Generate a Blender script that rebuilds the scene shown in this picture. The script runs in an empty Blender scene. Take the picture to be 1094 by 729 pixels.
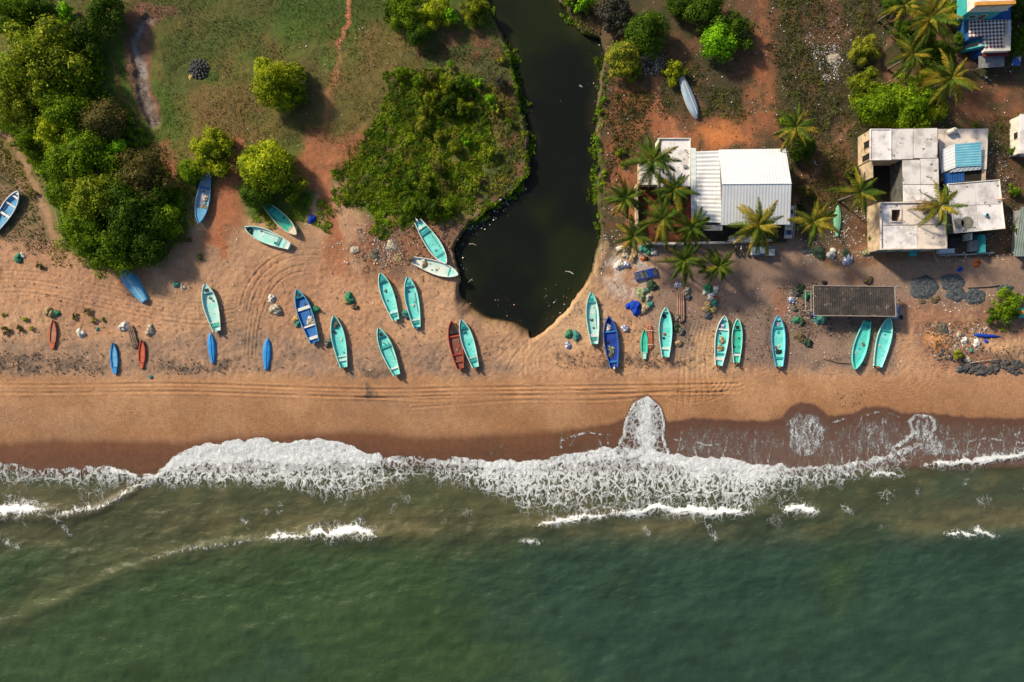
import bpy, math, random
import numpy as np
from mathutils import Vector, Matrix

random.seed(7)
RNG = np.random.default_rng(11)
R = math.radians
SCN = bpy.context.scene
COL = SCN.collection

# ------------------------------------------------------------------ survey units
S = 0.18          # metres per survey unit at sea level
H = 131.0         # flying height
CX, CY = 547.0, 364.5

def P(x, y, z=0.0):
    k = (H - z) / H
    return Vector(((x - CX) * S * k, (CY - y) * S * k, z))

# ------------------------------------------------------------------ numpy noise
_LAT = RNG.random((8, 256, 256))
def vnoise(x, y, cell, seed=0):
    L = _LAT[seed % 8]
    u = x / cell + seed * 17.31; v = y / cell + seed * 9.77
    i = np.floor(u).astype(int); j = np.floor(v).astype(int)
    fu = u - i; fv = v - j
    fu = fu * fu * (3 - 2 * fu); fv = fv * fv * (3 - 2 * fv)
    a = L[i % 256, j % 256]; b = L[(i + 1) % 256, j % 256]
    c = L[i % 256, (j + 1) % 256]; d = L[(i + 1) % 256, (j + 1) % 256]
    return (a * (1 - fu) + b * fu) * (1 - fv) + (c * (1 - fu) + d * fu) * fv
def fbm(x, y, cell, octs=4, seed=0):
    t = 0; a = 1; s = 0
    for o in range(octs):
        t = t + a * vnoise(x, y, cell / 2 ** o, seed + o); s += a; a *= .55
    return t / s
def sstep(a, b, x):
    t = np.clip((x - a) / (b - a), 0, 1)
    return t * t * (3 - 2 * t)

def seg_dist(x, y, pts, closed=False):
    d = np.full(x.shape, 1e9)
    n = len(pts)
    for i in range(n if closed else n - 1):
        ax, ay = pts[i]; bx, by = pts[(i + 1) % n]
        ex, ey = bx - ax, by - ay
        l2 = ex * ex + ey * ey + 1e-9
        t = np.clip(((x - ax) * ex + (y - ay) * ey) / l2, 0, 1)
        d = np.minimum(d, np.hypot(x - ax - t * ex, y - ay - t * ey))
    return d
def poly_sd(x, y, pts):
    """positive inside"""
    d = seg_dist(x, y, pts, True)
    ins = np.zeros(x.shape, bool)
    n = len(pts)
    for i in range(n):
        ax, ay = pts[i]; bx, by = pts[(i + 1) % n]
        c = ((ay > y) != (by > y)) & (x < (bx - ax) * (y - ay) / (by - ay + 1e-12) + ax)
        ins ^= c
    return np.where(ins, d, -d)

# ------------------------------------------------------------------ object helpers
def tag(o, label=None, cat=None, group=None, kind=None):
    if label: o['label'] = label
    if cat: o['category'] = cat
    if group: o['group'] = group
    if kind: o['kind'] = kind
    return o
def empty(name, loc, rot=(0, 0, 0)):
    o = bpy.data.objects.new(name, None)
    o.empty_display_size = .3
    COL.objects.link(o); o.location = loc; o.rotation_euler = rot
    return o
def link(name, me, mat=None, parent=None, loc=None, rot=None, scale=None):
    o = bpy.data.objects.new(name, me); COL.objects.link(o)
    if mat is not None and len(me.materials) == 0: me.materials.append(mat)
    if parent is not None: o.parent = parent
    if loc is not None: o.location = loc
    if rot is not None: o.rotation_euler = rot
    if scale is not None: o.scale = scale
    return o
def copy_tree(o, parent=None):
    c = o.copy(); COL.objects.link(c)
    if parent is not None: c.parent = parent
    for ch in list(o.children): copy_tree(ch, c)
    return c
def np_mesh(name, v, f, cols=None, smooth=False):
    v = np.ascontiguousarray(v, dtype=np.float32); f = np.ascontiguousarray(f, dtype=np.int32)
    me = bpy.data.meshes.new(name)
    me.vertices.add(len(v)); me.vertices.foreach_set('co', v.ravel())
    k = f.shape[1]
    me.loops.add(f.size); me.loops.foreach_set('vertex_index', f.ravel())
    me.polygons.add(len(f)); me.polygons.foreach_set('loop_start', np.arange(0, f.size, k, dtype=np.int32))
    if cols:
        for nm, arr in cols.items():
            arr = np.asarray(arr, dtype=np.float32)
            if arr.ndim == 1:
                a = me.attributes.new(nm, 'FLOAT', 'POINT'); a.data.foreach_set('value', arr)
            else:
                a = me.attributes.new(nm, 'FLOAT_COLOR', 'POINT')
                a.data.foreach_set('color', np.concatenate([arr, np.ones((len(arr), 1), np.float32)], 1).ravel())
    me.update(calc_edges=True)
    if smooth: me.polygons.foreach_set('use_smooth', np.ones(len(f), bool))
    me.validate()
    return me

class MB:
    def __init__(s): s.v = []; s.f = []
    def add(s, vs, fs):
        n = len(s.v); s.v += [tuple(p) for p in vs]; s.f += [tuple(i + n for i in q) for q in fs]
    def box(s, a, b, M=None, top=1.0):
        (x0, y0, z0), (x1, y1, z1) = a, b
        cx, cy = (x0 + x1) / 2, (y0 + y1) / 2
        vs = [Vector(p) for p in ((x0, y0, z0), (x1, y0, z0), (x1, y1, z0), (x0, y1, z0))]
        vs += [Vector((cx + (p.x - cx) * top, cy + (p.y - cy) * top, z1)) for p in vs]
        if M is not None: vs = [M @ p for p in vs]
        s.add(vs, [(3, 2, 1, 0), (4, 5, 6, 7), (0, 1, 5, 4), (1, 2, 6, 5), (2, 3, 7, 6), (3, 0, 4, 7)])
    def prism(s, pts, z0, z1):
        n = len(pts)
        a = sum(pts[i][0] * pts[(i + 1) % n][1] - pts[(i + 1) % n][0] * pts[i][1] for i in range(n))
        if a < 0: pts = pts[::-1]
        vs = [(p[0], p[1], z0) for p in pts] + [(p[0], p[1], z1) for p in pts]
        fs = [tuple(range(n - 1, -1, -1)), tuple(range(n, 2 * n))]
        fs += [(i, (i + 1) % n, n + (i + 1) % n, n + i) for i in range(n)]
        s.add(vs, fs)
    def tube(s, pts, rad, n=8, cap=True):
        pts = [Vector(p) for p in pts]
        if not hasattr(rad, '__len__'): rad = [rad] * len(pts)
        vs = []; fs = []
        for i, p in enumerate(pts):
            d = (pts[min(i + 1, len(pts) - 1)] - pts[max(i - 1, 0)]).normalized()
            u = d.orthogonal().normalized() if abs(d.z) > .99 else d.cross(Vector((0, 0, 1))).normalized()
            w = d.cross(u)
            for k in range(n):
                a = 2 * math.pi * k / n
                vs.append(p + (u * math.cos(a) + w * math.sin(a)) * rad[i])
        for i in range(len(pts) - 1):
            for k in range(n):
                fs.append((i * n + k, i * n + (k + 1) % n, (i + 1) * n + (k + 1) % n, (i + 1) * n + k))
        if cap:
            fs.append(tuple(range(n - 1, -1, -1))); fs.append(tuple((len(pts) - 1) * n + k for k in range(n)))
        s.add(vs, fs)
    def mesh(s, name, smooth=False):
        me = bpy.data.meshes.new(name); me.from_pydata([tuple(v) for v in s.v], [], s.f); me.update()
        if smooth: me.polygons.foreach_set('use_smooth', [True] * len(me.polygons))
        return me
    def build(s, name, mat, parent=None, smooth=False):
        return link(name, s.mesh(name, smooth), mat, parent)

# ------------------------------------------------------------------ materials
def nt(m):
    m.use_nodes = True
    t = m.node_tree; b = t.nodes['Principled BSDF']; return t, b
def N(t, kind, **kw):
    n = t.nodes.new(kind)
    for k, v in kw.items(): setattr(n, k, v)
    return n
def mathn(t, op, a, b=None, c=None, clamp=False):
    n = N(t, 'ShaderNodeMath', operation=op); n.use_clamp = clamp
    for i, x in enumerate((a, b, c)):
        if x is None: continue
        if isinstance(x, (int, float)): n.inputs[i].default_value = x
        else: t.links.new(x, n.inputs[i])
    return n.outputs[0]
def mixc(t, fac, a, b, bt='MIX'):
    n = N(t, 'ShaderNodeMix', data_type='RGBA', blend_type=bt)
    for idx, x in ((0, fac), (6, a), (7, b)):
        if isinstance(x, (int, float)): n.inputs[idx].default_value = x
        elif isinstance(x, tuple): n.inputs[idx].default_value = (*x, 1)
        else: t.links.new(x, n.inputs[idx])
    return n.outputs[2]
def noise(t, vec, scale, detail=4, rough=.6):
    n = N(t, 'ShaderNodeTexNoise'); n.inputs['Scale'].default_value = scale
    n.inputs['Detail'].default_value = detail; n.inputs['Roughness'].default_value = rough
    t.links.new(vec, n.inputs['Vector']); return n.outputs['Fac']
def ramp(t, fac, lo, hi):
    n = N(t, 'ShaderNodeMapRange', interpolation_type='SMOOTHSTEP')
    n.inputs['From Min'].default_value = lo; n.inputs['From Max'].default_value = hi
    t.links.new(fac, n.inputs['Value']); return n.outputs['Result']
_M = {}
def mat(name, c1, c2=None, rough=.7, scale=1.5, lo=.4, hi=.65, bump=0.0, bscale=12, spec=.3, metal=0, c3=None, s3=5, obj=False):
    """worn paint / cloth / concrete: two tones mixed by noise, a third as small spots"""
    if name in _M: return _M[name]
    m = bpy.data.materials.new(name); t, b = nt(m)
    tc = N(t, 'ShaderNodeTexCoord'); g = N(t, 'ShaderNodeNewGeometry')
    vec = tc.outputs['Object'] if obj else g.outputs['Position']
    c2 = c2 or tuple(x * .75 for x in c1)
    col = mixc(t, ramp(t, noise(t, vec, scale), lo, hi), c1, c2)
    if c3: col = mixc(t, ramp(t, noise(t, vec, s3, 3, .7), .60, .68), col, c3)
    t.links.new(col, b.inputs['Base Color'])
    b.inputs['Roughness'].default_value = rough; b.inputs['Specular IOR Level'].default_value = spec
    b.inputs['Metallic'].default_value = metal
    if bump:
        bn = N(t, 'ShaderNodeBump'); bn.inputs['Strength'].default_value = bump; bn.inputs['Distance'].default_value = .05
        t.links.new(noise(t, vec, bscale, 3), bn.inputs['Height']); t.links.new(bn.outputs[0], b.inputs['Normal'])
    _M[name] = m
    return m
def leafmat(name, c1, c2, trans=.25, scale=.7):
    m = bpy.data.materials.new(name); t, b = nt(m)
    g = N(t, 'ShaderNodeNewGeometry'); oi = N(t, 'ShaderNodeObjectInfo')
    f = ramp(t, noise(t, g.outputs['Position'], scale, 5, .7), .40, .60)
    col = mixc(t, f, c1, c2)
    v = mathn(t, 'MULTIPLY_ADD', oi.outputs['Random'], .35, .82)
    v2 = mathn(t, 'MULTIPLY_ADD', g.outputs['Random Per Island'], .7, .65)
    hs = N(t, 'ShaderNodeHueSaturation'); t.links.new(col, hs.inputs['Color'])
    t.links.new(mathn(t, 'MULTIPLY', v, v2), hs.inputs['Value'])
    t.links.new(hs.outputs[0], b.inputs['Base Color'])
    b.inputs['Roughness'].default_value = .6; b.inputs['Specular IOR Level'].default_value = .08
    tr = N(t, 'ShaderNodeBsdfTranslucent'); t.links.new(hs.outputs[0], tr.inputs['Color'])
    mx = N(t, 'ShaderNodeMixShader'); mx.inputs[0].default_value = trans
    t.links.new(b.outputs[0], mx.inputs[1]); t.links.new(tr.outputs[0], mx.inputs[2])
    t.links.new(mx.outputs[0], t.nodes['Material Output'].inputs['Surface'])
    return m
def attrmat(name, rough=.8, trans=0):
    m = bpy.data.materials.new(name); t, b = nt(m)
    a = N(t, 'ShaderNodeAttribute', attribute_name='col'); t.links.new(a.outputs['Color'], b.inputs['Base Color'])
    b.inputs['Roughness'].default_value = rough; b.inputs['Specular IOR Level'].default_value = .2
    return m

# ================================================================== TERRAIN
CREEK = [(520, -900), (518, -60), (517, 0), (530, 25), (545, 55), (556, 110), (565, 150), (565, 185), (548, 205), (520, 225),
         (500, 242), (484, 265), (490, 290), (491, 315), (500, 335), (520, 345), (545, 350), (568, 363), (578, 357), (602, 336), (625, 305),
         (632, 290), (642, 250), (640, 220), (636, 200), (641, 180), (636, 150), (640, 100), (641, 85), (646, 60), (640, 40),
         (622, 36), (608, 15), (598, 0), (595, -60), (595, -900)]
WET = [(-60, 470), (0, 471), (60, 468), (150, 469), (200, 470), (250, 465), (330, 462), (380, 458), (400, 460), (450, 466), (540, 462),
       (600, 458), (650, 452), (668, 446), (676, 428), (692, 420), (706, 432), (713, 450), (740, 446), (770, 447), (820, 450), (836, 445), (845, 433), (858, 429),
       (872, 432), (885, 444), (912, 441), (925, 434), (945, 433), (965, 441), (985, 440), (1040, 445), (1094, 446), (1160, 446)]
def table(pts, x):
    return np.interp(x, [p[0] for p in pts], [p[1] for p in pts])

xs = np.concatenate([np.linspace(-2600, -110, 26), np.arange(-60, 1155, 1.25), np.linspace(1205, 3700, 26)])
ys = np.concatenate([np.linspace(-2600, -110, 26), np.arange(-60, 560, 1.25), np.linspace(575, 900, 20), np.linspace(1000, 3700, 20)])
GX, GY = np.meshgrid(xs, ys)
wx = GX + (fbm(GX, GY, 14, 4, 1) - .5) * 12
wy = GY + (fbm(GX, GY, 14, 4, 4) - .5) * 12
wx2 = GX + (fbm(GX, GY, 30, 5, 2) - .5) * 46
wy2 = GY + (fbm(GX, GY, 30, 5, 5) - .5) * 46

fold = (vnoise(GX, GX * 0, 60, 3) - .5) * 5
ZB = np.where(GY < 500 + fold, 1.6 * sstep(503, 412, GY + fold), -(GY - 500 - fold) * .022)
ZB = np.clip(ZB, -6, None)
ZB += (fbm(GX, GY, 70, 3, 6) - .5) * .5 * sstep(420, 360, GY)
cd = poly_sd(GX + (fbm(GX, GY, 9, 3, 1) - .5) * 5, GY + (fbm(GX, GY, 9, 3, 2) - .5) * 5, CREEK)
bank = np.where(GX < 566, 4.5 + 19 * sstep(305, 335, GY), 4.5)      # the sandy toe of the creek is shallow
lower = sstep(-bank * .6, bank, cd)
ZB = ZB * (1 - lower) + (-1.5) * lower

# ---- masks
def pm(pts, soft=6, warp=1):
    a, b = (wx, wy) if warp == 1 else ((wx2, wy2) if warp == 2 else (GX, GY))
    return sstep(-soft, soft, poly_sd(a, b, pts))
def path(pts, w, soft=2.0, warp=1):
    a, b = (wx, wy) if warp == 1 else (GX, GY)
    return 1 - sstep(w - soft, w + soft, seg_dist(a, b, pts))
C = np.zeros(GX.shape + (3,))
def lay(mask, c, c2=None, n=None):
    global C
    c = np.array(c)
    if c2 is not None: c = c + (np.array(c2) - c) * n[..., None]
    C = C * (1 - mask[..., None]) + c * mask[..., None]
n_a = fbm(GX, GY, 40, 5, 3); n_b = fbm(GX, GY, 11, 4, 6); n_c = fbm(GX, GY, 4, 3, 0); n_d = fbm(GX, GY, 90, 4, 2)
SANDD = (.48, .29, .17); SANDB = (.36, .215, .13)
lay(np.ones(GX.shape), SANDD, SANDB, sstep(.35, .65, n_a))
# churned grey sand with drift debris above the smooth beach
lay(pm([(-60, 366), (60, 364), (150, 362), (260, 350), (380, 372), (470, 372), (560, 388), (560, 402), (300, 402), (-60, 404)], 7), (.36, .225, .145), (.27, .18, .125), sstep(.35, .65, n_b))
# smooth beach face
lay(sstep(394, 410, wy), (.43, .24, .125), (.355, .19, .095), sstep(.35, .65, n_a))
lay(sstep(398, 410, wy) * sstep(.54, .66, n_d) * .6, (.33, .19, .11))
lay(sstep(860, 960, wx) * sstep(398, 410, wy) * .6, (.36, .19, .10))
# pasture
past = pm([(-900, -900), (640, -900), (640, -60), (560, -60), (545, 60), (560, 190), (500, 245), (440, 250), (395, 235), (370, 195), (345, 192), (318, 238), (250, 232), (205, 210),
           (195, 250), (150, 290), (95, 285), (62, 250), (40, 215), (5, 160), (-60, 130), (-900, 130)], 12, 2)
gmix = sstep(.42, .70, n_a * .7 + n_b * .3)
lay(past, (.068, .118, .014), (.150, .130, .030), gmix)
lay(past * sstep(.52, .66, n_d) * .55, (.17, .092, .040))
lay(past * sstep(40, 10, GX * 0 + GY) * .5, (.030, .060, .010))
lay(pm([(175, 30), (260, 20), (350, 60), (330, 40), (240, 60), (190, 110), (170, 90)], 16, 2) * .7, (.042, .082, .012))
lay(pm([(300, 120), (345, 60), (352, 110), (335, 140), (300, 140)], 10, 2) * .6, (.05, .055, .018))
lay(pm([(190, 120), (260, 60), (340, 40), (350, 120), (320, 170), (250, 160)], 14, 2) * .25, (.15, .078, .036))
# dry weedy ground left
lay(pm([(-60, 130), (5, 160), (40, 215), (62, 255), (50, 262), (-60, 258)], 8, 2) * .8, (.17, .12, .06), (.065, .075, .025), sstep(.38, .6, n_b))
# island between paths and creek
lay(pm([(395, 235), (450, 225), (500, 235), (480, 262), (450, 290), (400, 300), (370, 270)], 8, 2), (.26, .125, .07), (.17, .10, .065), sstep(.4, .6, n_b))
lay(pm([(430, 60), (470, 30), (525, 33), (548, 60), (560, 110), (566, 190), (520, 225), (500, 200), (540, 170), (530, 90), (480, 70)], 5), (.16, .085, .042), (.075, .085, .026), sstep(.36, .52, n_b))
# red soil
RED = (.36, .135, .065); RED2 = (.27, .11, .055)
for poly in ([(152, 158), (180, 152), (188, 180), (192, 205), (176, 196), (160, 178)],
             [(332, 138), (360, 148), (388, 140), (402, 150), (378, 172), (352, 192), (345, 205), (328, 205), (312, 192), (322, 165)],
             [(340, 205), (356, 205), (362, 250), (380, 300), (340, 290), (350, 250)],
             [(225, 205), (262, 160), (256, 200), (262, 235), (240, 265), (215, 262)]):
    lay(pm(poly, 6) * .9, RED, RED2, sstep(.35, .65, n_b))
lay(path([(372, -60), (371, 5), (370, 22), (362, 50)], 2.2, 1.4), (.46, .18, .095))
lay(path([(362, 50), (357, 85), (348, 118), (343, 150)], 3, 2) * .85, (.30, .145, .065))
lay(path([(372, 55), (362, 85), (354, 118), (350, 150)], 2, 1.5) * .5, (.24, .125, .06))
lay(path([(343, 185), (355, 225), (362, 255)], 4, 2.5) * .8, RED)
lay(path([(255, 150), (246, 195), (232, 245), (238, 275)], 4.5, 2.5) * .8, RED)
lay(path([(120, 60), (128, 100), (145, 120), (150, 160)], 1.6, 1.2) * .6, (.26, .13, .06))
lay(path([(-40, 132), (5, 140), (20, 160), (38, 200), (48, 225), (58, 250), (75, 275), (110, 300)], 3.2, 1.6) * .8, (.36, .22, .125))
lay(path([(0, 172), (22, 195), (45, 218)], 2.4, 1.6) * .8, (.36, .22, .125))
# damp ditch
lay(pm([(134, 15), (150, 3), (188, 8), (190, 15), (168, 24), (160, 50), (162, 90), (176, 122), (168, 137), (152, 128), (144, 105), (133, 70), (131, 35)], 2.5), (.20, .095, .06), (.12, .07, .05), sstep(.4, .6, n_c))
ditchw = path([(156, 24), (147, 45), (147, 60), (152, 90), (158, 112), (164, 130)], 6.5, 3.0)
lay(ditchw, (.20, .155, .14), (.10, .07, .06), sstep(.45, .62, n_c))
lay(path([(153, 32), (144, 48), (150, 70), (153, 84)], 3.0, 1.6) * .8, (.24, .22, .22))
# right bank: trodden earth with rubbish
lay(pm([(640, -900), (2600, -900), (2600, 276), (1094, 276), (930, 284), (880, 285), (850, 262), (690, 258), (672, 240), (650, 290), (628, 300), (636, 200), (640, 60)], 6), (.135, .070, .038), (.055, .048, .022), sstep(.36, .60, n_a * .5 + n_b * .5))
lay(sstep(640, 660, wx2) * sstep(262, 240, wy2) * sstep(.5, .64, fbm(GX, GY, 34, 4, 7)) * .6, (.040, .052, .018))
for poly, k in (([(690, 115), (735, 128), (790, 128), (808, 60), (803, -10), (818, -10), (824, 70), (826, 130), (800, 158), (735, 160), (700, 150)], .75), ([(735, 135), (800, 125), (812, 150), (780, 160), (742, 158)], .6),
             ([(645, 82), (680, 78), (700, 112), (730, 150), (700, 160), (660, 150), (646, 120)], .75), ([(650, 150), (680, 160), (680, 240), (665, 255), (648, 235)], .85), ([(820, 60), (835, 140), (815, 150)], .5),
             ([(1010, 85), (1094, 95), (1094, 125), (1020, 132)], .5), ([(860, 150), (905, 140), (915, 200), (870, 225), (850, 210)], .35)):
    lay(pm(poly, 9) * k * sstep(.30, .54, n_b) * .95, (.35, .12, .05), RED2, n_a)
lay(pm([(742, 138), (775, 132), (800, 150), (760, 160)], 8) * .8, (.52, .19, .06))
lay(path([(912, 132), (885, 165), (850, 212), (845, 235)], 2.6, 1.4) * .75, (.24, .125, .075))
lay(path([(962, 25), (945, 50), (938, 72), (955, 88), (968, 95)], 2.2, 1.2) * .6, (.26, .13, .07))
lay(path([(700, 85), (700, 112), (716, 130), (726, 148)], 4, 2) * .8, (.36, .15, .075))
# foreshore lane between houses and boats, packed; its greyer tone also paints the long shadows
lane = pm([(700, 262), (850, 258), (885, 284), (940, 280), (1160, 274), (1600, 274), (1600, 330), (1160, 320), (960, 330), (960, 396), (860, 396), (820, 392), (700, 378), (690, 330), (706, 300)], 8)
lay(lane, (.29, .195, .145), (.23, .16, .125), sstep(.4, .6, n_a))
lay(pm([(738, 358), (770, 350), (772, 392), (760, 400), (730, 396)], 6) * .8, (.47, .30, .17))  # paler patch paints a pool of sunlight onto the sand
lay(pm([(822, 310), (842, 308), (845, 338), (826, 340)], 5) * .7, (.30, .125, .07))
lay(path([(905, 283), (912, 296), (919, 306)], 2.5, 2.5) * .5, (.42, .22, .10))  # orange streak paints sunlight falling between the buildings
# pale ash and scale spread by the creek mouth
lay(pm([(652, 272), (690, 268), (702, 292), (690, 312), (668, 318), (648, 312), (644, 292)], 9) * .75 * sstep(.3, .6, n_b), (.52, .47, .43))
# lower right corner: earth heaps
lay(pm([(965, 322), (1160, 318), (1160, 402), (1010, 395), (985, 375), (972, 350)], 6), (.33, .19, .12), (.25, .13, .085), sstep(.4, .6, n_b))
lay(pm([(988, 352), (1000, 355), (1012, 372), (1000, 378), (990, 368)], 3), (.50, .22, .07))
lay(pm([(1050, 366), (1094, 362), (1100, 385), (1072, 384), (1052, 376)], 4), (.46, .28, .16))
lay(pm([(1000, 318), (1094, 320), (1094, 330), (1000, 330)], 5) * .6, (.17, .12, .085))
lay(pm([(870, 340), (960, 340), (962, 352), (900, 362), (868, 355)], 5) * .55, (.13, .095, .075))
lay(pm([(838, 308), (870, 306), (870, 360), (842, 350)], 6) * .6 * sstep(.4, .6, n_b), (.12, .09, .07))
lay(pm([(560, 362), (600, 340), (640, 308), (655, 330), (640, 372), (600, 392), (560, 396), (530, 380)], 10) * .6, (.52, .34, .20))
lay(path([(596, 342), (618, 320), (634, 296), (645, 262)], 3.5, 3) * .7, (.56, .38, .22))
lay(sstep(.48, .64, n_d) * sstep(250, 275, wy) * (1 - sstep(396, 408, wy)) * (1 - lane) * .45, (.42, .215, .12))
# drift lines: dark organic debris
deb = np.zeros(GX.shape)
for pts, w in (([(-60, 392), (10, 394), (45, 396), (75, 392), (110, 396)], 4.5), ([(-60, 384), (20, 382), (70, 388), (100, 390)], 3), ([(165, 393), (200, 395), (235, 392)], 3.5), ([(235, 390), (252, 383)], 3), ([(600, 382), (625, 388), (655, 391)], 4),
               ([(668, 382), (705, 389), (730, 387)], 4), ([(388, 396), (402, 402), (420, 396)], 4), ([(740, 390), (735, 350), (728, 335)], 3.5), ([(822, 330), (818, 360), (822, 380)], 4), ([(880, 388), (905, 389)], 2), ([(500, 385), (512, 398)], 3.5), ([(392, 410), (396, 422)], 5), ([(905, 380), (870, 390)], 3)):
    deb = np.maximum(deb, path(pts, w, 3.5))
deb *= sstep(.36, .6, n_c * .6 + n_b * .4)
lay(deb * .85, (.085, .068, .058))
lay(sstep(262, 300, wy) * (1 - sstep(395, 408, wy)) * sstep(.58, .72, n_b) * .35, (.25, .165, .12))
lay(sstep(.66, .74, n_c) * (1 - sstep(400, 410, wy)) * sstep(245, 290, wy) * .35, (.17, .12, .09))
# wet sand
wl = table(WET, GX) + (fbm(GX, GY * 0, 8, 3, 2) - .5) * 5
wet = sstep(-1.5 - 4 * sstep(700, 560, GX), 2.5 + 5 * sstep(700, 560, GX), GY - wl)
damp = sstep(-30, 8, GY - wl + (fbm(GX, GY, 40, 3, 3) - .5) * 34) * (1 - wet)
lay(damp * .75, (.33, .16, .07))
lay(wet, (.175, .082, .042), (.135, .068, .046), sstep(600, 760, GX))
lay(wet * sstep(4, 26, GY - wl) * .5 * sstep(720, 620, GX), (.09, .048, .034)); lay(wet * sstep(2, 30, GY - wl) * .6 * sstep(640, 740, GX), (.17, .105, .088))  # lighter purple at the right paints the water film's sheen into the sand
# creek margins
shore = sstep(-9, -1, cd)
lay(pm([(575, -900), (645, -900), (655, 70), (640, 60), (622, 48), (600, 20), (588, -30)], 4), (.14, .085, .045), (.06, .06, .024), sstep(.4, .6, n_b))
lay(shore * .55 * (1 - lower) * sstep(300, 240, GY), (.085, .07, .030)); lay(shore * .4 * (1 - lower) * sstep(240, 300, GY), (.30, .20, .11))
toe = sstep(285, 310, GY) * sstep(575, 565, GX)
lay(sstep(.2, .55, lower) * toe, (.20, .125, .055))
lay(sstep(.05, .4, lower) * (1 - toe) * sstep(330, 280, GY), (.045, .055, .020))
lay(sstep(.5, 1, lower), (.05, .045, .025))
# fine grain everywhere
C *= (1 + (n_c - .5) * .34 + (RNG.random(GX.shape) - .5) * .20)[..., None]
C = np.clip(C, .01, .9)

# ---- relief: footprints, tyre tracks
dry = sstep(245, 275, wy) * (1 - sstep(398, 412, wy)) * (1 - lane * .75) * (1 - lower)
ZB += dry * ((fbm(GX, GY, 4.2, 2, 5) - .5) * .12 + (fbm(GX, GY, 13, 2, 7) - .5) * .12 + (vnoise(GX, GY, 2.5, 3) - .5) * .12)
ZB += past * (fbm(GX, GY, 6, 3, 2) - .5) * .22 + (lane * .03 + sstep(640, 660, GX) * sstep(270, 240, GY) * .10) * (fbm(GX, GY, 5, 3, 3) - .5)
trk = np.zeros(GX.shape)
def track(pts, w=1.0, depth=.07):
    global trk
    p = np.array(pts, float); t = np.arange(len(p)); tt = np.linspace(0, len(p) - 1, len(p) * 5)
    # smooth the survey points a little
    q = np.stack([np.interp(tt, t, p[:, 0]), np.interp(tt, t, p[:, 1])], 1)
    for _ in range(6): q[1:-1] = (q[:-2] + q[1:-1] * 2 + q[2:]) / 4
    x0, x1, y0, y1 = q[:, 0].min() - 6, q[:, 0].max() + 6, q[:, 1].min() - 6, q[:, 1].max() + 6
    ix = np.where((xs > x0) & (xs < x1))[0]; iy = np.where((ys > y0) & (ys < y1))[0]
    if len(ix) == 0 or len(iy) == 0: return
    sl = np.ix_(iy, ix)
    d = seg_dist(GX[sl], GY[sl], [tuple(a) for a in q])
    br = sstep(.25, .5, fbm(GX[sl], GY[sl], 22, 2, 4))
    depth = depth * 1.1 * (.45 + 1.1 * fbm(GX[sl], GY[sl], 3.0, 2, 1)); w *= .85
    trk[sl] += (-depth * np.exp(-(d / w) ** 2) + depth * .75 * np.exp(-((d - 2.2 * w) / (w * .8)) ** 2)) * (.35 + .65 * br)
def off(pts, dy): return [(x, y + dy) for x, y in pts]
main = [(-60, 411), (60, 412), (150, 410), (200, 410), (280, 413), (400, 417), (470, 415), (520, 414), (600, 413), (700, 412), (790, 410)]
track(main, 1.1, .12); track(off(main, 8.5), 1.1, .12)
track([(380, 424), (460, 428), (540, 423), (620, 424), (690, 420), (740, 416)], 1.1, .09); track([(430, 421), (520, 418), (600, 418), (680, 416)], 1.0, .08)
track([(440, 436), (480, 433), (560, 427), (640, 429), (700, 424)], 1.0, .07); track([(560, 410), (640, 421), (700, 418), (770, 420), (795, 412)], 1.0, .08)
for k in range(5):
    r = 14 + k * 3.2
    track([(740 + r * 1.6 * math.cos(a), 402 + r * .9 * math.sin(a) + 4) for a in np.linspace(.1, 2.2, 9)], .9, .06)
for k in range(6):
    r = 10 + k * 3.4
    track([(950 + r * 2.0 * math.cos(a), 402 + r * .85 * math.sin(a)) for a in np.linspace(-.2, 2.4, 10)], .8, .035)
for r in (48, 55, 66, 73):
    track([(330 + r * math.cos(a), 335 + r * .95 * math.sin(a)) for a in np.linspace(math.pi * 1.02, math.pi * 1.55, 10)], 1.0, .08)
for k in range(4): track([(262 + k * 4, 380), (264 + k * 4, 350), (268 + k * 5, 325), (280 + k * 6, 300)], .9, .05)
for k, y0 in enumerate((288, 297, 306, 311)): track([(-60, y0 + 4), (30, y0), (90, y0 + 14), (150, y0 + 28), (210, y0 + 38), (250, y0 + 34)], 1.0, .06)
for k in range(6): track([(723 + k * 7, 440 - k * 3), (726 + k * 6, 410), (728 + k * 5, 375), (740 + k * 4, 345)], .9, .05)
for k in range(5): track([(560 + k * 8, 345 + k * 4), (530 + k * 10, 372 + k * 3), (500 + k * 20, 392 + k * 3)], .9, .05)
ZB += trk * 1.25 * (1 - wet)
ZB += ditchw * -.45
for bx_, by_, br_, bh_ in ((1072, 374, 24, .8), (1000, 365, 14, .5), (1035, 372, 25, .5)):
    ZB += bh_ * np.exp(-(((GX - bx_) / br_) ** 2 + ((GY - by_) / (br_ * .45)) ** 2))

kk = (H - ZB) / H
verts = np.stack([(GX - CX) * S * kk, (CY - GY) * S * kk, ZB], -1).reshape(-1, 3)
def gridfaces(ny, nx):
    i = np.arange(ny * nx).reshape(ny, nx)
    return np.stack([i[:-1, :-1], i[1:, :-1], i[1:, 1:], i[:-1, 1:]], -1).reshape(-1, 4)
gme = np_mesh('ground', verts, gridfaces(*GX.shape), {'col': C.reshape(-1, 3), 'wet': np.maximum(wet, ditchw * .3).ravel(), 'grassy': past.ravel()}, True)
gm = bpy.data.materials.new('earth_and_sand'); t, b = nt(gm)
a = N(t, 'ShaderNodeAttribute', attribute_name='col'); w_ = N(t, 'ShaderNodeAttribute', attribute_name='wet')
g = N(t, 'ShaderNodeNewGeometry')
f1 = noise(t, g.outputs['Position'], 2.2, 5, .7); f2 = noise(t, g.outputs['Position'], 9, 3, .7)
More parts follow.
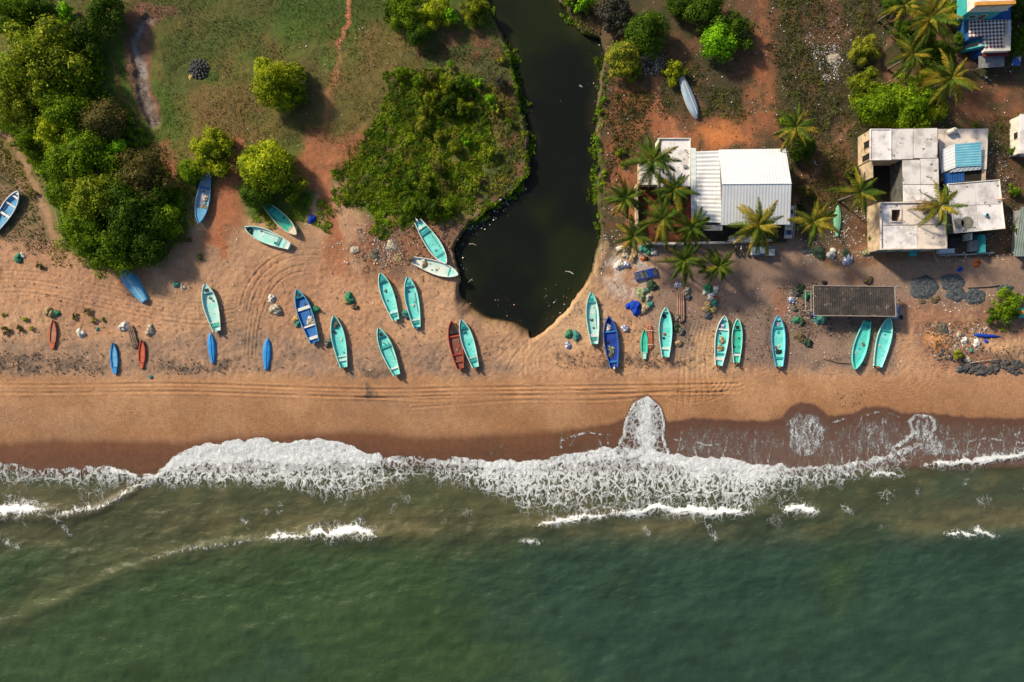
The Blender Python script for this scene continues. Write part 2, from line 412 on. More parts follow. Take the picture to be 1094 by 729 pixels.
drym = mathn(t, 'SUBTRACT', 1, w_.outputs['Fac'])
v = mathn(t, 'ADD', mathn(t, 'MULTIPLY_ADD', f1, .5, .75), mathn(t, 'MULTIPLY', mathn(t, 'SUBTRACT', f2, .5), .8))
v = mathn(t, 'ADD', mathn(t, 'MULTIPLY', v, drym), w_.outputs['Fac'])
hs = N(t, 'ShaderNodeHueSaturation'); t.links.new(a.outputs['Color'], hs.inputs['Color']); t.links.new(v, hs.inputs['Value'])
t.links.new(hs.outputs[0], b.inputs['Base Color'])
t.links.new(mathn(t, 'MULTIPLY_ADD', w_.outputs['Fac'], -.74, .92), b.inputs['Roughness'])
b.inputs['Specular IOR Level'].default_value = .35
bn = N(t, 'ShaderNodeBump'); bn.inputs['Distance'].default_value = .20
t.links.new(mathn(t, 'MULTIPLY', drym, .8), bn.inputs['Strength'])
t.links.new(noise(t, g.outputs['Position'], 3.0, 6, .78), bn.inputs['Height']); t.links.new(bn.outputs[0], b.inputs['Normal'])
tag(link('ground', gme, gm), kind='structure')

# height lookup in survey units
def zat(x, y):
    i = int(np.clip(np.searchsorted(xs, x) - 1, 0, len(xs) - 2)); j = int(np.clip(np.searchsorted(ys, y) - 1, 0, len(ys) - 2))
    u = (x - xs[i]) / (xs[i + 1] - xs[i]); v = (y - ys[j]) / (ys[j + 1] - ys[j])
    return float((ZB[j, i] * (1 - u) + ZB[j, i + 1] * u) * (1 - v) + (ZB[j + 1, i] * (1 - u) + ZB[j + 1, i + 1] * u) * v)
def zatv(x, y):
    i = np.clip(np.searchsorted(xs, x) - 1, 0, len(xs) - 2); j = np.clip(np.searchsorted(ys, y) - 1, 0, len(ys) - 2)
    return ZB[j, i]
def G(x, y, dz=0):
    """survey position -> point on the ground"""
    return P(x, y, zat(x, y) + dz)
def gz(v):
    """ground height under a world point"""
    z = 1.6
    for _ in range(3):
        k = (H - z) / H
        z = zat(v.x / (S * k) + CX, CY - v.y / (S * k))
    return z
def at(x, y, h):
    """world point seen at survey (x,y) when it stands h above the ground; returns its foot"""
    z = zat(x, y) + h
    p = P(x, y, z)
    p.z = gz(p)
    return p

# ================================================================== SEA
sx = np.concatenate([np.linspace(-2600, -110, 20), np.arange(-60, 1155, 1.5), np.linspace(1205, 3700, 20)])
sy = np.concatenate([np.arange(418, 640, 1.25), np.arange(640, 790, 3), np.linspace(800, 3700, 30)])
SX, SY = np.meshgrid(sx, sy)
gzs = zatv(SX.ravel(), SY.ravel()).reshape(SX.shape)
FT = [(-60, 492, 505, 520, .5), (0, 492, 503, 520, .55), (40, 500, 508, 524, .5), (80, 500, 510, 524, .62), (120, 498, 506, 522, .68), (150, 508, 512, 524, .7), (166, 506, 511, 520, .8),
      (185, 488, 505, 522, .95), (210, 476, 499, 519, 1), (240, 472, 502, 522, 1), (270, 469, 502, 521, 1), (300, 472, 503, 520, 1), (340, 469, 498, 531, .97), (365, 473, 496, 536, .95), (385, 480, 500, 534, .9),
      (410, 486, 500, 520, .75), (430, 487, 496, 516, .66), (460, 489, 498, 515, .66), (490, 489, 503, 520, .8), (520, 492, 508, 532, .9), (560, 491, 508, 548, .9), (580, 489, 507, 553, .9),
      (620, 481, 504, 555, .85), (660, 477, 500, 552, .85), (690, 482, 500, 549, .8), (720, 486, 508, 547, .95), (760, 487, 512, 547, .97), (800, 494, 511, 547, .95), (830, 497, 508, 530, .85),
      (860, 497, 504, 520, .72), (900, 496, 504, 522, .72), (930, 490, 500, 512, .75), (960, 481, 492, 508, .7), (980, 470, 486, 500, .55), (1000, 475, 485, 497, .35), (1040, 480, 488, 495, .3), (1094, 480, 486, 492, .3), (1160, 480, 486, 492, .3)]
jx = (fbm(SX, SY, 9, 3, 3) - .5)
T0 = np.interp(SX, [p[0] for p in FT], [p[1] for p in FT]) + (fbm(SX, SX * 0, 10, 3, 5) - .5) * 9
T1 = np.interp(SX, [p[0] for p in FT], [p[2] for p in FT]) + (fbm(SX, SY * .3, 10, 3, 1) - .5) * 12
T2 = np.interp(SX, [p[0] for p in FT], [p[3] for p in FT]) + (fbm(SX, SY * .2, 8, 3, 2) - .5) * 24
DM = np.interp(SX, [p[0] for p in FT], [p[4] for p in FT])
T1 = T0 + (T1 - T0) * np.where(SX < 400, .70, .50); T1 = np.maximum(T1, T0 + 3); T2 = np.maximum(T2, T1 + 6)
foam = np.where(SY < T1, DM, DM * (1 - np.clip((SY - T1) / (T2 - T1), 0, 1) ** .45 * .62 - .18 * sstep(.6, 1, (SY - T1) / (T2 - T1))) * (SY < T2 + 4)) * sstep(-.8, 1.2, SY - T0)
foam *= .82 + .36 * fbm(SX, SY * .6, 20, 3, 6)
foam *= np.where(SY > T2, np.clip(1 - (SY - T2) / 6, 0, 1), 1)
foam = np.maximum(foam, .95 * np.exp(-((SY - T0 - 2.2) / 1.6) ** 2) * np.clip(DM, 0, .95))
LOBE = [(660, 480), (666, 464), (671, 443), (680, 428), (692, 424), (703, 431), (708, 445), (709, 470), (715, 486)]
def s_sd(pts, amp=3): return poly_sd(SX + jx * amp, SY + (fbm(SX, SY, 9, 3, 6) - .5) * amp, pts)
def s_path(pts, w): return np.exp(-(seg_dist(SX + jx * 3, SY + (fbm(SX, SY, 9, 3, 6) - .5) * 4, pts) / w) ** 2)
ls = s_sd(LOBE)
foam = np.maximum(foam, sstep(-1, 1.5, ls) * (.5 + .42 * np.exp(-((SX - 690) / 11) ** 2)))
foam = np.maximum(foam, s_path(LOBE, 2.0) * .95)
foam = np.maximum(foam, s_path([(975, 462), (972, 450), (980, 444), (992, 444), (999, 452), (995, 470), (1000, 486)], 3) * .7)
foam = np.maximum(foam, s_path([(955, 480), (968, 470), (980, 462)], 4) * .75)
crest = np.zeros(SX.shape)
CRESTS = [([(-60, 547), (0, 547), (20, 545), (47, 546)], 4.2, 1), ([(285, 575), (300, 575), (325, 573)], 1.6, .8), ([(325, 574), (343, 568), (352, 572), (376, 568), (392, 569), (405, 574)], 3.6, 1),
          ([(575, 562), (600, 558), (625, 553), (660, 550)], 2.0, .9), ([(655, 550), (685, 548), (702, 543), (715, 545), (722, 548), (735, 546), (760, 548), (806, 548)], 3.2, 1), ([(838, 546), (852, 543), (874, 547)], 2.6, 1),
          ([(984, 498), (1010, 496), (1050, 493), (1094, 487), (1160, 483)], 2.6, 1), ([(925, 508), (945, 506), (965, 509)], 1.2, .8), ([(1008, 571), (1040, 571), (1046, 568), (1066, 574)], 1.6, .8), ([(555, 579), (580, 580)], 1.1, .6), ([(50, 553), (110, 541), (140, 524), (155, 512)], 2.0, .55), ([(110, 502), (150, 509), (170, 508)], 2.5, .9),
          ([(150, 600), (200, 588), (240, 583), (283, 576)], 1.2, .35)]
rag = fbm(SX, SY, 7, 4, 2)
for pts, w, k in CRESTS:
    x0_, x1_ = pts[0][0], pts[-1][0]; tp = sstep(x0_ - 4, x0_ + (x1_ - x0_) * .22, SX) * sstep(x1_ + 4, x1_ - (x1_ - x0_) * .22, SX)
    ww = w * (.35 + .9 * tp) * (.45 + 1.1 * fbm(SX, SY * .5, 14, 3, 5))
    dd = seg_dist(SX + jx * 5, SY + (rag - .5) * 9, [(x, y - .5 * w) for x, y in pts])
    crest = np.maximum(crest, np.clip(np.exp(-(dd / ww) ** 2) * 1.12, 0, 1) * k * (.72 + .5 * rag) * (.45 + .55 * tp))
    crest = np.maximum(crest, np.exp(-(dd / (ww * 2.4 + 1.5)) ** 2) * k * .52 * rag * 1.6 * (SY < 600))
foam = np.maximum(foam, crest)
foam = np.maximum(foam, .22 * sstep(.55, .72, fbm(SX, SY, 16, 4, 1)) * sstep(498, 520, SY) * sstep(600, 545, SY) * sstep(.45, .6, fbm(SX, SY, 60, 2, 4)))
for pts in ([(60, 555), (75, 570)], [(0, 575), (20, 585)], [(900, 540), (910, 548)], [(690, 565), (692, 570)], [(260, 555), (265, 563)], [(755, 560), (765, 575)]):
    foam = np.maximum(foam, s_path(pts, 4) * .30)
# thin veils of foam on the swash
veil = np.zeros(SX.shape)
veil = np.maximum(veil, sstep(712, 735, SX) * sstep(-2, 16, SY - np.interp(SX, [p[0] for p in WET], [p[1] for p in WET])) * .6)
veil = np.maximum(veil, sstep(-3, 8, s_sd([(840, 480), (838, 450), (850, 436), (878, 440), (886, 460), (880, 492), (850, 492)])) * .95)
veil = np.maximum(veil, sstep(-3, 8, s_sd([(905, 492), (912, 450), (935, 444), (955, 460), (960, 485)])) * .8)
veil = np.maximum(veil, sstep(-3, 8, s_sd([(722, 486), (724, 468), (740, 460), (775, 468), (790, 490)])) * .7)
veil = np.maximum(veil, sstep(-3, 6, s_sd([(972, 462), (975, 446), (992, 444), (1003, 462), (1030, 490), (985, 492)])) * .9)
veil = np.maximum(veil, sstep(590, 610, SX) * sstep(672, 650, SX) * sstep(456, 478, SY) * .4)
veil = np.maximum(veil, sstep(500, 540, 540 - np.abs(SX - 30) * .6) * sstep(484, 498, SY) * .5 * sstep(100, 70, SX))
veil = np.maximum(veil, s_path([(495, 490), (500, 478), (506, 472)], 2.0) * .55)
veil = np.maximum(veil, s_path([(520, 490), (530, 480), (538, 476)], 2.0) * .7)
veil = np.maximum(veil, s_path([(506, 472), (520, 467), (534, 470), (540, 482), (538, 490)], 1.2) * .6)
veil = np.maximum(veil, s_path([(826, 492), (831, 470), (836, 458)], 1.6) * .8)
veil = np.maximum(veil, s_path([(880, 458), (886, 470), (890, 478)], 1.6) * .8)
for k, (vx, y0_, y1_) in enumerate([(600, 478, 462), (612, 476, 466), (640, 476, 460), (650, 474, 464), (726, 486, 462), (742, 488, 456), (757, 488, 470), (775, 490, 462), (790, 492, 474), (806, 494, 460), (822, 494, 470), (898, 494, 462), (908, 494, 452), (918, 492, 446), (930, 490, 456), (943, 488, 448), (1010, 488, 456), (1022, 488, 464), (1034, 487, 452), (1046, 487, 460), (1060, 486, 466), (1072, 486, 452), (1086, 486, 458)]):
    q_ = 3 * math.sin(k * 2.1)
    sp_ = s_path([(vx - q_, y0_), (vx + q_ * .3, (y0_ + y1_) / 2), (vx + q_ * 1.6, y1_)], 1.2)
    veil = np.maximum(veil, sp_ * .95); foam = np.maximum(foam, sp_ * .66 * np.clip((SY - y1_) / (y0_ - y1_), .25, 1))
for pts in ([(0, 484), (25, 480), (60, 489), (100, 494)], [(60, 496), (85, 488), (112, 497)], [(600, 470), (625, 462), (655, 466)], [(890, 452), (915, 444), (945, 440), (965, 448)], [(1005, 468), (1030, 472), (1060, 468), (1094, 474)], [(720, 470), (760, 476), (800, 470), (830, 474)]):
    veil = np.maximum(veil, s_path(pts, 1.0) * .7); foam = np.maximum(foam, s_path(pts, 1.1) * .72 * sstep(.35, .6, fbm(SX, SY, 12, 2, 1)))
veil *= (SY < T1 + 6)
film = [(x, y + 2) for x, y in WET]
fl = np.where(SX < 590, T0 - 2.5, np.interp(SX, [p[0] for p in film], [p[1] for p in film]))
fl = np.where((SX > 640) & (SX < 715) & (ls > -2), np.minimum(fl, SY), fl)
fl = np.where((SX > 485) & (SX < 548), np.minimum(fl, 466 + ((SX - 517) / 26) ** 4 * 24), fl)
inside = sstep(-.2, 1.5, SY - fl)
# swell and breaking crests
ridge = np.zeros(SX.shape)
for pts, w, k in CRESTS:
    q = np.array(pts); yl = np.interp(SX, q[:, 0], q[:, 1])
    win = sstep(q[0, 0] - 25, q[0, 0] + 5, SX) * sstep(q[-1, 0] + 25, q[-1, 0] - 5, SX)
    d = SY - yl
    ridge = np.maximum(ridge, win * k * w * .13 * np.where(d > 0, np.exp(-(d / 9) ** 2), np.exp(-(d / 4) ** 2)))
CR2 = [([(-60, 690), (0, 672), (60, 640), (140, 606), (210, 588), (300, 576), (420, 572), (520, 568), (600, 560)], .42, 12), ([(806, 549), (900, 560), (980, 572), (1094, 574)], .35, 12),
       ([(-60, 560), (50, 553), (110, 541), (160, 512)], .3, 6), ([(300, 690), (500, 670), (700, 672), (900, 690)], .16, 22), ([(100, 720), (400, 640), (640, 610), (900, 615), (1094, 640)], .14, 24)]
for pts, hgt, w in CR2:
    q = np.array(pts); yl = np.interp(SX, q[:, 0], q[:, 1]) + (fbm(SX, SX * 0, 50, 3, 7) - .5) * 14
    win = sstep(q[0, 0] - 30, q[0, 0] + 30, SX) * sstep(q[-1, 0] + 30, q[-1, 0] - 30, SX)
    d = SY - yl
    ridge = ridge + win * hgt * np.where(d > 0, np.exp(-(d / w) ** 2), np.exp(-(d / (w * .7)) ** 2))
deepk = sstep(505, 560, SY)
sw = ((fbm(SX + SY * .3, SY * 2.2, 60, 3, 1) - .5) * .8 + (fbm(SX + SY * .4, SY * 2.0, 16, 3, 4) - .5) * .42 + (fbm(SX, SY * 1.4, 6, 2, 6) - .5) * .10) * deepk
ZS = np.maximum(ridge + sw * .9 + .05 * foam * (vnoise(SX, SY, 3, 2) * 1.2), gzs + .025 + .10 * np.clip(foam, 0, 1) * vnoise(SX, SY, 3, 5))
ZS = np.where(inside > .02, ZS, gzs - .12)
dep = np.clip(ZS - gzs, 0, 9)
# water body colour: silt in the surf, bottle green farther out
nz = fbm(SX + SY * .5, SY * 1.6, 55, 5, 0); nz2 = fbm(SX, SY * 1.5, 18, 4, 3)
deepc = np.array((.037, .069, .029)); teal = np.array((.026, .056, .039)); siltc = np.array((.115, .100, .052)); olive = np.array((.066, .072, .038))
tint = deepc + (teal - deepc) * sstep(.4, .65, fbm(SX, SY, 120, 3, 5) * .6 + SX / 1094 * .4)[..., None]
kO = sstep(620, 520, SY + (nz - .5) * 110 + (SX - 400) * .05) * .9
tint = tint + (olive - tint) * kO[..., None]
kS = np.maximum(.8 * np.exp(-((SY - 560 + (SX - 400) * .01) / 20) ** 2) * sstep(.32, .72, nz), .35 * sstep(.45, .75, nz2) * sstep(590, 525, SY))
for pts, w, k in CRESTS[:4] + [CR2[0][:1] + (14, .42), CR2[2][:1] + (8, .7)]:
    kS = np.maximum(kS, .75 * s_path([(x, y - 6) for x, y in pts], w + 5) * k)
tint = tint + (siltc - tint) * np.clip(kS, 0, 1)[..., None]
tint = tint * (1 + (nz2 - .5) * .5 + (nz - .5) * .35)[..., None]
kk = (H - ZS) / H
sv = np.stack([(SX - CX) * S * kk, (CY - SY) * S * kk, ZS], -1).reshape(-1, 3)
alpha = sstep(.06, .75, dep) * .94 + .06
alpha = np.maximum(alpha, sstep(492, 507, SY) * sstep(3, 11, SY - T0))
sme = np_mesh('sea', sv, gridfaces(*SX.shape), {'col': np.clip(tint, .004, 1).reshape(-1, 3), 'foam': foam.ravel(), 'veil': veil.ravel(), 'alpha': (alpha * inside).ravel(), 'inside': inside.ravel()}, True)
wm = bpy.data.materials.new('sea_water'); t, b = nt(wm)
g = N(t, 'ShaderNodeNewGeometry'); pos = g.outputs['Position']
at_ = {k: N(t, 'ShaderNodeAttribute', attribute_name=k) for k in ('col', 'foam', 'veil', 'alpha', 'inside')}
nw = N(t, 'ShaderNodeTexNoise'); nw.inputs['Scale'].default_value = .7; nw.inputs['Detail'].default_value = 7; t.links.new(pos, nw.inputs['Vector'])
wv = N(t, 'ShaderNodeVectorMath', operation='MULTIPLY_ADD'); t.links.new(nw.outputs['Color'], wv.inputs[0]); wv.inputs[1].default_value = (2.3, 2.3, 0); t.links.new(pos, wv.inputs[2])
fl2 = N(t, 'ShaderNodeVectorMath', operation='MULTIPLY'); t.links.new(wv.outputs[0], fl2.inputs[0]); fl2.inputs[1].default_value = (1, .72, 0)
def vor(scale):
    n = N(t, 'ShaderNodeTexVoronoi', feature='DISTANCE_TO_EDGE', voronoi_dimensions='2D'); n.inputs['Scale'].default_value = scale
    t.links.new(fl2.outputs[0], n.inputs['Vector']); return n.outputs['Distance']
D = at_['foam'].outputs['Fac']; fn = noise(t, pos, 1.6, 5, .7)
Dn = mathn(t, 'MULTIPLY_ADD', mathn(t, 'SUBTRACT', fn, .5), mathn(t, 'MULTIPLY', D, .9), D)
nb = N(t, 'ShaderNodeVectorMath', operation='MULTIPLY'); t.links.new(wv.outputs[0], nb.inputs[0]); nb.inputs[1].default_value = (1, .55, 1)
fb_ = noise(t, nb.outputs[0], 1.5, 9, .72)
rd = mathn(t, 'ABSOLUTE', mathn(t, 'SUBTRACT', noise(t, nb.outputs[0], 1.15, 5, .62), .5))
l4 = mathn(t, 'DIVIDE', mathn(t, 'SUBTRACT', mathn(t, 'MULTIPLY', Dn, .12), rd), .04, clamp=True)
l1 = mathn(t, 'DIVIDE', mathn(t, 'SUBTRACT', mathn(t, 'MULTIPLY', mathn(t, 'POWER', Dn, 1.0), .20), vor(.50)), .07, clamp=True)
l2 = mathn(t, 'DIVIDE', mathn(t, 'SUBTRACT', mathn(t, 'MULTIPLY', mathn(t, 'SUBTRACT', Dn, .40), .36), vor(1.5)), .14, clamp=True)
l3 = ramp(t, mathn(t, 'MULTIPLY_ADD', mathn(t, 'SUBTRACT', D, .5), .56, fb_), .56, .66)
lace = mathn(t, 'MAXIMUM', mathn(t, 'MAXIMUM', mathn(t, 'MAXIMUM', mathn(t, 'MULTIPLY', l1, .8), mathn(t, 'MULTIPLY', l2, .6)), mathn(t, 'MULTIPLY', l4, .8)), l3)
lace = mathn(t, 'MULTIPLY', lace, ramp(t, D, .06, .22))
ms = N(t, 'ShaderNodeVectorMath', operation='MULTIPLY'); t.links.new(wv.outputs[0], ms.inputs[0]); ms.inputs[1].default_value = (1.0, .3, 1)
brk = ramp(t, noise(t, ms.outputs[0], 2.6, 6, .75), .36, .60)
brk2 = ramp(t, noise(t, pos, 4.5, 4, .7), .32, .58)
lace = mathn(t, 'MULTIPLY', lace, mathn(t, 'MULTIPLY_ADD', mathn(t, 'MULTIPLY', brk, brk2), .24, .76))
mp = N(t, 'ShaderNodeVectorMath', operation='MULTIPLY'); t.links.new(wv.outputs[0], mp.inputs[0]); mp.inputs[1].default_value = (1.0, .16, 1)
st = ramp(t, mathn(t, 'MULTIPLY_ADD', mathn(t, 'SUBTRACT', at_['veil'].outputs['Fac'], .55), .22, noise(t, mp.outputs[0], 2.1, 7, .72)), .38, .76)
st2 = ramp(t, noise(t, pos, 3.5, 3, .7), .35, .7)
vl = mathn(t, 'MULTIPLY', mathn(t, 'MULTIPLY', at_['veil'].outputs['Fac'], st), mathn(t, 'MULTIPLY_ADD', st2, .8, .65), clamp=True)
fo = mathn(t, 'MULTIPLY', mathn(t, 'MAXIMUM', lace, mathn(t, 'MULTIPLY', vl, .95)), at_['inside'].outputs['Fac'])
col = mixc(t, fo, at_['col'].outputs['Color'], (.86, .92, .97))
t.links.new(col, b.inputs['Base Color'])
t.links.new(mathn(t, 'MULTIPLY_ADD', fo, .5, .22), b.inputs['Roughness']); b.inputs['IOR'].default_value = 1.33; b.inputs['Specular IOR Level'].default_value = .35
bn = N(t, 'ShaderNodeBump'); bn.inputs['Strength'].default_value = .8; bn.inputs['Distance'].default_value = .2
rp = N(t, 'ShaderNodeVectorMath', operation='MULTIPLY'); t.links.new(wv.outputs[0], rp.inputs[0]); rp.inputs[1].default_value = (.55, 1.2, 1)
t.links.new(mathn(t, 'ADD', mathn(t, 'MULTIPLY', noise(t, rp.outputs[0], .9, 7, .68), 1.3), mathn(t, 'MULTIPLY', fo, .9)), bn.inputs['Height']); t.links.new(bn.outputs[0], b.inputs['Normal'])
tr = N(t, 'ShaderNodeBsdfTransparent'); mx = N(t, 'ShaderNodeMixShader')
t.links.new(mathn(t, 'MAXIMUM', fo, at_['alpha'].outputs['Fac']), mx.inputs[0])
t.links.new(tr.outputs[0], mx.inputs[1]); t.links.new(b.outputs[0], mx.inputs[2]); t.links.new(mx.outputs[0], t.nodes['Material Output'].inputs['Surface'])
tag(link('sea', sme, wm), kind='structure')

# creek
ax_ = np.concatenate([[-60, 300], np.arange(460, 670, 2.0)]); ay_ = np.concatenate([[-2000, -400, -100], np.arange(-60, 372, 2.0)])
ax_ = ax_[2:]
KX, KY = np.meshgrid(ax_, ay_)
CWZ = .25
kd = zatv(KX.ravel(), KY.ravel()).reshape(KX.shape)
al = sstep(.02, .85, CWZ - kd)
kk0 = (H - CWZ) / H
cv = np.stack([(KX - CX) * S * kk0, (CY - KY) * S * kk0, np.full(KX.shape, CWZ)], -1).reshape(-1, 3)
cc = np.array((.0075, .0095, .0075)) + np.array((.006, .010, .0)) * sstep(.35, .7, fbm(KX, KY, 70, 4, 1))[..., None] + np.array((.010, .008, .003)) * sstep(-14, 0, -poly_sd(KX, KY, CREEK) + (fbm(KX, KY, 20, 3, 2) - .5) * 16)[..., None]
cme = np_mesh('creek_water', cv, gridfaces(*KX.shape), {'col': cc.reshape(-1, 3), 'alpha': al.ravel()}, True)
cm = bpy.data.materials.new('creek_water'); t, b = nt(cm)
a1 = N(t, 'ShaderNodeAttribute', attribute_name='col'); a2 = N(t, 'ShaderNodeAttribute', attribute_name='alpha'); g = N(t, 'ShaderNodeNewGeometry')
t.links.new(a1.outputs['Color'], b.inputs['Base Color']); b.inputs['Roughness'].default_value = .12; b.inputs['IOR'].default_value = 1.33; b.inputs['Specular IOR Level'].default_value = .3
bn = N(t, 'ShaderNodeBump'); bn.inputs['Strength'].default_value = .12; t.links.new(noise(t, g.outputs['Position'], 1.2, 4), bn.inputs['Height']); t.links.new(bn.outputs[0], b.inputs['Normal'])
tr = N(t, 'ShaderNodeBsdfTransparent'); mx = N(t, 'ShaderNodeMixShader')
t.links.new(a2.outputs['Fac'], mx.inputs[0]); t.links.new(tr.outputs[0], mx.inputs[1]); t.links.new(b.outputs[0], mx.inputs[2]); t.links.new(mx.outputs[0], t.nodes['Material Output'].inputs['Surface'])
tag(link('creek_water', cme, cm), kind='structure')

# ================================================================== VEGETATION
def leaf_cloud(n, rad, zs, lobes, leaf, seed, gap=.0, up=.12, flat=False):
    """leaves on the upper skin of many small clumps spread through a crown of radius rad"""
    rg = np.random.default_rng(seed)
    cs = []; rs = []
    for i in range(lobes):
        a = rg.random() * 2 * math.pi; q = math.sqrt(rg.random())
        edge = .66 + .36 * math.sin(a * 2 + seed) * math.sin(a * 3 + seed * 2.1) + .16 * math.sin(a * 5 + seed)
        rr = q * rad * edge
        lift = math.sqrt(max(0, 1 - (q * .92) ** 2))
        cs.append((rr * math.cos(a), rr * math.sin(a), rad * zs * (lift * (.75 + .5 * rg.random()) + .1)))
        rs.append(rad * (.10 + .22 * rg.random() ** 2))
    cs = np.array(cs); rs = np.array(rs)
    k = rg.choice(lobes, n, p=rs ** 2 / (rs ** 2).sum())
    dv = rg.normal(size=(n, 3)); dv[:, 2] = np.abs(dv[:, 2]) * 1.0 - .35
    dv /= np.linalg.norm(dv, axis=1)[:, None]
    shell = .70 + .45 * rg.random(n) ** 1.5
    p = cs[k] + dv * (rs[k] * shell)[:, None] * np.array((1, 1, .85))
    # stray twigs beyond the outline
    m = rg.random(n) < .10
    p[m] += dv[m] * rg.random((m.sum(), 1)) * rad * .20
    p[:, 2] = np.maximum(p[:, 2], .08)
    nrm = dv * 1.3 + rg.normal(size=(n, 3)) * .45 + np.array((0, 0, up)); nrm /= np.linalg.norm(nrm, axis=1)[:, None]
    return leaf_quads(p, nrm, leaf * (.6 + .8 * rg.random(n)), rg)
def leaf_quads(p, nrm, size, rg, asp=.55):
    n = len(p)
    r = rg.normal(size=(n, 3)); u = np.cross(nrm, r); u /= np.linalg.norm(u, axis=1)[:, None] + 1e-9
    w = np.cross(nrm, u)
    sz = size[:, None]
    v = np.stack([p - u * sz * .5, p + w * sz * asp * .5 + nrm * sz * .08, p + u * sz * .5, p - w * sz * asp * .5 + nrm * sz * .08], 1).reshape(-1, 3)
    return v, np.arange(n * 4).reshape(n, 4)

LEAF = {
    'bright': leafmat('bright_leaves', (.50, .56, .022), (.17, .25, .010), .32),  # pale and dark clumps paint sunlit and shaded foliage into the colour
    'lime': leafmat('lime_leaves', (.26, .55, .012), (.10, .25, .010), .32),
    'olive': leafmat('olive_leaves', (.36, .42, .024), (.088, .145, .010), .33),
    'mid': leafmat('green_leaves', (.23, .36, .011), (.074, .15, .008), .33),
    'dark': leafmat('dark_leaves', (.09, .165, .010), (.034, .078, .007), .28),
    'brown': leafmat('brown_twiggy_leaves', (.18, .145, .042), (.075, .085, .020), .25),
    'grey': leafmat('grey_twigs', (.095, .090, .070), (.045, .05, .03), .1),
    'yellow': leafmat('yellow_leaves', (.36, .37, .030), (.14, .18, .020), .3),
}
BARK = mat('bark', (.12, .085, .055), (.07, .05, .035), .9, 3, bump=.5, obj=True)
CROWNS = {}
def crown_mesh(cls, var, m):
    key = (cls, var, m)
    if key in CROWNS: return CROWNS[key]
    base = CROWNS.get((cls, var))
    if base is None:
        rad, n, lob, leaf = {'L': (6.0, 16000, 85, .36), 'M': (4.0, 8500, 55, .32), 'S': (2.2, 2600, 26, .27), 'T': (1.1, 800, 9, .2)}[cls]
        v, f = leaf_cloud(n, rad, .72, lob, leaf, 31 * var + ord(cls))
        base = (v, f); CROWNS[(cls, var)] = base
    me = np_mesh('crown', base[0], base[1]); me.materials.append(LEAF[m])
    CROWNS[key] = me; return me
TRUNKS = {}
def trunk_mesh(cls):
    if cls in TRUNKS: return TRUNKS[cls]
    r = {'L': 6.0, 'M': 4.0, 'S': 2.2, 'T': 1.1}[cls]; mb = MB(); rr = random.Random(5)
    mb.tube([(0, 0, -.2), (.05, .02, r * .2), (.0, .05, r * .42)], [r * .06, r * .048, r * .03])
    for k in range(6):
        a = k * 1.05 + rr.random() * .5; l = r * (.55 + .25 * rr.random()); z = r * (.5 + .2 * rr.random())
        mb.tube([(0, .02, r * (.15 + .03 * k)), (l * .45 * math.cos(a), l * .45 * math.sin(a), z * .75), (l * math.cos(a), l * math.sin(a), z)], [r * .03, r * .02, r * .008], 6)
    me = mb.mesh('trunk', True); me.materials.append(BARK); TRUNKS[cls] = me; return me
CR = {'L': 6.0, 'M': 4.0, 'S': 2.2, 'T': 1.1}
tcount = [0]
def tree(x, y, r, m, label, cat='tree', name=None, group=None, asp=1.0, hs=1.0):
    """x, y, r in survey units: centre and radius of the crown"""
    R_ = r * S
    cls = 'L' if R_ > 4.9 else 'M' if R_ > 3.0 else 'S' if R_ > 1.5 else 'T'
    sc = R_ / CR[cls]
    tcount[0] += 1; var = tcount[0] % 3
    foot = at(x, y, R_ * .55 * hs)
    o = empty(name or ('tree' if R_ > 2.6 else 'shrub'), foot, (0, 0, (tcount[0] * 2.399) % 6.28))
    tag(o, label, cat, group)
    link('crown' if R_ > 2.6 else 'foliage', crown_mesh(cls, var, m), None, o, scale=(sc * asp, sc / asp, sc * hs))
    link('trunk' if R_ > 2.6 else 'stem', trunk_mesh(cls), None, o, scale=(sc, sc, sc * hs))
    return o

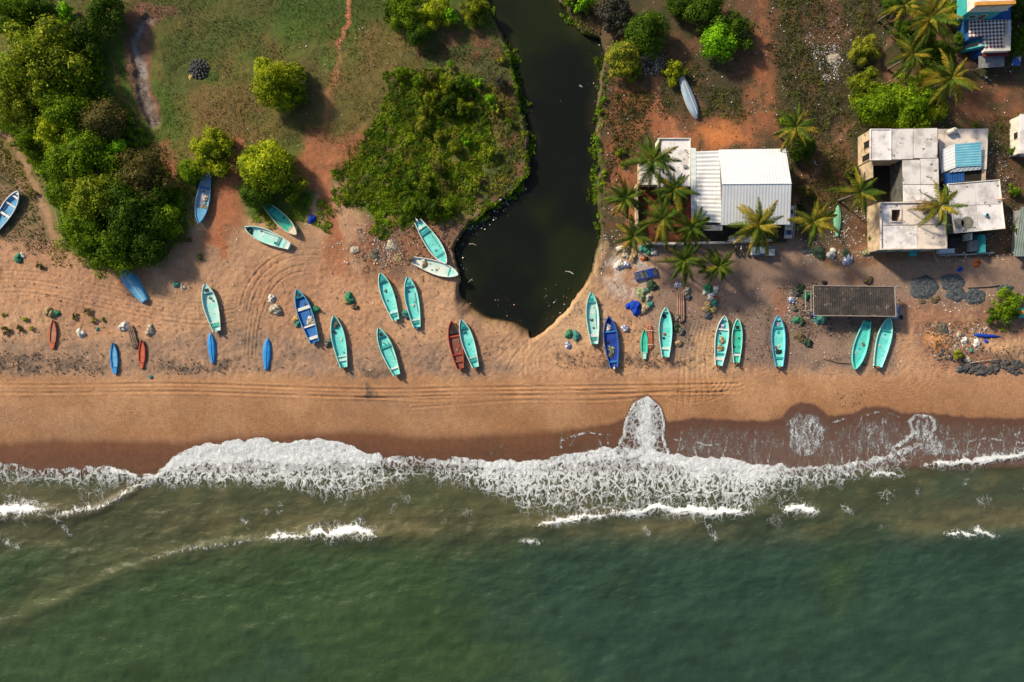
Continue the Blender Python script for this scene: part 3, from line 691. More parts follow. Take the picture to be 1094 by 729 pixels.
TH = 'trees of the dense thicket at the upper left'
for a in [
    (60, 95, 24, 'olive', 'olive tree tucked under the lower edge of the largest crown'), (30, 150, 20, 'mid', 'green tree at the left end of the thicket near the sandy path'), (130, 205, 16, 'bright', 'small yellow green treetop above the dark lower thicket'), (108, 185, 18, 'bright', 'light green treetop left of the brownish twiggy tree'),
    (44, 62, 47, 'olive', 'largest olive crown of the upper left thicket, sunlit and wide'),
    (12, 14, 27, 'mid', 'green tree in the top left corner of the thicket'),
    (70, 12, 15, 'lime', 'small bright green tree at the top edge beside the thicket'),
    (38, 10, 20, 'dark', 'dark tree at the top edge between the corner tree and a bright one'),
    (112, 14, 26, 'dark', 'dark low tree at the top edge just left of the damp ditch'),
    (88, 40, 22, 'dark', 'dark tree between the largest olive crown and the ditch'),
    (14, 108, 28, 'olive', 'dull olive tree at the left edge below the largest crown'),
    (72, 118, 32, 'mid', 'mid green tree below the largest olive crown of the thicket'),
    (108, 132, 29, 'brown', 'brownish half bare tree right of the mid green thicket tree'),
    (54, 142, 24, 'bright', 'yellow green tree in the middle left of the thicket'),
    (88, 168, 36, 'mid', 'broad green tree in the middle of the thicket'),
    (118, 172, 22, 'lime', 'small fresh green tree at the centre of the thicket'),
    (152, 190, 32, 'brown', 'brownish twiggy tree on the right flank of the thicket'),
    (102, 208, 36, 'olive', 'olive tree with pale bare branches in the lower thicket'),
    (75, 205, 24, 'mid', 'green tree on the left flank of the lower thicket'),
    (142, 228, 38, 'dark', 'dark broad tree in the lower right of the thicket'),
    (88, 246, 32, 'mid', 'green tree at the lower left end of the thicket'),
    (174, 232, 24, 'mid', 'dark green tree at the right end beside the trampled path'),
    (120, 262, 32, 'mid', 'green tree at the bottom of the thicket above the blue upturned boat'),
    (158, 262, 26, 'dark', 'dark tree at the bottom right of the thicket by the upturned boat'),
]: tree(*a, group=TH)
for a in [
    (295, 87, 31, 'bright', 'round bright yellow green tree alone in the pasture', 'tree', None, None, 1.0, 1.1),
    (313, 102, 17, 'mid', 'small green tree on the shaded side of the lone pasture tree'), (281, 72, 15, 'bright', 'small yellow green tree at the upper left of the lone pasture tree'), (318, 76, 15, 'olive', 'small olive tree at the upper right of the lone pasture tree'), (236, 148, 14, 'bright', 'small sunlit tree behind the one over the blue boat'), (268, 170, 17, 'olive', 'small olive tree at the left of the sunlit one above two teal boats'), (300, 168, 14, 'bright', 'small yellow green tree behind the sunlit one above two teal boats'),
    (223, 161, 26, 'bright', 'bright yellow green tree over the stern of a blue boat'),
    (203, 184, 17, 'mid', 'small green tree left of the bright tree by the blue boat'),
    (283, 182, 33, 'bright', 'sunlit tree above two teal boats at the edge of the pasture'),
    (306, 194, 20, 'olive', 'olive tree beside the sunlit one above two teal boats'),
    (275, 208, 22, 'dark', 'dark bushy tree just above the pale teal boat'),
    (436, 16, 22, 'mid', 'green tree at the top edge left of the creek'),
    (462, 14, 20, 'bright', 'bright sunlit tree at the top edge near the creek'),
    (448, 36, 17, 'dark', 'dark tree just below the bright one at the top edge'),
    (480, 18, 15, 'lime', 'fresh green tree at the top edge next to the creek trees'),
    (506, 12, 17, 'olive', 'olive tree at the top edge on the creek bank'),
    (420, 10, 15, 'dark', 'dark tree leftmost of the group at the top edge by the creek'),
    (624, 4, 16, 'lime', 'green tree on the far bank at the top of the creek'),
    (610, -4, 12, 'mid', 'leaning green tree on the right bank at the very top'),
    (656, 8, 22, 'grey', 'grey twiggy tree at the top edge right of the creek'),
    (690, 32, 29, 'dark', 'dark spreading tree at the top right of the creek'),
    (664, 22, 18, 'grey', 'greyish bare tree hanging over the creek water'),
    (665, 61, 24, 'yellow', 'yellow green tree on the right creek bank above a rubbish heap'),
    (676, 72, 14, 'mid', 'green tree tucked under the yellow green one on the right bank'),
    (721, 74, 13, 'bright', 'small bright shrub at the upper end of the tilted blue boat'),
    (766, 44, 25, 'lime', 'vivid lime green tree between two earth paths'),
    (750, 14, 26, 'dark', 'dark tree at the top edge above the vivid lime tree'),
    (786, 32, 22, 'dark', 'dark tree on the right side of the vivid lime tree'),
    (725, 6, 18, 'dark', 'dark low tree at the top edge left of the lime tree'),
    (936, 116, 28, 'mid', 'green tree left of the pair above the concrete house'),
    (972, 112, 30, 'mid', 'broad green tree right above the concrete house roof'),
    (998, 118, 19, 'olive', 'olive tree right of the broad one above the concrete house'),
    (925, 95, 20, 'olive', 'olive crown with dry tips below the fan leaved one'),
    (922, 54, 17, 'yellow', 'yellowish fan leaved tree beside the pale rubbish patch'),
    (858, 158, 19, 'dark', 'dark bush under the coconut palm beside the white shed'),
    (1048, 144, 13, 'mid', 'green bush behind the house with the blue roof'),
    (1078, 328, 18, 'mid', 'green bush beside the small teal shack at the right edge'),
    (1062, 336, 11, 'dark', 'dark low bush left of the green one by the teal shack'),
    (1090, 40, 22, 'dark', 'dark tree at the right edge beside the terrace house'),
    (984, 40, 20, 'dark', 'dark undergrowth tree between the yellowing palms at the top right'), (1004, 58, 20, 'dark', 'dark tree under the palms left of the teal stair'), (1024, 44, 13, 'dark', 'dark bush against the blue wall of the terrace house'), (1016, 12, 16, 'mid', 'green tree at the top edge against the terrace house'), (990, 84, 16, 'mid', 'green tree above the pair of trees by the concrete house'), (958, 96, 14, 'mid', 'small green tree at the end of the narrow path'), (965, 30, 13, 'dark', 'dark bush left of the yellowing palms'), (950, 8, 14, 'dark', 'dark bush at the top edge left of the cut off palm'),
    (840, 128, 10, 'mid', 'green bush at the left of the palm beyond the shed'), (1086, 8, 16, 'dark', 'dark tree in the top right corner behind the terrace house'),
    (936, 255, 11, 'olive', 'scraggly bush against the cream wall of the concrete house'),
    (906, 184, 10, 'brown', 'brown bush on the bare ground left of the concrete house'),
    (912, 182, 7, 'mid', 'small green bush by the corner of the concrete house'),
    (860, 205, 10, 'brown', 'brown scrub just right of the white shed'),
    (855, 222, 8, 'dark', 'dark scrub at the lower right corner of the white shed'),
    (1022, 380, 8, 'olive', 'straggly olive shrub among rubble at the lower right'),
    (1088, 160, 10, 'dark', 'dark scrub below the pale roof at the right edge'),
    (1085, 205, 9, 'mid', 'green scrub in the yard right of the concrete roofs'),
    (1086, 246, 7, 'mid', 'green weeds between the yard and the grey green roof'),
]: tree(*a)
# shrubs of the creek island
IS = 'shrubs in the green island by the creek'
for a in [
    (448, 88, 12, 'mid', 'green shrub near the top of the island left of the brown one'), (462, 84, 11, 'brown', 'brown shrub at the top of the island'), (478, 90, 12, 'olive', 'olive shrub at the top of the island'),
    (494, 92, 12, 'dark', 'dark shrub at the top right of the island'), (481, 70, 7, 'lime', 'small fresh green shrub above the olive one on the island'), (512, 88, 8, 'lime', 'fresh green shrub near the creek side of the island'),
    (534, 88, 9, 'grey', 'grey twiggy shrub on the creek bank of the island'), (524, 106, 9, 'lime', 'bright green shrub on the creek bank below the grey one'), (531, 116, 7, 'yellow', 'pale yellow shrub on the creek bank of the island'),
    (460, 106, 12, 'olive', 'olive shrub in the upper middle of the island'), (452, 118, 9, 'yellow', 'yellow green shrub left of the middle of the island'), (478, 112, 13, 'dark', 'dark shrub in the middle of the island'),
    (452, 134, 11, 'yellow', 'tall yellowish shrub in the middle left of the island'), (468, 146, 9, 'yellow', 'golden shrub at the centre of the island'), (494, 116, 10, 'olive', 'olive shrub right of the middle of the island'),
    (486, 158, 9, 'olive', 'olive shrub right below the golden one'), (468, 180, 10, 'brown', 'brownish shrub in the lower middle of the island'), (452, 200, 11, 'olive', 'olive shrub in the lower left of the island'),
    (440, 192, 9, 'dark', 'dark shrub at the lower left of the island'), (476, 196, 8, 'brown', 'brown shrub low on the island beside the olive one'), (510, 194, 8, 'yellow', 'pale flowering shrub in the lower right of the island'),
    (506, 203, 6, 'yellow', 'small pale shrub just below the flowering one'), (525, 162, 9, 'olive', 'olive shrub at the right bank of the island near the water'), (462, 222, 13, 'dark', 'dark shrub at the bottom of the island above a teal boat'),
    (438, 222, 11, 'mid', 'green shrub at the bottom left of the island'), (480, 222, 9, 'mid', 'green shrub at the bottom right of the island'), (500, 150, 8, 'lime', 'fresh green shrub right of the centre of the island'), (428, 78, 9, 'mid', 'green shrub at the upper left corner of the island'),
    (545, 130, 7, 'mid', 'small green shrub on the bank where the creek bends'), (535, 62, 6, 'olive', 'small olive shrub on the upper creek bank'),
]: tree(*a, 'shrub', 'shrub', IS, 1.0, 1.15)
WD = 'dry weed tufts on the upper beach'
for x, y, r, l in [(20, 351, 6, 'dark dry weed tuft lower left beside another'), (4, 336, 4, 'small dry weed tuft at the left edge'), (5, 352, 7, 'broad dry weed tuft at the left edge'), (26, 342, 5, 'dry weed tuft left of the orange raft'), (79, 338, 5, 'dry weed tuft above the white bundle'), (92, 333, 6, 'largest weed tuft above the white bundle'),
                   (100, 343, 5, 'dry weed tuft right of the white bundle'), (110, 342, 4, 'thin weed tuft right of the others by the white bundle'), (34, 208, 7, 'dark dry bush in the hollow beside the left blue boat'), (214, 275, 5, 'green weed tuft on the sand above the pale teal boat'), (200, 257, 6, 'dark weed tuft at the foot of the trampled path'), (34, 352, 4, 'sparse weed tuft just left of the orange raft'), (43, 284, 6, 'brown weed tuft near the left green net heap')]:
    tree(x, y, r, 'brown' if r > 5 else 'olive', l, 'weeds', 'weed_tuft', WD, 1.0, .6)
BK = 'water plants along the right creek bank'
for x, y, r, l in [(643, 60, 6, 'water plant at the upper end of the right bank'), (642, 118, 7, 'bright bank plant where the red slope begins'), (645, 106, 6, 'bank plant above the bright one'), (638, 150, 6, 'bank plant left of the weathered slope'), (639, 176, 7, 'leafy plant hanging over the water'), (645, 186, 7, 'bushy plant on the bank left of the palms'), (634, 204, 8, 'dark floating plant beside the bank'), (637, 218, 8, 'dark plant lowest but one on the right bank'), (640, 232, 6, 'lowest water plant on the right bank'), (663, 162, 8, 'green bush on the red slope left of the white roof'), (665, 176, 5, 'small green bush below the one on the red slope')]:
    tree(x, y, r, 'mid' if r > 6 else 'lime', l, 'plant', 'water_plant', BK, 1.0, .7)

# --- creeping ground cover and grass: uncountable
def scatter(polys, dens, seed, soft=5):
    rg = np.random.default_rng(seed); X = []; Y = []
    for pts in polys:
        q = np.array(pts); x0, y0 = q.min(0); x1, y1 = q.max(0)
        n = int((x1 - x0) * (y1 - y0) * dens)
        x = rg.uniform(x0 - soft, x1 + soft, n); y = rg.uniform(y0 - soft, y1 + soft, n)
        xx = x + (fbm(x, y, 12, 3, seed) - .5) * 22; yy = y + (fbm(x, y, 12, 3, seed + 3) - .5) * 22
        m = poly_sd(xx, yy, pts) > 0
        X.append(x[m]); Y.append(y[m])
    return np.concatenate(X), np.concatenate(Y), rg
def to_world(x, y, dz):
    z = np.maximum(zatv(x, y), CWZ + .04) + dz; k = (H - z) / H
    return np.stack([(x - CX) * S * k, (CY - y) * S * k, z], 1)
def cover(name, polys, dens, hgt, leaf, m, seed, group=None):
    x, y, rg = scatter(polys, dens, seed)
    keep = fbm(x, y, 7, 3, seed + 1) > .36; x, y = x[keep], y[keep]
    lump = np.clip(fbm(x, y, 14, 3, seed + 2) * 1.4 - .3, .1, 1)
    p = to_world(x, y, hgt * lump * (.45 + .55 * rg.random(len(x))))
    gx = (fbm(x + 1, y, 14, 3, seed + 2) - fbm(x - 1, y, 14, 3, seed + 2)) * -14; gy = (fbm(x, y + 1, 14, 3, seed + 2) - fbm(x, y - 1, 14, 3, seed + 2)) * 14
    nr = np.stack([gx, gy, np.ones(len(x))], 1) + rg.normal(size=(len(x), 3)) * .4; nr /= np.linalg.norm(nr, axis=1)[:, None]
    v, f = leaf_quads(p, nr, leaf * (.6 + .8 * rg.random(len(x))), rg, .75)
    me = np_mesh(name, v, f); me.materials.append(m)
    tag(link(name, me), kind='stuff')
GC1 = leafmat('creeper_leaves', (.20, .32, .010), (.065, .14, .007), .3, .3)
GC2 = leafmat('creeper_leaves_dull', (.27, .27, .020), (.085, .13, .009), .3, .3)
cover('ground_cover', [[(420, 70), (452, 75), (500, 82), (520, 100), (528, 150), (518, 190), (498, 222), (470, 236), (436, 240), (415, 250), (402, 252), (396, 225), (352, 212), (355, 180), (378, 172), (392, 140), (408, 110)],
                       [(304, 206), (345, 208), (357, 232), (352, 252), (330, 238), (312, 232)], [(262, 200), (285, 205), (300, 232), (286, 240), (268, 236)], [(1066, 347), (1082, 346), (1080, 358), (1068, 358)]], 2.2, .6, .28, GC1, 3)
cover('dull_ground_cover', [[(424, 74), (452, 75), (506, 82), (536, 92), (558, 120), (562, 160), (550, 195), (505, 234), (470, 240), (436, 240), (415, 250), (400, 240), (392, 150)], [(360, 175), (395, 140), (400, 220), (362, 225)], [(30, 150), (60, 170), (80, 230), (100, 290), (80, 270), (55, 215), (36, 190)], [(0, 150), (16, 170), (40, 215), (10, 190), (-20, 165)],
                            [(195, 185), (215, 195), (210, 240), (196, 225), (188, 190)], [(40, 255), (70, 262), (80, 285), (52, 280)]], .8, .6, .28, GC2, 4)
GC4 = leafmat('waste_ground_leaves', (.105, .125, .018), (.045, .065, .010), .25, .3)
cover('waste_ground_weeds', [[(826, 120), (842, 120), (850, 150), (832, 150)], [(700, 85), (716, 90), (715, 125), (702, 115)], [(730, 60), (745, 70), (742, 100), (730, 95)], [(820, 40), (880, 50), (882, 75), (830, 70)], [(655, 95), (695, 95), (690, 150), (652, 200)], [(830, 85), (872, 78), (905, 120), (862, 150)], [(745, 95), (790, 90), (800, 128), (750, 128)], [(825, -20), (870, -20), (885, 30), (840, 40)], [(596, -20), (640, -20), (645, 40), (622, 36), (606, 14)], [(1060, 120), (1090, 125), (1090, 160), (1064, 165)], [(905, 120), (930, 130), (918, 150), (900, 150)], [(860, 160), (900, 150), (912, 200), (880, 235), (858, 220)], [(900, -20), (950, -20), (935, 40), (900, 30)]], .9, .6, .26, GC4, 4)
GC3 = leafmat('dry_scrub_leaves', (.12, .095, .04), (.065, .07, .025), .15, .3)
cover('dry_scrub', [[(650, 60), (760, 70), (740, 130), (690, 120), (650, 200)], [(820, -30), (960, -30), (940, 60), (905, 130), (850, 200), (830, 130)], [(850, 190), (915, 150), (925, 215), (860, 235)], [(1052, 120), (1094, 130), (1094, 230), (1064, 240), (1060, 160)], [(0, 150), (40, 215), (70, 285), (50, 270), (0, 262), (-20, 200)], [(440, 250), (500, 235), (478, 265), (450, 262)], [(535, 60), (560, 130), (545, 200), (510, 225), (540, 160), (500, 60), (450, 60), (470, 40)], [(990, 345), (1050, 345), (1040, 375), (1005, 375)]], .55, .35, .24, GC3, 5)
cover('thicket_undergrowth', [[(-30, 60), (60, 30), (105, 60), (118, 100), (150, 140), (178, 185), (200, 215), (198, 250), (180, 270), (160, 286), (105, 284), (70, 250), (46, 200), (20, 150), (-30, 130)]], 1.3, 1.6, .34, LEAF['mid'], 8)
cover('creek_bank_weeds', [[(540, 40), (550, 55), (562, 110), (570, 160), (569, 190), (550, 210), (522, 229), (500, 246), (494, 240), (520, 220), (545, 203), (561, 185), (560, 150), (552, 110), (541, 60)], [(634, 60), (648, 60), (646, 92), (645, 130), (643, 170), (648, 200), (646, 245), (636, 255), (632, 235), (630, 205), (634, 175), (633, 150), (636, 100)], [(515, -20), (522, 5), (535, 30), (528, 28), (512, 10)], [(596, 0), (606, 15), (622, 38), (616, 36), (600, 14)]], 2.4, .5, .26, GC1, 6)
# pasture grass blades
x, y, rg = scatter([[(-60, -60), (515, -60), (528, 28), (545, 60), (555, 120), (420, 230), (380, 170), (330, 140), (230, 210), (150, 170), (20, 150), (-60, 120)]], .55, 21)
keep = fbm(x, y, 26, 4, 6) + rg.random(len(x)) * .25 > .58; x, y = x[keep], y[keep]
p = to_world(x, y, .02); n = len(x)
ang = rg.random(n) * 6.283; ln = .08 + .13 * rg.random(n); lean = .5 * rg.random(n) + .1
dx = np.stack([np.cos(ang), np.sin(ang), np.zeros(n)], 1); sd = np.stack([-np.sin(ang), np.cos(ang), np.zeros(n)], 1)
tip = p + dx * (ln * lean)[:, None] + np.array((0, 0, 1)) * (ln * .8)[:, None]
v = np.stack([p - sd * .07, p + sd * .07, tip + sd * .04, tip - sd * .04], 1).reshape(-1, 3)
me = np_mesh('grass', v, np.arange(n * 4).reshape(n, 4)); me.materials.append(leafmat('grass_blades', (.075, .125, .014), (.10, .125, .024), .3, .2))
tag(link('grass', me), kind='stuff')

# --- rubbish: torn plastic, shells, leaves
def flakes(name, spots, palette, probs, smin, smax, seed, dz=.03):
    rg = np.random.default_rng(seed); X = []; Y = []
    for pts, dens in spots:
        q = np.array(pts); x0, y0 = q.min(0); x1, y1 = q.max(0); n = int((x1 - x0) * (y1 - y0) * dens)
        xx = rg.uniform(x0, x1, n); yy = rg.uniform(y0, y1, n)
        wgt = fbm(xx, yy, 10, 3, seed) + rg.random(n) * .5
        m = (poly_sd(xx + (fbm(xx, yy, 14, 3, 2) - .5) * 24, yy + (fbm(xx, yy, 14, 3, 5) - .5) * 24, pts) > -2) & (wgt > .70); X.append(xx[m]); Y.append(yy[m])
    x = np.concatenate(X); y = np.concatenate(Y); n = len(x)
    s = smin + (smax - smin) * rg.random(n) ** 3
    p = to_world(x, y, dz + s * .2)
    nr = rg.normal(size=(n, 3)) * .5 + np.array((0, 0, 1)); nr /= np.linalg.norm(nr, axis=1)[:, None]
    v, f = leaf_quads(p, nr, s, rg, .8)
    pal = np.array(palette); c = pal[rg.choice(len(pal), n, p=probs)] * (.7 + .5 * rg.random((n, 1)))
    me = np_mesh(name, v, f, {'col': np.repeat(np.clip(c, 0, .9), 4, 0)}); me.materials.append(attrmat(name)); tag(link(name, me), kind='stuff')
WHITE = [(.66, .64, .62), (.42, .46, .50), (.26, .40, .44), (.42, .33, .25)]
flakes('litter', [([(645, -40), (900, -40), (900, 130), (850, 270), (700, 150), (650, 260), (640, 120)], .045), ([(860, 20), (910, 20), (905, 90), (868, 70)], .35), ([(868, 48), (900, 40), (900, 84), (880, 90)], 1.0), ([(684, 55), (710, 55), (706, 80), (690, 82)], 1.1), ([(900, -40), (1094, -40), (1094, 270), (850, 270)], .05),
                  ([(650, 200), (690, 250), (690, 285), (645, 295), (640, 250)], .25), ([(852, 255), (930, 250), (935, 280), (860, 284)], .5), ([(890, 225), (930, 225), (920, 250), (888, 250)], .6), ([(1000, 310), (1094, 312), (1094, 334), (1010, 332)], .22), ([(985, 345), (1060, 345), (1060, 382), (1000, 380)], .35), ([(1012, 352), (1046, 350), (1050, 372), (1020, 376)], .9),
                  ([(360, 215), (400, 230), (490, 240), (485, 275), (440, 290), (390, 290), (340, 260)], .14), ([(380, 240), (430, 268), (430, 292), (395, 280)], .5), ([(505, 240), (545, 208), (562, 195), (556, 205), (510, 250), (492, 262)], .3), ([(200, 240), (330, 230), (350, 265), (220, 290)], .06), ([(180, 100), (420, 20), (420, 160), (200, 160)], .012),
                  ([(580, 320), (860, 300), (860, 392), (600, 392)], .05), ([(0, 290), (480, 290), (480, 395), (0, 400)], .022), ([(860, 300), (1000, 300), (1000, 395), (860, 395)], .06), ([(838, 308), (868, 306), (870, 350), (842, 345)], .5), ([(1010, 265), (1080, 250), (1094, 280), (1010, 280)], .3), ([(1050, 150), (1085, 150), (1088, 250), (1065, 250)], .25)],
       WHITE, [.4, .2, .12, .28], .07, .36, 41)
flakes('beach_debris', [([(-40, 378), (110, 376), (110, 400), (-40, 402)], .5), ([(160, 386), (255, 384), (255, 399), (160, 400)], .5), ([(590, 376), (740, 378), (740, 394), (600, 394)], .5), ([(720, 330), (840, 330), (840, 394), (720, 394)], .12), ([(380, 240), (480, 240), (470, 290), (390, 292)], .5), ([(860, 335), (965, 335), (962, 366), (860, 360)], .45), ([(870, 375), (960, 380), (960, 392), (870, 390)], .12),
                        ([(0, 300), (560, 300), (560, 395), (0, 395)], .05), ([(580, 300), (860, 300), (860, 395), (590, 395)], .07), ([(984, 345), (1094, 345), (1094, 400), (1000, 392)], .35), ([(640, 60), (900, 0), (900, 150), (660, 240)], .12), ([(835, 300), (872, 300), (872, 360), (838, 350)], .5), ([(890, 416), (925, 420), (915, 436), (890, 432)], .3)],
       [(.05, .045, .04), (.13, .09, .06), (.24, .17, .11), (.06, .07, .05)], [.45, .25, .2, .1], .08, .42, 42, .01)
flakes('floating_litter', [([(510, 226), (556, 212), (520, 250), (500, 256)], .03), ([(562, 120), (640, 60), (640, 110), (570, 170)], .001), ([(492, 268), (500, 268), (499, 305), (493, 300)], .03), ([(636, 85), (644, 85), (640, 200), (634, 200)], .1)], WHITE, [.6, .3, .05, .05], .08, .42, 43, .02)

# ================================================================== COCONUT PALMS
def frond_mesh(seed, L=4.6, droop=1.0, dead=False):
    rg = random.Random(seed); v = []; f = []
    n = 36
    def mid(t): return Vector((L * (t - .10 * droop * t * t), 0, L * (.36 * t - .60 * droop * t * t)))
    for i in range(n):
        t = i / (n - 1); p = mid(t); p2 = mid(min(1, t + 1 / (n - 1)))
        if i < n - 1:
            w = .07 * (1 - t) + .015; k = len(v)
            v += [(p.x, -w, p.z), (p.x, w, p.z), (p2.x, w * .9, p2.z), (p2.x, -w * .9, p2.z)]; f.append((k, k + 1, k + 2, k + 3))
        if t < .12: continue
        ll = 1.0 * math.sin(math.pi * min(1, (t * .80 + .16))) ** .6 * (1 - .35 * t) * (.8 + .3 * rg.random())
        for s in (-1, 1):
            if dead and rg.random() < .35: continue
            a = .62 + .5 * (1 - t) + rg.uniform(-.12, .12)
            d = Vector((math.cos(a), s * math.sin(a), -.30 - .35 * rg.random() * droop)).normalized()
            q = p + d * ll; m = p + d * ll * .5 + Vector((0, 0, .05)); wd = Vector((.06, 0, 0))
            k = len(v)
            v += [tuple(p - wd * .7), tuple(p + wd * .7), tuple(m + wd), tuple(m - wd), tuple(q + wd * .25), tuple(q - wd * .25)]
            f += [(k, k + 1, k + 2, k + 3), (k + 3, k + 2, k + 4, k + 5)]
    return np_mesh('frond', v, f)
PAL = {'green': leafmat('palm_green', (.10, .145, .014), (.042, .085, .011), .3, .5), 'yellow': leafmat('palm_yellowing', (.36, .28, .030), (.16, .17, .020), .3, .5), 'dead': leafmat('palm_dead', (.22, .135, .065), (.12, .08, .04), .15, .5)}
FR = {}
for k, (c, dr) in {'g0': ('green', .7), 'g1': ('green', 1.0), 'g2': ('green', 1.35), 'y0': ('yellow', .9), 'y1': ('yellow', 1.2), 'd0': ('dead', 1.9)}.items():
    me = frond_mesh(hash(k) % 1 + ord(k[0]) * 7 + int(k[1]), 4.4, dr, c == 'dead'); me.materials.append(PAL[c]); FR[k] = me
PBARK = mat('palm_bark', (.17, .14, .11), (.10, .08, .06), .9, 4, bump=.6, obj=True)
nuts = MB()
for k in range(9):
    a = k * .8; z = -.25 - .12 * (k % 3)
    bmv = [Vector((math.cos(a) * .38, math.sin(a) * .38, z))]
    for j in range(4):
        th = math.pi * (j + .5) / 4
    nuts.tube([bmv[0] + Vector((0, 0, .17)), bmv[0] + Vector((0, 0, .09)), bmv[0], bmv[0] - Vector((0, 0, .10)), bmv[0] - Vector((0, 0, .17))], [.03, .13, .16, .12, .03], 8)
NUT = nuts.mesh('coconut_cluster', True); NUT.materials.append(mat('coconut_husk', (.10, .12, .03), (.19, .13, .03), .6, 3, obj=True))
pc = [0]
def palm(x, y, r, hgt, yel, label, dead=0):
    pc[0] += 1; rg = random.Random(pc[0] * 31)
    foot = at(x, y, hgt); lean = Vector((rg.uniform(-.9, .9), rg.uniform(-.9, .9), 0))
    o = empty('coconut_palm', foot - lean + Vector((0, 0, 0))); o.location.z = gz(o.location)
    tag(o, label, 'palm tree', 'coconut palms around the houses')
    mb = MB(); n = 8
    pts = [lean * (i / n) ** 1.6 + Vector((0, 0, hgt * i / n - (.3 if i == 0 else 0))) for i in range(n + 1)]
    mb.tube(pts, [.26 if i == 0 else .19 - .05 * i / n for i in range(n + 1)], 9)
    mb.build('trunk', PBARK, o, True)
    top = lean + Vector((0, 0, hgt))
    sc = r * S * 1.22 / 4.3
    nf = rg.choice((20, 23, 26, 28)); age = rg.uniform(-.10, .12)
    for i in range(nf):
        ring = i % 3; a = i * 2.3999 + rg.uniform(-.32, .32)
        el = (R(38), R(14), R(-10))[ring] + rg.uniform(-.2, .2) - age
        key = rg.choice(('g0', 'g1')) if ring == 0 else rg.choice(('g1', 'g2'))
        if rg.random() < yel: key = 'y0' if ring == 0 else rg.choice(('y0', 'y1'))
        if i < dead: key = 'd0'; el = R(-35); a = math.pi + rg.uniform(-.9, .7)
        k = sc * (.82, 1.0, 1.04)[ring] * rg.uniform(.70, 1.12)
        if ring == 2 and rg.random() < .14: key = 'd0'
        link('frond', FR[key], None, o, top, (0, -el, a), (k, k, k))
    link('coconut_cluster', NUT, None, o, top)
for a in [
    (992, 20, 28, 8.5, .42, 'yellowing palm at the top edge left of the terrace house'), (966, 6, 19, 7.5, .5, 'partly cut off yellow palm at the top edge'), (976, 58, 21, 7, .4, 'palm below the pair at the top edge, above the tree group'),
    (1016, 84, 25, 8, .5, 'palm below the teal stair of the terrace house'), (850, 136, 21, 6.5, .4, 'palm beyond the top right corner of the white shed'),
    (697, 172, 24, 8, .12, 'palm over the flat white roof left of the shed'), (720, 203, 21, 7, .1, 'palm between the flat white roof and the courtyard'), (668, 212, 20, 7, .12, 'leftmost palm on the slope by the creek'),
    (708, 234, 25, 7.5, .08, 'palm in the middle of the red earth courtyard'), (739, 243, 21, 7, .15, 'palm at the lower left corner of the white shed roof'), (677, 253, 19, 6.5, .15, 'palm outside the lower left corner of the courtyard'),
    (731, 278, 22, 6.5, .06, 'dark green palm in the lane below the courtyard wall'), (768, 285, 19, 5, .05, 'smaller dark palm in the lane left of the motorcycles'), (810, 241, 25, 7.5, .6, 'yellowing palm in front of the white shed over the pickup'),
    (869, 238, 23, 7, .55, 'yellowing palm right of the white shed by the rubbish heaps'), (919, 206, 23, 7.5, .3, 'palm beside the dark courtyard of the concrete house'),
]: palm(*a)
palm(1004, 221, 24, 8.5, .5, 'palm with hanging dead fronds between the two concrete roofs', 5)

# ================================================================== BOATS
TEAL = dict(c1=(.055, .50, .44), c2=(.08, .62, .56), c3=(.20, .42, .36))
def bm(name, c1, c2=None, c3=None, rough=.55, scale=.9, s3=2.4): return mat(name, c1, c2, rough, scale, .4, .65, .12, 14, .3, 0, c3, s3, True)
PAINT = {
    'teal': bm('teal_boat_paint', (.11, .57, .53), (.20, .70, .66), (.07, .20, .18), s3=2.2),
    'teal_dark': bm('dark_teal_boat_paint', (.02, .27, .27), (.04, .36, .34), (.09, .18, .16)),
    'teal_pale': bm('pale_teal_boat_paint', (.30, .69, .64), (.52, .76, .72), (.30, .30, .24), s3=2.0),
    'teal_white': bm('worn_white_teal_paint', (.48, .66, .60), (.68, .74, .70), (.30, .40, .35)),
    'teal_dirty': bm('dirty_teal_boat_paint', (.08, .53, .48), (.12, .63, .57), (.03, .10, .09), s3=2.4),
    'green_teal': bm('green_teal_paint', (.03, .42, .30), (.05, .52, .38), (.12, .26, .18)),
    'pale_green': bm('pale_green_paint', (.13, .36, .22), (.18, .42, .27), (.26, .34, .22)),
    'sky': bm('sky_blue_paint', (.07, .30, .56), (.11, .38, .62), (.30, .36, .40)),
    'blue': bm('bright_blue_paint', (.015, .21, .56), (.025, .28, .66), (.10, .22, .40)),
    'strong_blue': bm('strong_blue_paint', (.02, .13, .40), (.03, .18, .50), (.10, .14, .25)),
    'navy': bm('navy_paint', (.012, .035, .24), (.018, .055, .33), (.05, .06, .14)),
    'red': bm('red_boat_paint', (.32, .045, .022), (.40, .065, .03), (.22, .09, .06)),
    'orange': bm('orange_red_paint', (.48, .12, .045), (.40, .085, .04), (.30, .16, .10)),
    'maroon': bm('maroon_boat_paint', (.19, .06, .045), (.25, .085, .06), (.10, .06, .05)),
    'greyblue': bm('grey_blue_paint', (.22, .34, .48), (.30, .40, .52), (.40, .36, .30)),
    'white': bm('white_boat_paint', (.74, .74, .72), (.62, .66, .64), (.42, .40, .36)),
    'cream': bm('cream_boat_paint', (.62, .56, .44), (.52, .46, .36), (.36, .30, .22)),
    'wood': bm('weathered_wood', (.27, .19, .135), (.19, .13, .095), (.11, .08, .06)),
    'pinkwood': bm('faded_red_wood', (.36, .19, .14), (.28, .14, .10), (.20, .13, .10)),
    'black': bm('black_engine_paint', (.02, .02, .022), (.05, .045, .045)),
    'rust': bm('rusty_iron', (.20, .075, .03), (.11, .05, .03), (.06, .04, .03)),
    'motorblue': bm('blue_engine_cover', (.05, .15, .34), (.08, .2, .42)),
}
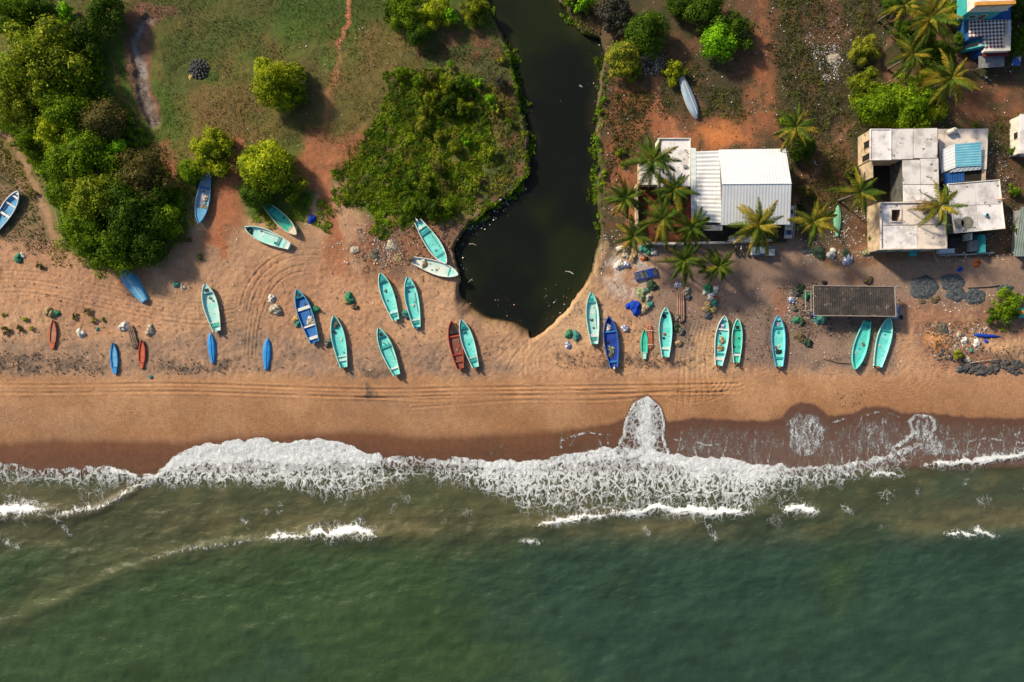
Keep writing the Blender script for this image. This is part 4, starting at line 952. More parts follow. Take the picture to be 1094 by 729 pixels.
WT = [(0, .50), (.08, .60), (.2, .76), (.35, .91), (.5, 1), (.62, .99), (.72, .91), (.82, .74), (.9, .52), (.955, .30), (.985, .13), (1, .02)]
def wprof(t, tw): 
    k = [(a, tw + (c - .5) * (1 - tw) / .5 if a < .5 else c) for a, c in WT]
    return float(np.interp(t, [a for a, _ in k], [c for _, c in k]))
def sheer(t, D): return D * (.80 + .34 * max(0, t - .35) ** 2 * 2.0 + .06 * (1 - t) ** 2)
def keel(t, D): return D * (.62 * max(0, (t - .78) / .22) ** 2.2 + .05 * (1 - t) ** 2)
NSEC = 11
def shell(L, B, D, tw, inset, floor):
    rows = []
    for i in range(27):
        t = i / 26; t = 1 - (1 - t) ** 1.12
        w = max(.012, wprof(t, tw) * B / 2 - inset); r = sheer(t, D); k = keel(t, D)
        y = -L / 2 + L * t
        if inset: y = -L / 2 + .05 + (L - .16) * t
        row = []
        for j in range(NSEC):
            a = math.pi * j / (NSEC - 1); c, s = math.cos(a), math.sin(a)
            z = r - (r - k) * abs(s) ** .75
            if floor is not None: z = max(z, min(floor + .25 * max(0, t - .8), r - .02))
            row.append((w * math.copysign(abs(c) ** .62, c), y, z))
        rows.append(row)
    v = [p for r_ in rows for p in r_]; n = NSEC
    return rows, v, [(i * n + j, i * n + j + 1, (i + 1) * n + j + 1, (i + 1) * n + j) for i in range(26) for j in range(n - 1)]
def boat(bow, stern, B, hull, deck, rim, label, name='fishing_boat', D=.95, tw=.52, thwarts=((.17, .07, None), ), bowdeck=None, motor='rust', roll=0, group='fishing boats pulled up on the beach', hatch=True, sterncol=None, zoff=0, cat='boat', bowfrac=.8):
    b1 = G(*bow); s1 = G(*stern); dv = b1 - s1; dv.z = 0
    mid = (b1 + s1) / 2; k = (H - 1.6 - D * .9) / (H - 1.6)
    L = dv.length * (H - 1.6 - D * .9) / (H - 1.6)
    mid = Vector((mid.x * k, mid.y * k, 0)); mid.z = gz(mid) - .05 + zoff
    o = empty(name, mid, (0, R(roll), math.atan2(dv.y, dv.x) - math.pi / 2))
    tag(o, label, cat, group)
    B = B * S
    rows, v, f = shell(L, B, D, tw, 0, None)
    m = MB(); m.add(v, [q[::-1] for q in f]); m.add(rows[0], [tuple(range(NSEC))]); m.build('hull', PAINT[hull], o, True)
    irows, iv, jf = shell(L, B, D, tw, .07, D * .46)
    m = MB(); m.add(iv, jf); m.add(irows[0], [tuple(range(NSEC - 1, -1, -1))]); m.build('deck', PAINT[deck], o, True)
    g = MB(); vs = []; n = len(rows)
    for i in range(n):
        for j in (0, NSEC - 1):
            a, c = Vector(rows[i][j]), Vector(irows[i][j]); sg = 1 if j == 0 else -1
            vs += [a + Vector((.035 * sg, 0, -.05)), a + Vector((.035 * sg, 0, .045)), c + Vector((-.015 * sg, 0, .05)), c + Vector((-.015 * sg, 0, -.03))]
    fs = []
    for i in range(n - 1):
        for jj in (0, 1):
            q = [(i * 2 + jj) * 4 + e for e in range(4)]; q2 = [((i + 1) * 2 + jj) * 4 + e for e in range(4)]
            for e in range(4): fs.append((q[e], q[(e + 1) % 4], q2[(e + 1) % 4], q2[e]) if jj else (q[e], q2[e], q2[(e + 1) % 4], q[(e + 1) % 4]))
    g.add(vs, fs); g.build('gunwale', PAINT[rim], o)
    def hw(t): return wprof(t, tw) * B / 2 - .06
    for t, wd, c in thwarts:
        m = MB(); y = -L / 2 + L * t; z = sheer(t, D) - .13; h = hw(t)
        m.box((-h, y - wd * L / 2, z - .05), (h, y + wd * L / 2, z)); m.build('thwart', PAINT[c or rim], o)
    if bowdeck:
        m = MB(); ts = [bowfrac + (0.985 - bowfrac) * i / 8 for i in range(9)]
        lft = [(-hw(t) + .03, -L / 2 + L * t, sheer(t, D) - .10) for t in ts]; rgt = [(hw(t) - .03, -L / 2 + L * t, sheer(t, D) - .10) for t in ts]
        m.add(lft + rgt, [(i, 9 + i, 10 + i, i + 1) for i in range(8)]); bd = m.build('bow_deck', PAINT[bowdeck], o)
        if hatch:
            m = MB(); y = -L / 2 + L * (bowfrac + .055); z = sheer(bowfrac + .05, D) - .085; q = hw(bowfrac + .05) * .45
            m.box((-q, y - .28, z - .03), (q, y + .28, z + .06)); m.build('hatch', PAINT['black'] if hatch == 'dark' else PAINT['teal_dark'], bd)
    if sterncol:
        m = MB(); h = hw(.05); z = sheer(.05, D) - .2; m.box((-h, -L / 2 + .08, z - .04), (h, -L / 2 + L * .10, z)); m.build('stern_deck', PAINT[sterncol], o)
    if motor:
        m = MB(); y = -L / 2 - .12; z = D * .95
        m.box((-.17, y - .22, z), (.17, y + .28, z + .38), None, .72); m.box((-.09, y - .12, z - .5), (.09, y + .06, z))
        m.tube([(0, y - .05, z - .4), (0, y - .55, z - .62), (0, y - .9, z - .68)], [.07, .05, .03], 6); m.tube([(.02, y + .25, z + .2), (.1, y + .75, z + .3)], .025, 5)
        e = m.build('outboard_motor', PAINT[motor], o)
        m = MB()
        for k in range(3):
            a = k * 2.1; m.box((-.02, 0, 0), (.02, .05, .22), Matrix.Translation((0, y - .9, z - .68)) @ Matrix.Rotation(a, 4, 'Y'))
        m.build('propeller', PAINT['rust'], e)
    rb = random.Random(int(bow[0] * 7 + bow[1]))
    for k in range(rb.randint(2, 4)):
        m = MB(); t = rb.uniform(.26, .72); y = -L / 2 + L * t; q = hw(t) * rb.uniform(-.55, .55); sz = rb.uniform(.10, .26); z = D * .46
        m.box((-sz, -sz * rb.uniform(.6, 1.6), -.03), (sz, sz, rb.uniform(.06, .16)), Matrix.Translation((q, y, z)) @ Matrix.Rotation(rb.uniform(0, 3), 4, 'Z'), .85)
        m.build('hold_cover', PAINT[rb.choice(('teal_dark', 'black', 'wood', 'rust', 'cream') if k else ('black', 'teal_dark'))], o)
    if rb.random() < .6:
        m = MB(); x = rb.choice((-1, 1)) * hw(.45) * .62; m.tube([(x, -L * .22, D * .5), (x * .9, L * .18, D * .62)], .045, 5); m.build('oar', PAINT['wood'], o)
    # stem post
    m = MB(); m.box((-.05, L / 2 - .10, sheer(1, D) - .25), (.05, L / 2 + .04, sheer(1, D) + .12)); m.build('stem_post', PAINT['black' if rim not in ('navy', 'sky') else rim], o)
    return o
T1 = ((.17, .05, None), (.10, .03, 'teal_dark')); T3 = ((.16, .045, None), (.45, .03, None), (.66, .03, None))
boat((20, 204), (-8, 247), 14, 'sky', 'sky', 'white', 'blue boat with white rim cut off by the left edge', thwarts=((.85, .04, 'white'), (.66, .03, 'white'), (.42, .05, 'white')), bowdeck='white', motor=None, bowfrac=.91, hatch=False)
boat((212, 239), (221, 184), 14, 'sky', 'greyblue', 'sky', 'blue boat with its stern under a bright tree', thwarts=((.30, .03, 'strong_blue'),), bowdeck='sky', motor=None, hatch=False, bowfrac=.70)
boat((261, 243), (309, 263), 14, 'teal_pale', 'teal_pale', 'teal_white', 'pale teal boat with a net in the bow below a dark bush', thwarts=((.12, .03, 'teal'), (.26, .03, 'teal_dark')), motor=None, sterncol='white')
boat((317, 251), (282, 217), 13, 'teal_pale', 'green_teal', 'cream', 'green teal boat half under the trees with brown rags at its end', thwarts=((.25, .05, 'teal_dark'),), motor=None, bowdeck='cream', hatch=False, bowfrac=.82)
boat((477, 282), (446, 236), 15, 'teal_white', 'teal', 'white', 'teal boat with white rim nosing towards the dark creek', thwarts=((.14, .06, 'teal_pale'), (.26, .07, 'teal_dark'), (.80, .05, 'teal_dark')), bowdeck='teal', motor='white', bowfrac=.83, hatch=False)
boat((490, 294), (441, 278), 14.5, 'white', 'teal_white', 'white', 'whitish teal boat lying across the beach beside the creek', thwarts=((.20, .06, 'white'), (.80, .03, 'teal_dark')), bowdeck='teal_pale', motor='black', bowfrac=.82, hatch=False)
boat((406, 291), (423, 342), 13.5, 'teal_pale', 'teal', 'teal_pale', 'teal boat left of a pair, below the island of bushes', thwarts=T1, bowdeck='teal_dark', motor='cream', roll=-3)
boat((435, 295), (445, 350), 14, 'teal_pale', 'teal', 'teal_pale', 'teal boat with a blue motor, right of a pair below the island', thwarts=((.15, .03, 'white'), (.10, .04, 'teal_dark')), bowdeck='teal', motor='motorblue', roll=3)
boat((404, 350), (424, 401), 13.5, 'teal_pale', 'teal', 'teal_pale', 'teal boat nearest the tyre tracks with a dark bow hold', thwarts=((.15, .04, 'teal_white'), (.60, .05, 'teal_dark')), bowdeck='teal_dark', motor='rust', hatch='dark')
boat((482, 343), (492, 394), 13.5, 'maroon', 'maroon', 'red', 'dark red boat side by side with a teal one', thwarts=((.16, .05, 'maroon'), (.30, .03, 'red'), (.68, .03, 'red')), bowdeck='black', motor='red', bowfrac=.74, hatch=False)
boat((492, 341), (508, 393), 13, 'teal_white', 'teal', 'teal_white', 'teal boat side by side with a dark red one', thwarts=((.15, .05, 'teal_dark'), (.21, .02, 'cream')), bowdeck='teal_dark', motor='rust', roll=3)
boat((219, 303), (231, 354), 15, 'teal_white', 'teal_pale', 'teal_white', 'pale teal boat with a cream stern, alone near small blue canoes', thwarts=((.13, .05, 'green_teal'), (.19, .02, 'white')), bowdeck='teal_pale', motor='cream', hatch='dark', roll=4)
boat((317, 309), (336, 366), 15.5, 'sky', 'strong_blue', 'sky', 'blue boat with white cross benches and nets inside', thwarts=((.09, .055, 'white'), (.31, .03, 'white'), (.64, .055, 'white')), bowdeck='teal_dark', motor='motorblue', bowfrac=.84, hatch='dark', tw=.6)
boat((356, 337), (367, 393), 14, 'teal_pale', 'teal', 'teal_pale', 'teal boat with nets in the bow beside a grey net heap', thwarts=((.15, .05, 'teal_pale'), (.22, .02, 'teal_white')), motor='rust', roll=3)
boat((631, 312), (635, 368), 13.5, 'teal_white', 'teal_pale', 'teal_pale', 'teal boat with dark stains, nearest the tip of the creek', thwarts=((.17, .06, 'teal_white'), (.10, .03, 'teal_dark')), bowdeck='teal', motor='black', roll=4)
boat((650, 338), (656, 393), 15, 'navy', 'navy', 'strong_blue', 'navy blue boat carrying two net bundles', thwarts=((.12, .04, 'strong_blue'), (.70, .03, 'strong_blue')), motor='cream')
boat((711, 328), (711, 382), 14, 'teal_white', 'teal', 'teal_pale', 'teal boat with an orange lid on its deck beside a wooden raft', thwarts=((.18, .05, 'teal_white'),), bowdeck='teal_pale', motor='rust', bowfrac=.9, roll=2)
boat((774, 337), (768, 391), 14, 'teal_white', 'teal', 'white', 'teal boat with two tan net bundles and blue cloth inside', thwarts=((.14, .06, 'white'), (.24, .03, 'teal_dark'), (.72, .03, 'white')), bowdeck='teal', motor='rust', bowfrac=.9, hatch=False)
boat((788, 340), (787, 388), 11, 'teal', 'green_teal', 'teal_pale', 'narrow teal boat right of the one with tan net bundles', thwarts=((.18, .05, 'white'), (.23, .03, 'teal_dark')), bowdeck='green_teal', motor='rust', D=.8, hatch='dark', bowfrac=.74)
boat((831, 337), (833, 392), 14.5, 'sky', 'teal', 'sky', 'teal boat with a sky blue rim standing alone in the lane', thwarts=((.17, .04, 'teal_dark'), (.76, .03, 'teal_dark')), bowdeck='teal', motor='rust', bowfrac=.9, hatch=False)
boat((913, 395), (927, 343), 14.5, 'teal', 'teal_dirty', 'teal', 'dirty teal boat pointing to the sea below the black roof', thwarts=((.10, .03, 'teal_dark'),), motor=None, sterncol='green_teal')
boat((950, 339), (938, 392), 15, 'teal_pale', 'teal', 'teal_pale', 'teal boat at the right end of the row beside the black roof', thwarts=((.73, .025, 'teal_dark'),), motor='rust', tw=.58)
# upturned hulls
def upturned(bow, stern, B, hull, label, keelc='teal_white', roll=0, D=.85, name='upturned_boat', tw=.55, rise=0):
    b1 = G(*bow); s1 = G(*stern); dv = b1 - s1; dv.z = 0; mid = (b1 + s1) / 2; mid.z = gz(mid) - .04 + rise
    L = dv.length * .99
    o = empty(name, mid, (0, R(roll), math.atan2(dv.y, dv.x) - math.pi / 2)); tag(o, label, 'boat')
    B *= S; rows, v, f = shell(L, B, D, tw, 0, None)
    fl = lambda p: (p[0], p[1], D * .95 - p[2])
    m = MB(); m.add([fl(p) for p in v], f); m.add([fl(p) for p in rows[0]], [tuple(range(NSEC - 1, -1, -1))]); m.build('hull', PAINT[hull], o, True)
    kpts = [fl(rows[i][NSEC // 2]) for i in range(27)]
    m = MB(); m.tube([(p[0], p[1], p[2] + .02) for p in kpts[:24]], .07, 6); m.build('keel', PAINT[keelc], o)
    m = MB()
    for j in (0, NSEC - 1): m.tube([fl(rows[i][j]) for i in range(27)], .05, 6)
    m.build('gunwale', PAINT[keelc], o); return o
upturned((129, 285), (156, 322), 15.5, 'sky', 'upturned sky blue boat with a worn keel by the thicket', 'teal_white')
upturned((744, 128), (727, 84), 12, 'greyblue', 'tilted grey blue hull with a cream rim under a bright shrub', 'cream', -16, .8, rise=.25)
upturned((895, 219), (894, 253), 8, 'pale_green', 'pale green upturned canoe on a rubbish patch between palms', 'pale_green', 0, .5, 'upturned_canoe', .3)
upturned((225, 355), (228, 388), 8.5, 'blue', 'blue upturned canoe below the pale teal boat', 'blue', 0, .5, 'upturned_canoe', .45)
upturned((286, 361), (285, 395), 9, 'blue', 'blue upturned canoe standing alone, right of the other one', 'blue', 0, .5, 'upturned_canoe', .45)

# small canoes with a stepped stern and log rafts
def canoe(bow, stern, B, hull, deck, label, tail=None):
    b1 = G(*bow); s1 = G(*stern); dv = b1 - s1; dv.z = 0; mid = (b1 + s1) / 2; mid.z = gz(mid) - .03
    L = dv.length * .99; B *= S; o = empty('canoe', mid, (0, R(random.uniform(-3, 3)), math.atan2(dv.y, dv.x) - math.pi / 2)); tag(o, label, 'canoe', 'small canoes on the beach')
    pr = [(0, .38), (.1, .55), (.22, .68), (.24, .86), (.5, 1), (.72, .86), (.88, .52), (1, .05)]
    def hw(t): return float(np.interp(t, [a for a, _ in pr], [c for _, c in pr])) * B / 2
    v = []; n = 15
    for i in range(n):
        t = i / (n - 1); h = hw(t); z = .42 + .18 * max(0, t - .6) ** 2 * 4; k = .02 + .25 * max(0, t - .8) ** 2 * 20
        y = -L / 2 + L * t
        v += [(-h * .6, y, min(k, z - .05)), (-h, y, z * .6 + k * .2), (-h * .96, y, z), (-h * .70, y, z), (-h * .62, y, z - .16), (h * .62, y, z - .16), (h * .70, y, z), (h * .96, y, z), (h, y, z * .6 + k * .2), (h * .6, y, min(k, z - .05))]
    fs = [(i * 10 + j, (i + 1) * 10 + j, (i + 1) * 10 + (j + 1) % 10, i * 10 + (j + 1) % 10) for i in range(n - 1) for j in range(10) if j != 4]
    m = MB(); m.add(v, fs + [tuple(range(10))]); m.build('hull', PAINT[hull], o)
    m = MB(); m.add(v, [(i * 10 + 4, (i + 1) * 10 + 4, (i + 1) * 10 + 5, i * 10 + 5) for i in range(n - 1)]); m.build('deck', PAINT[deck], o)
    m = MB(); y = -L / 2 + L * .23; m.box((-hw(.25) * .9, y - .06, .38), (hw(.25) * .9, y + .06, .47)); m.build('thwart', PAINT[tail or hull], o)
    m = MB(); m.box((-hw(.1) * .7, -L / 2 + .05, .36), (hw(.1) * .7, -L / 2 + L * .2, .43)); m.build('stern_deck', PAINT[tail or deck], o)
canoe((122, 366), (124, 400), 8.5, 'blue', 'sky', 'bright blue canoe with a light floor, left of the red one', 'blue')
canoe((153, 363), (152, 394), 8, 'red', 'orange', 'red canoe on the grey sand right of the blue one', 'orange')
canoe((688, 352), (688, 384), 8, 'green_teal', 'green_teal', 'small sea green canoe next to an orange wooden raft', 'teal_pale')
canoe((58, 342), (57, 373), 8.5, 'orange', 'pinkwood', 'orange canoe with its bow under a tan net heap', 'orange')
def raft(bow, stern, B, c, c2, label, tip=None):
    b1 = G(*bow); s1 = G(*stern); dv = b1 - s1; dv.z = 0; mid = (b1 + s1) / 2; mid.z = gz(mid) - .02
    L = dv.length * .99; B *= S; o = empty('log_raft', mid, (0, 0, math.atan2(dv.y, dv.x) - math.pi / 2)); tag(o, label, 'raft', 'wooden log rafts on the beach')
    n = 4; w = B / n
    for i in range(n):
        x = (i - 1.5) * w * .98; e = abs(i - 1.5); m = MB()
        m.tube([(x * .55, L / 2 - .25 * e, .42), (x * .8, L / 2 - .9 - .15 * e, .26), (x, 0, .20), (x, -L / 2 + .5 + .2 * e, .20), (x * .85, -L / 2 + .3 * e, .22)], [.05, w * .45, w * .52, w * .50, w * .3], 7); m.build('log', PAINT[c if i % 2 else c2], o, True)
    for t in (.22, .72):
        m = MB(); y = -L / 2 + L * t; m.box((-B * .52, y - .07, .30), (B * .52, y + .07, .42)); m.build('cross_beam', PAINT[tip or 'wood'], o)
raft((693, 345), (694, 375), 7, 'orange', 'pinkwood', 'orange wooden raft between a green canoe and a teal boat', 'cream')
raft((727, 304), (727, 346), 8.5, 'pinkwood', 'wood', 'long faded red raft with net bundles at both ends')
raft((139, 345), (146, 374), 7.5, 'wood', 'wood', 'grey brown wooden raft beside a white sheet')

# ================================================================== NET HEAPS, BUNDLES, SACKS
def netmat(name, c1, c2, c3=None):
    return mat(name, c1, tuple(x * .6 for x in c2), .9, 2.8, .42, .58, 1.0, 9, .1, 0, c3, 5.5)
NET = {
    'green': netmat('green_net', (.03, .20, .11), (.07, .28, .17), (.28, .30, .18)), 'tan': netmat('tan_net', (.40, .31, .17), (.27, .20, .11), (.16, .22, .14)), 'brown': netmat('brown_net', (.16, .12, .07), (.10, .08, .05), (.22, .18, .1)),
    'white': netmat('white_plastic', (.72, .70, .66), (.56, .54, .50), (.36, .34, .34)), 'blue': netmat('blue_tarpaulin', (.012, .05, .42), (.02, .09, .55)), 'teal': netmat('teal_net', (.05, .22, .21), (.09, .30, .26), (.22, .24, .16)),
    'grey': netmat('grey_net', (.15, .15, .12), (.10, .105, .09), (.25, .23, .18)), 'dgreen': netmat('dark_green_net', (.035, .075, .05), (.06, .10, .06), (.15, .14, .07)), 'tangreen': netmat('tan_green_net', (.33, .30, .16), (.10, .26, .14), (.48, .42, .28)),
    'whitetan': netmat('pale_net', (.50, .45, .36), (.36, .32, .25), (.64, .60, .54)), 'bluewhite': netmat('blue_white_cloth', (.62, .64, .74), (.12, .18, .50), (.75, .75, .78)), 'yellow': netmat('yellow_net', (.55, .40, .14), (.42, .30, .12), (.10, .24, .18)),
    'black': netmat('black_stuff', (.03, .03, .035), (.05, .05, .05)), 'steel': netmat('blue_grey_net', (.10, .12, .135), (.07, .09, .105), (.16, .16, .15)), 'orange': netmat('orange_cloth', (.55, .16, .05), (.36, .10, .04)),
}
def mound(seed, flat=False):
    rg = np.random.default_rng(seed); nr, na = 9, 22; v = [(0, 0, 1)]; f = []
    for i in range(1, nr + 1):
        for j in range(na):
            ph = i / nr * math.pi / 2 * 1.06; a = j / na * 2 * math.pi
            d = np.array((math.cos(a) * math.sin(ph), math.sin(a) * math.sin(ph), math.cos(ph)))
            q = 1 + .10 * math.sin(d[0] * 11 + seed * 3) * math.sin(d[1] * 10 + seed) + .16 * math.sin(a * 2 + seed) * math.sin(ph) + .10 * math.sin(a * 3 + seed * 1.7) + .13 * math.sin(d[0] * 5 + seed) * math.sin(d[1] * 6 + seed * .6) + .075 * rg.normal()
            v.append(tuple(d * q * np.array((1, 1, .9))))
    for j in range(na): f.append((0, 1 + j, 1 + (j + 1) % na))
    q = MB(); q.add(v, f + [(1 + i * na + j, 1 + (i + 1) * na + j, 1 + (i + 1) * na + (j + 1) % na, 1 + i * na + (j + 1) % na) for i in range(nr - 1) for j in range(na)])
    return q.mesh('net_heap', True)
MND = [mound(s) for s in (1, 2, 4, 7, 9)]
MC = {}
hc = [0]
def heap(x, y, r, c, label, name='net_heap', cat='net heap', hgt=.55, asp=1.0, rot=None, dz=0, group=None):
    hc[0] += 1; v = hc[0] % 5
    if (v, c) not in MC:
        me = MND[v].copy(); me.materials.clear(); me.materials.append(NET[c]); MC[(v, c)] = me
    rr = r * S * .88; p = at(x, y, rr * hgt * .5 + dz); p.z += dz - .04
    o = link(name, MC[(v, c)], None, None, p, (0, 0, rot if rot is not None else hc[0] * 1.7), (rr * asp, rr / asp, rr * hgt * 1.25)); tag(o, label, cat, group)
    return o
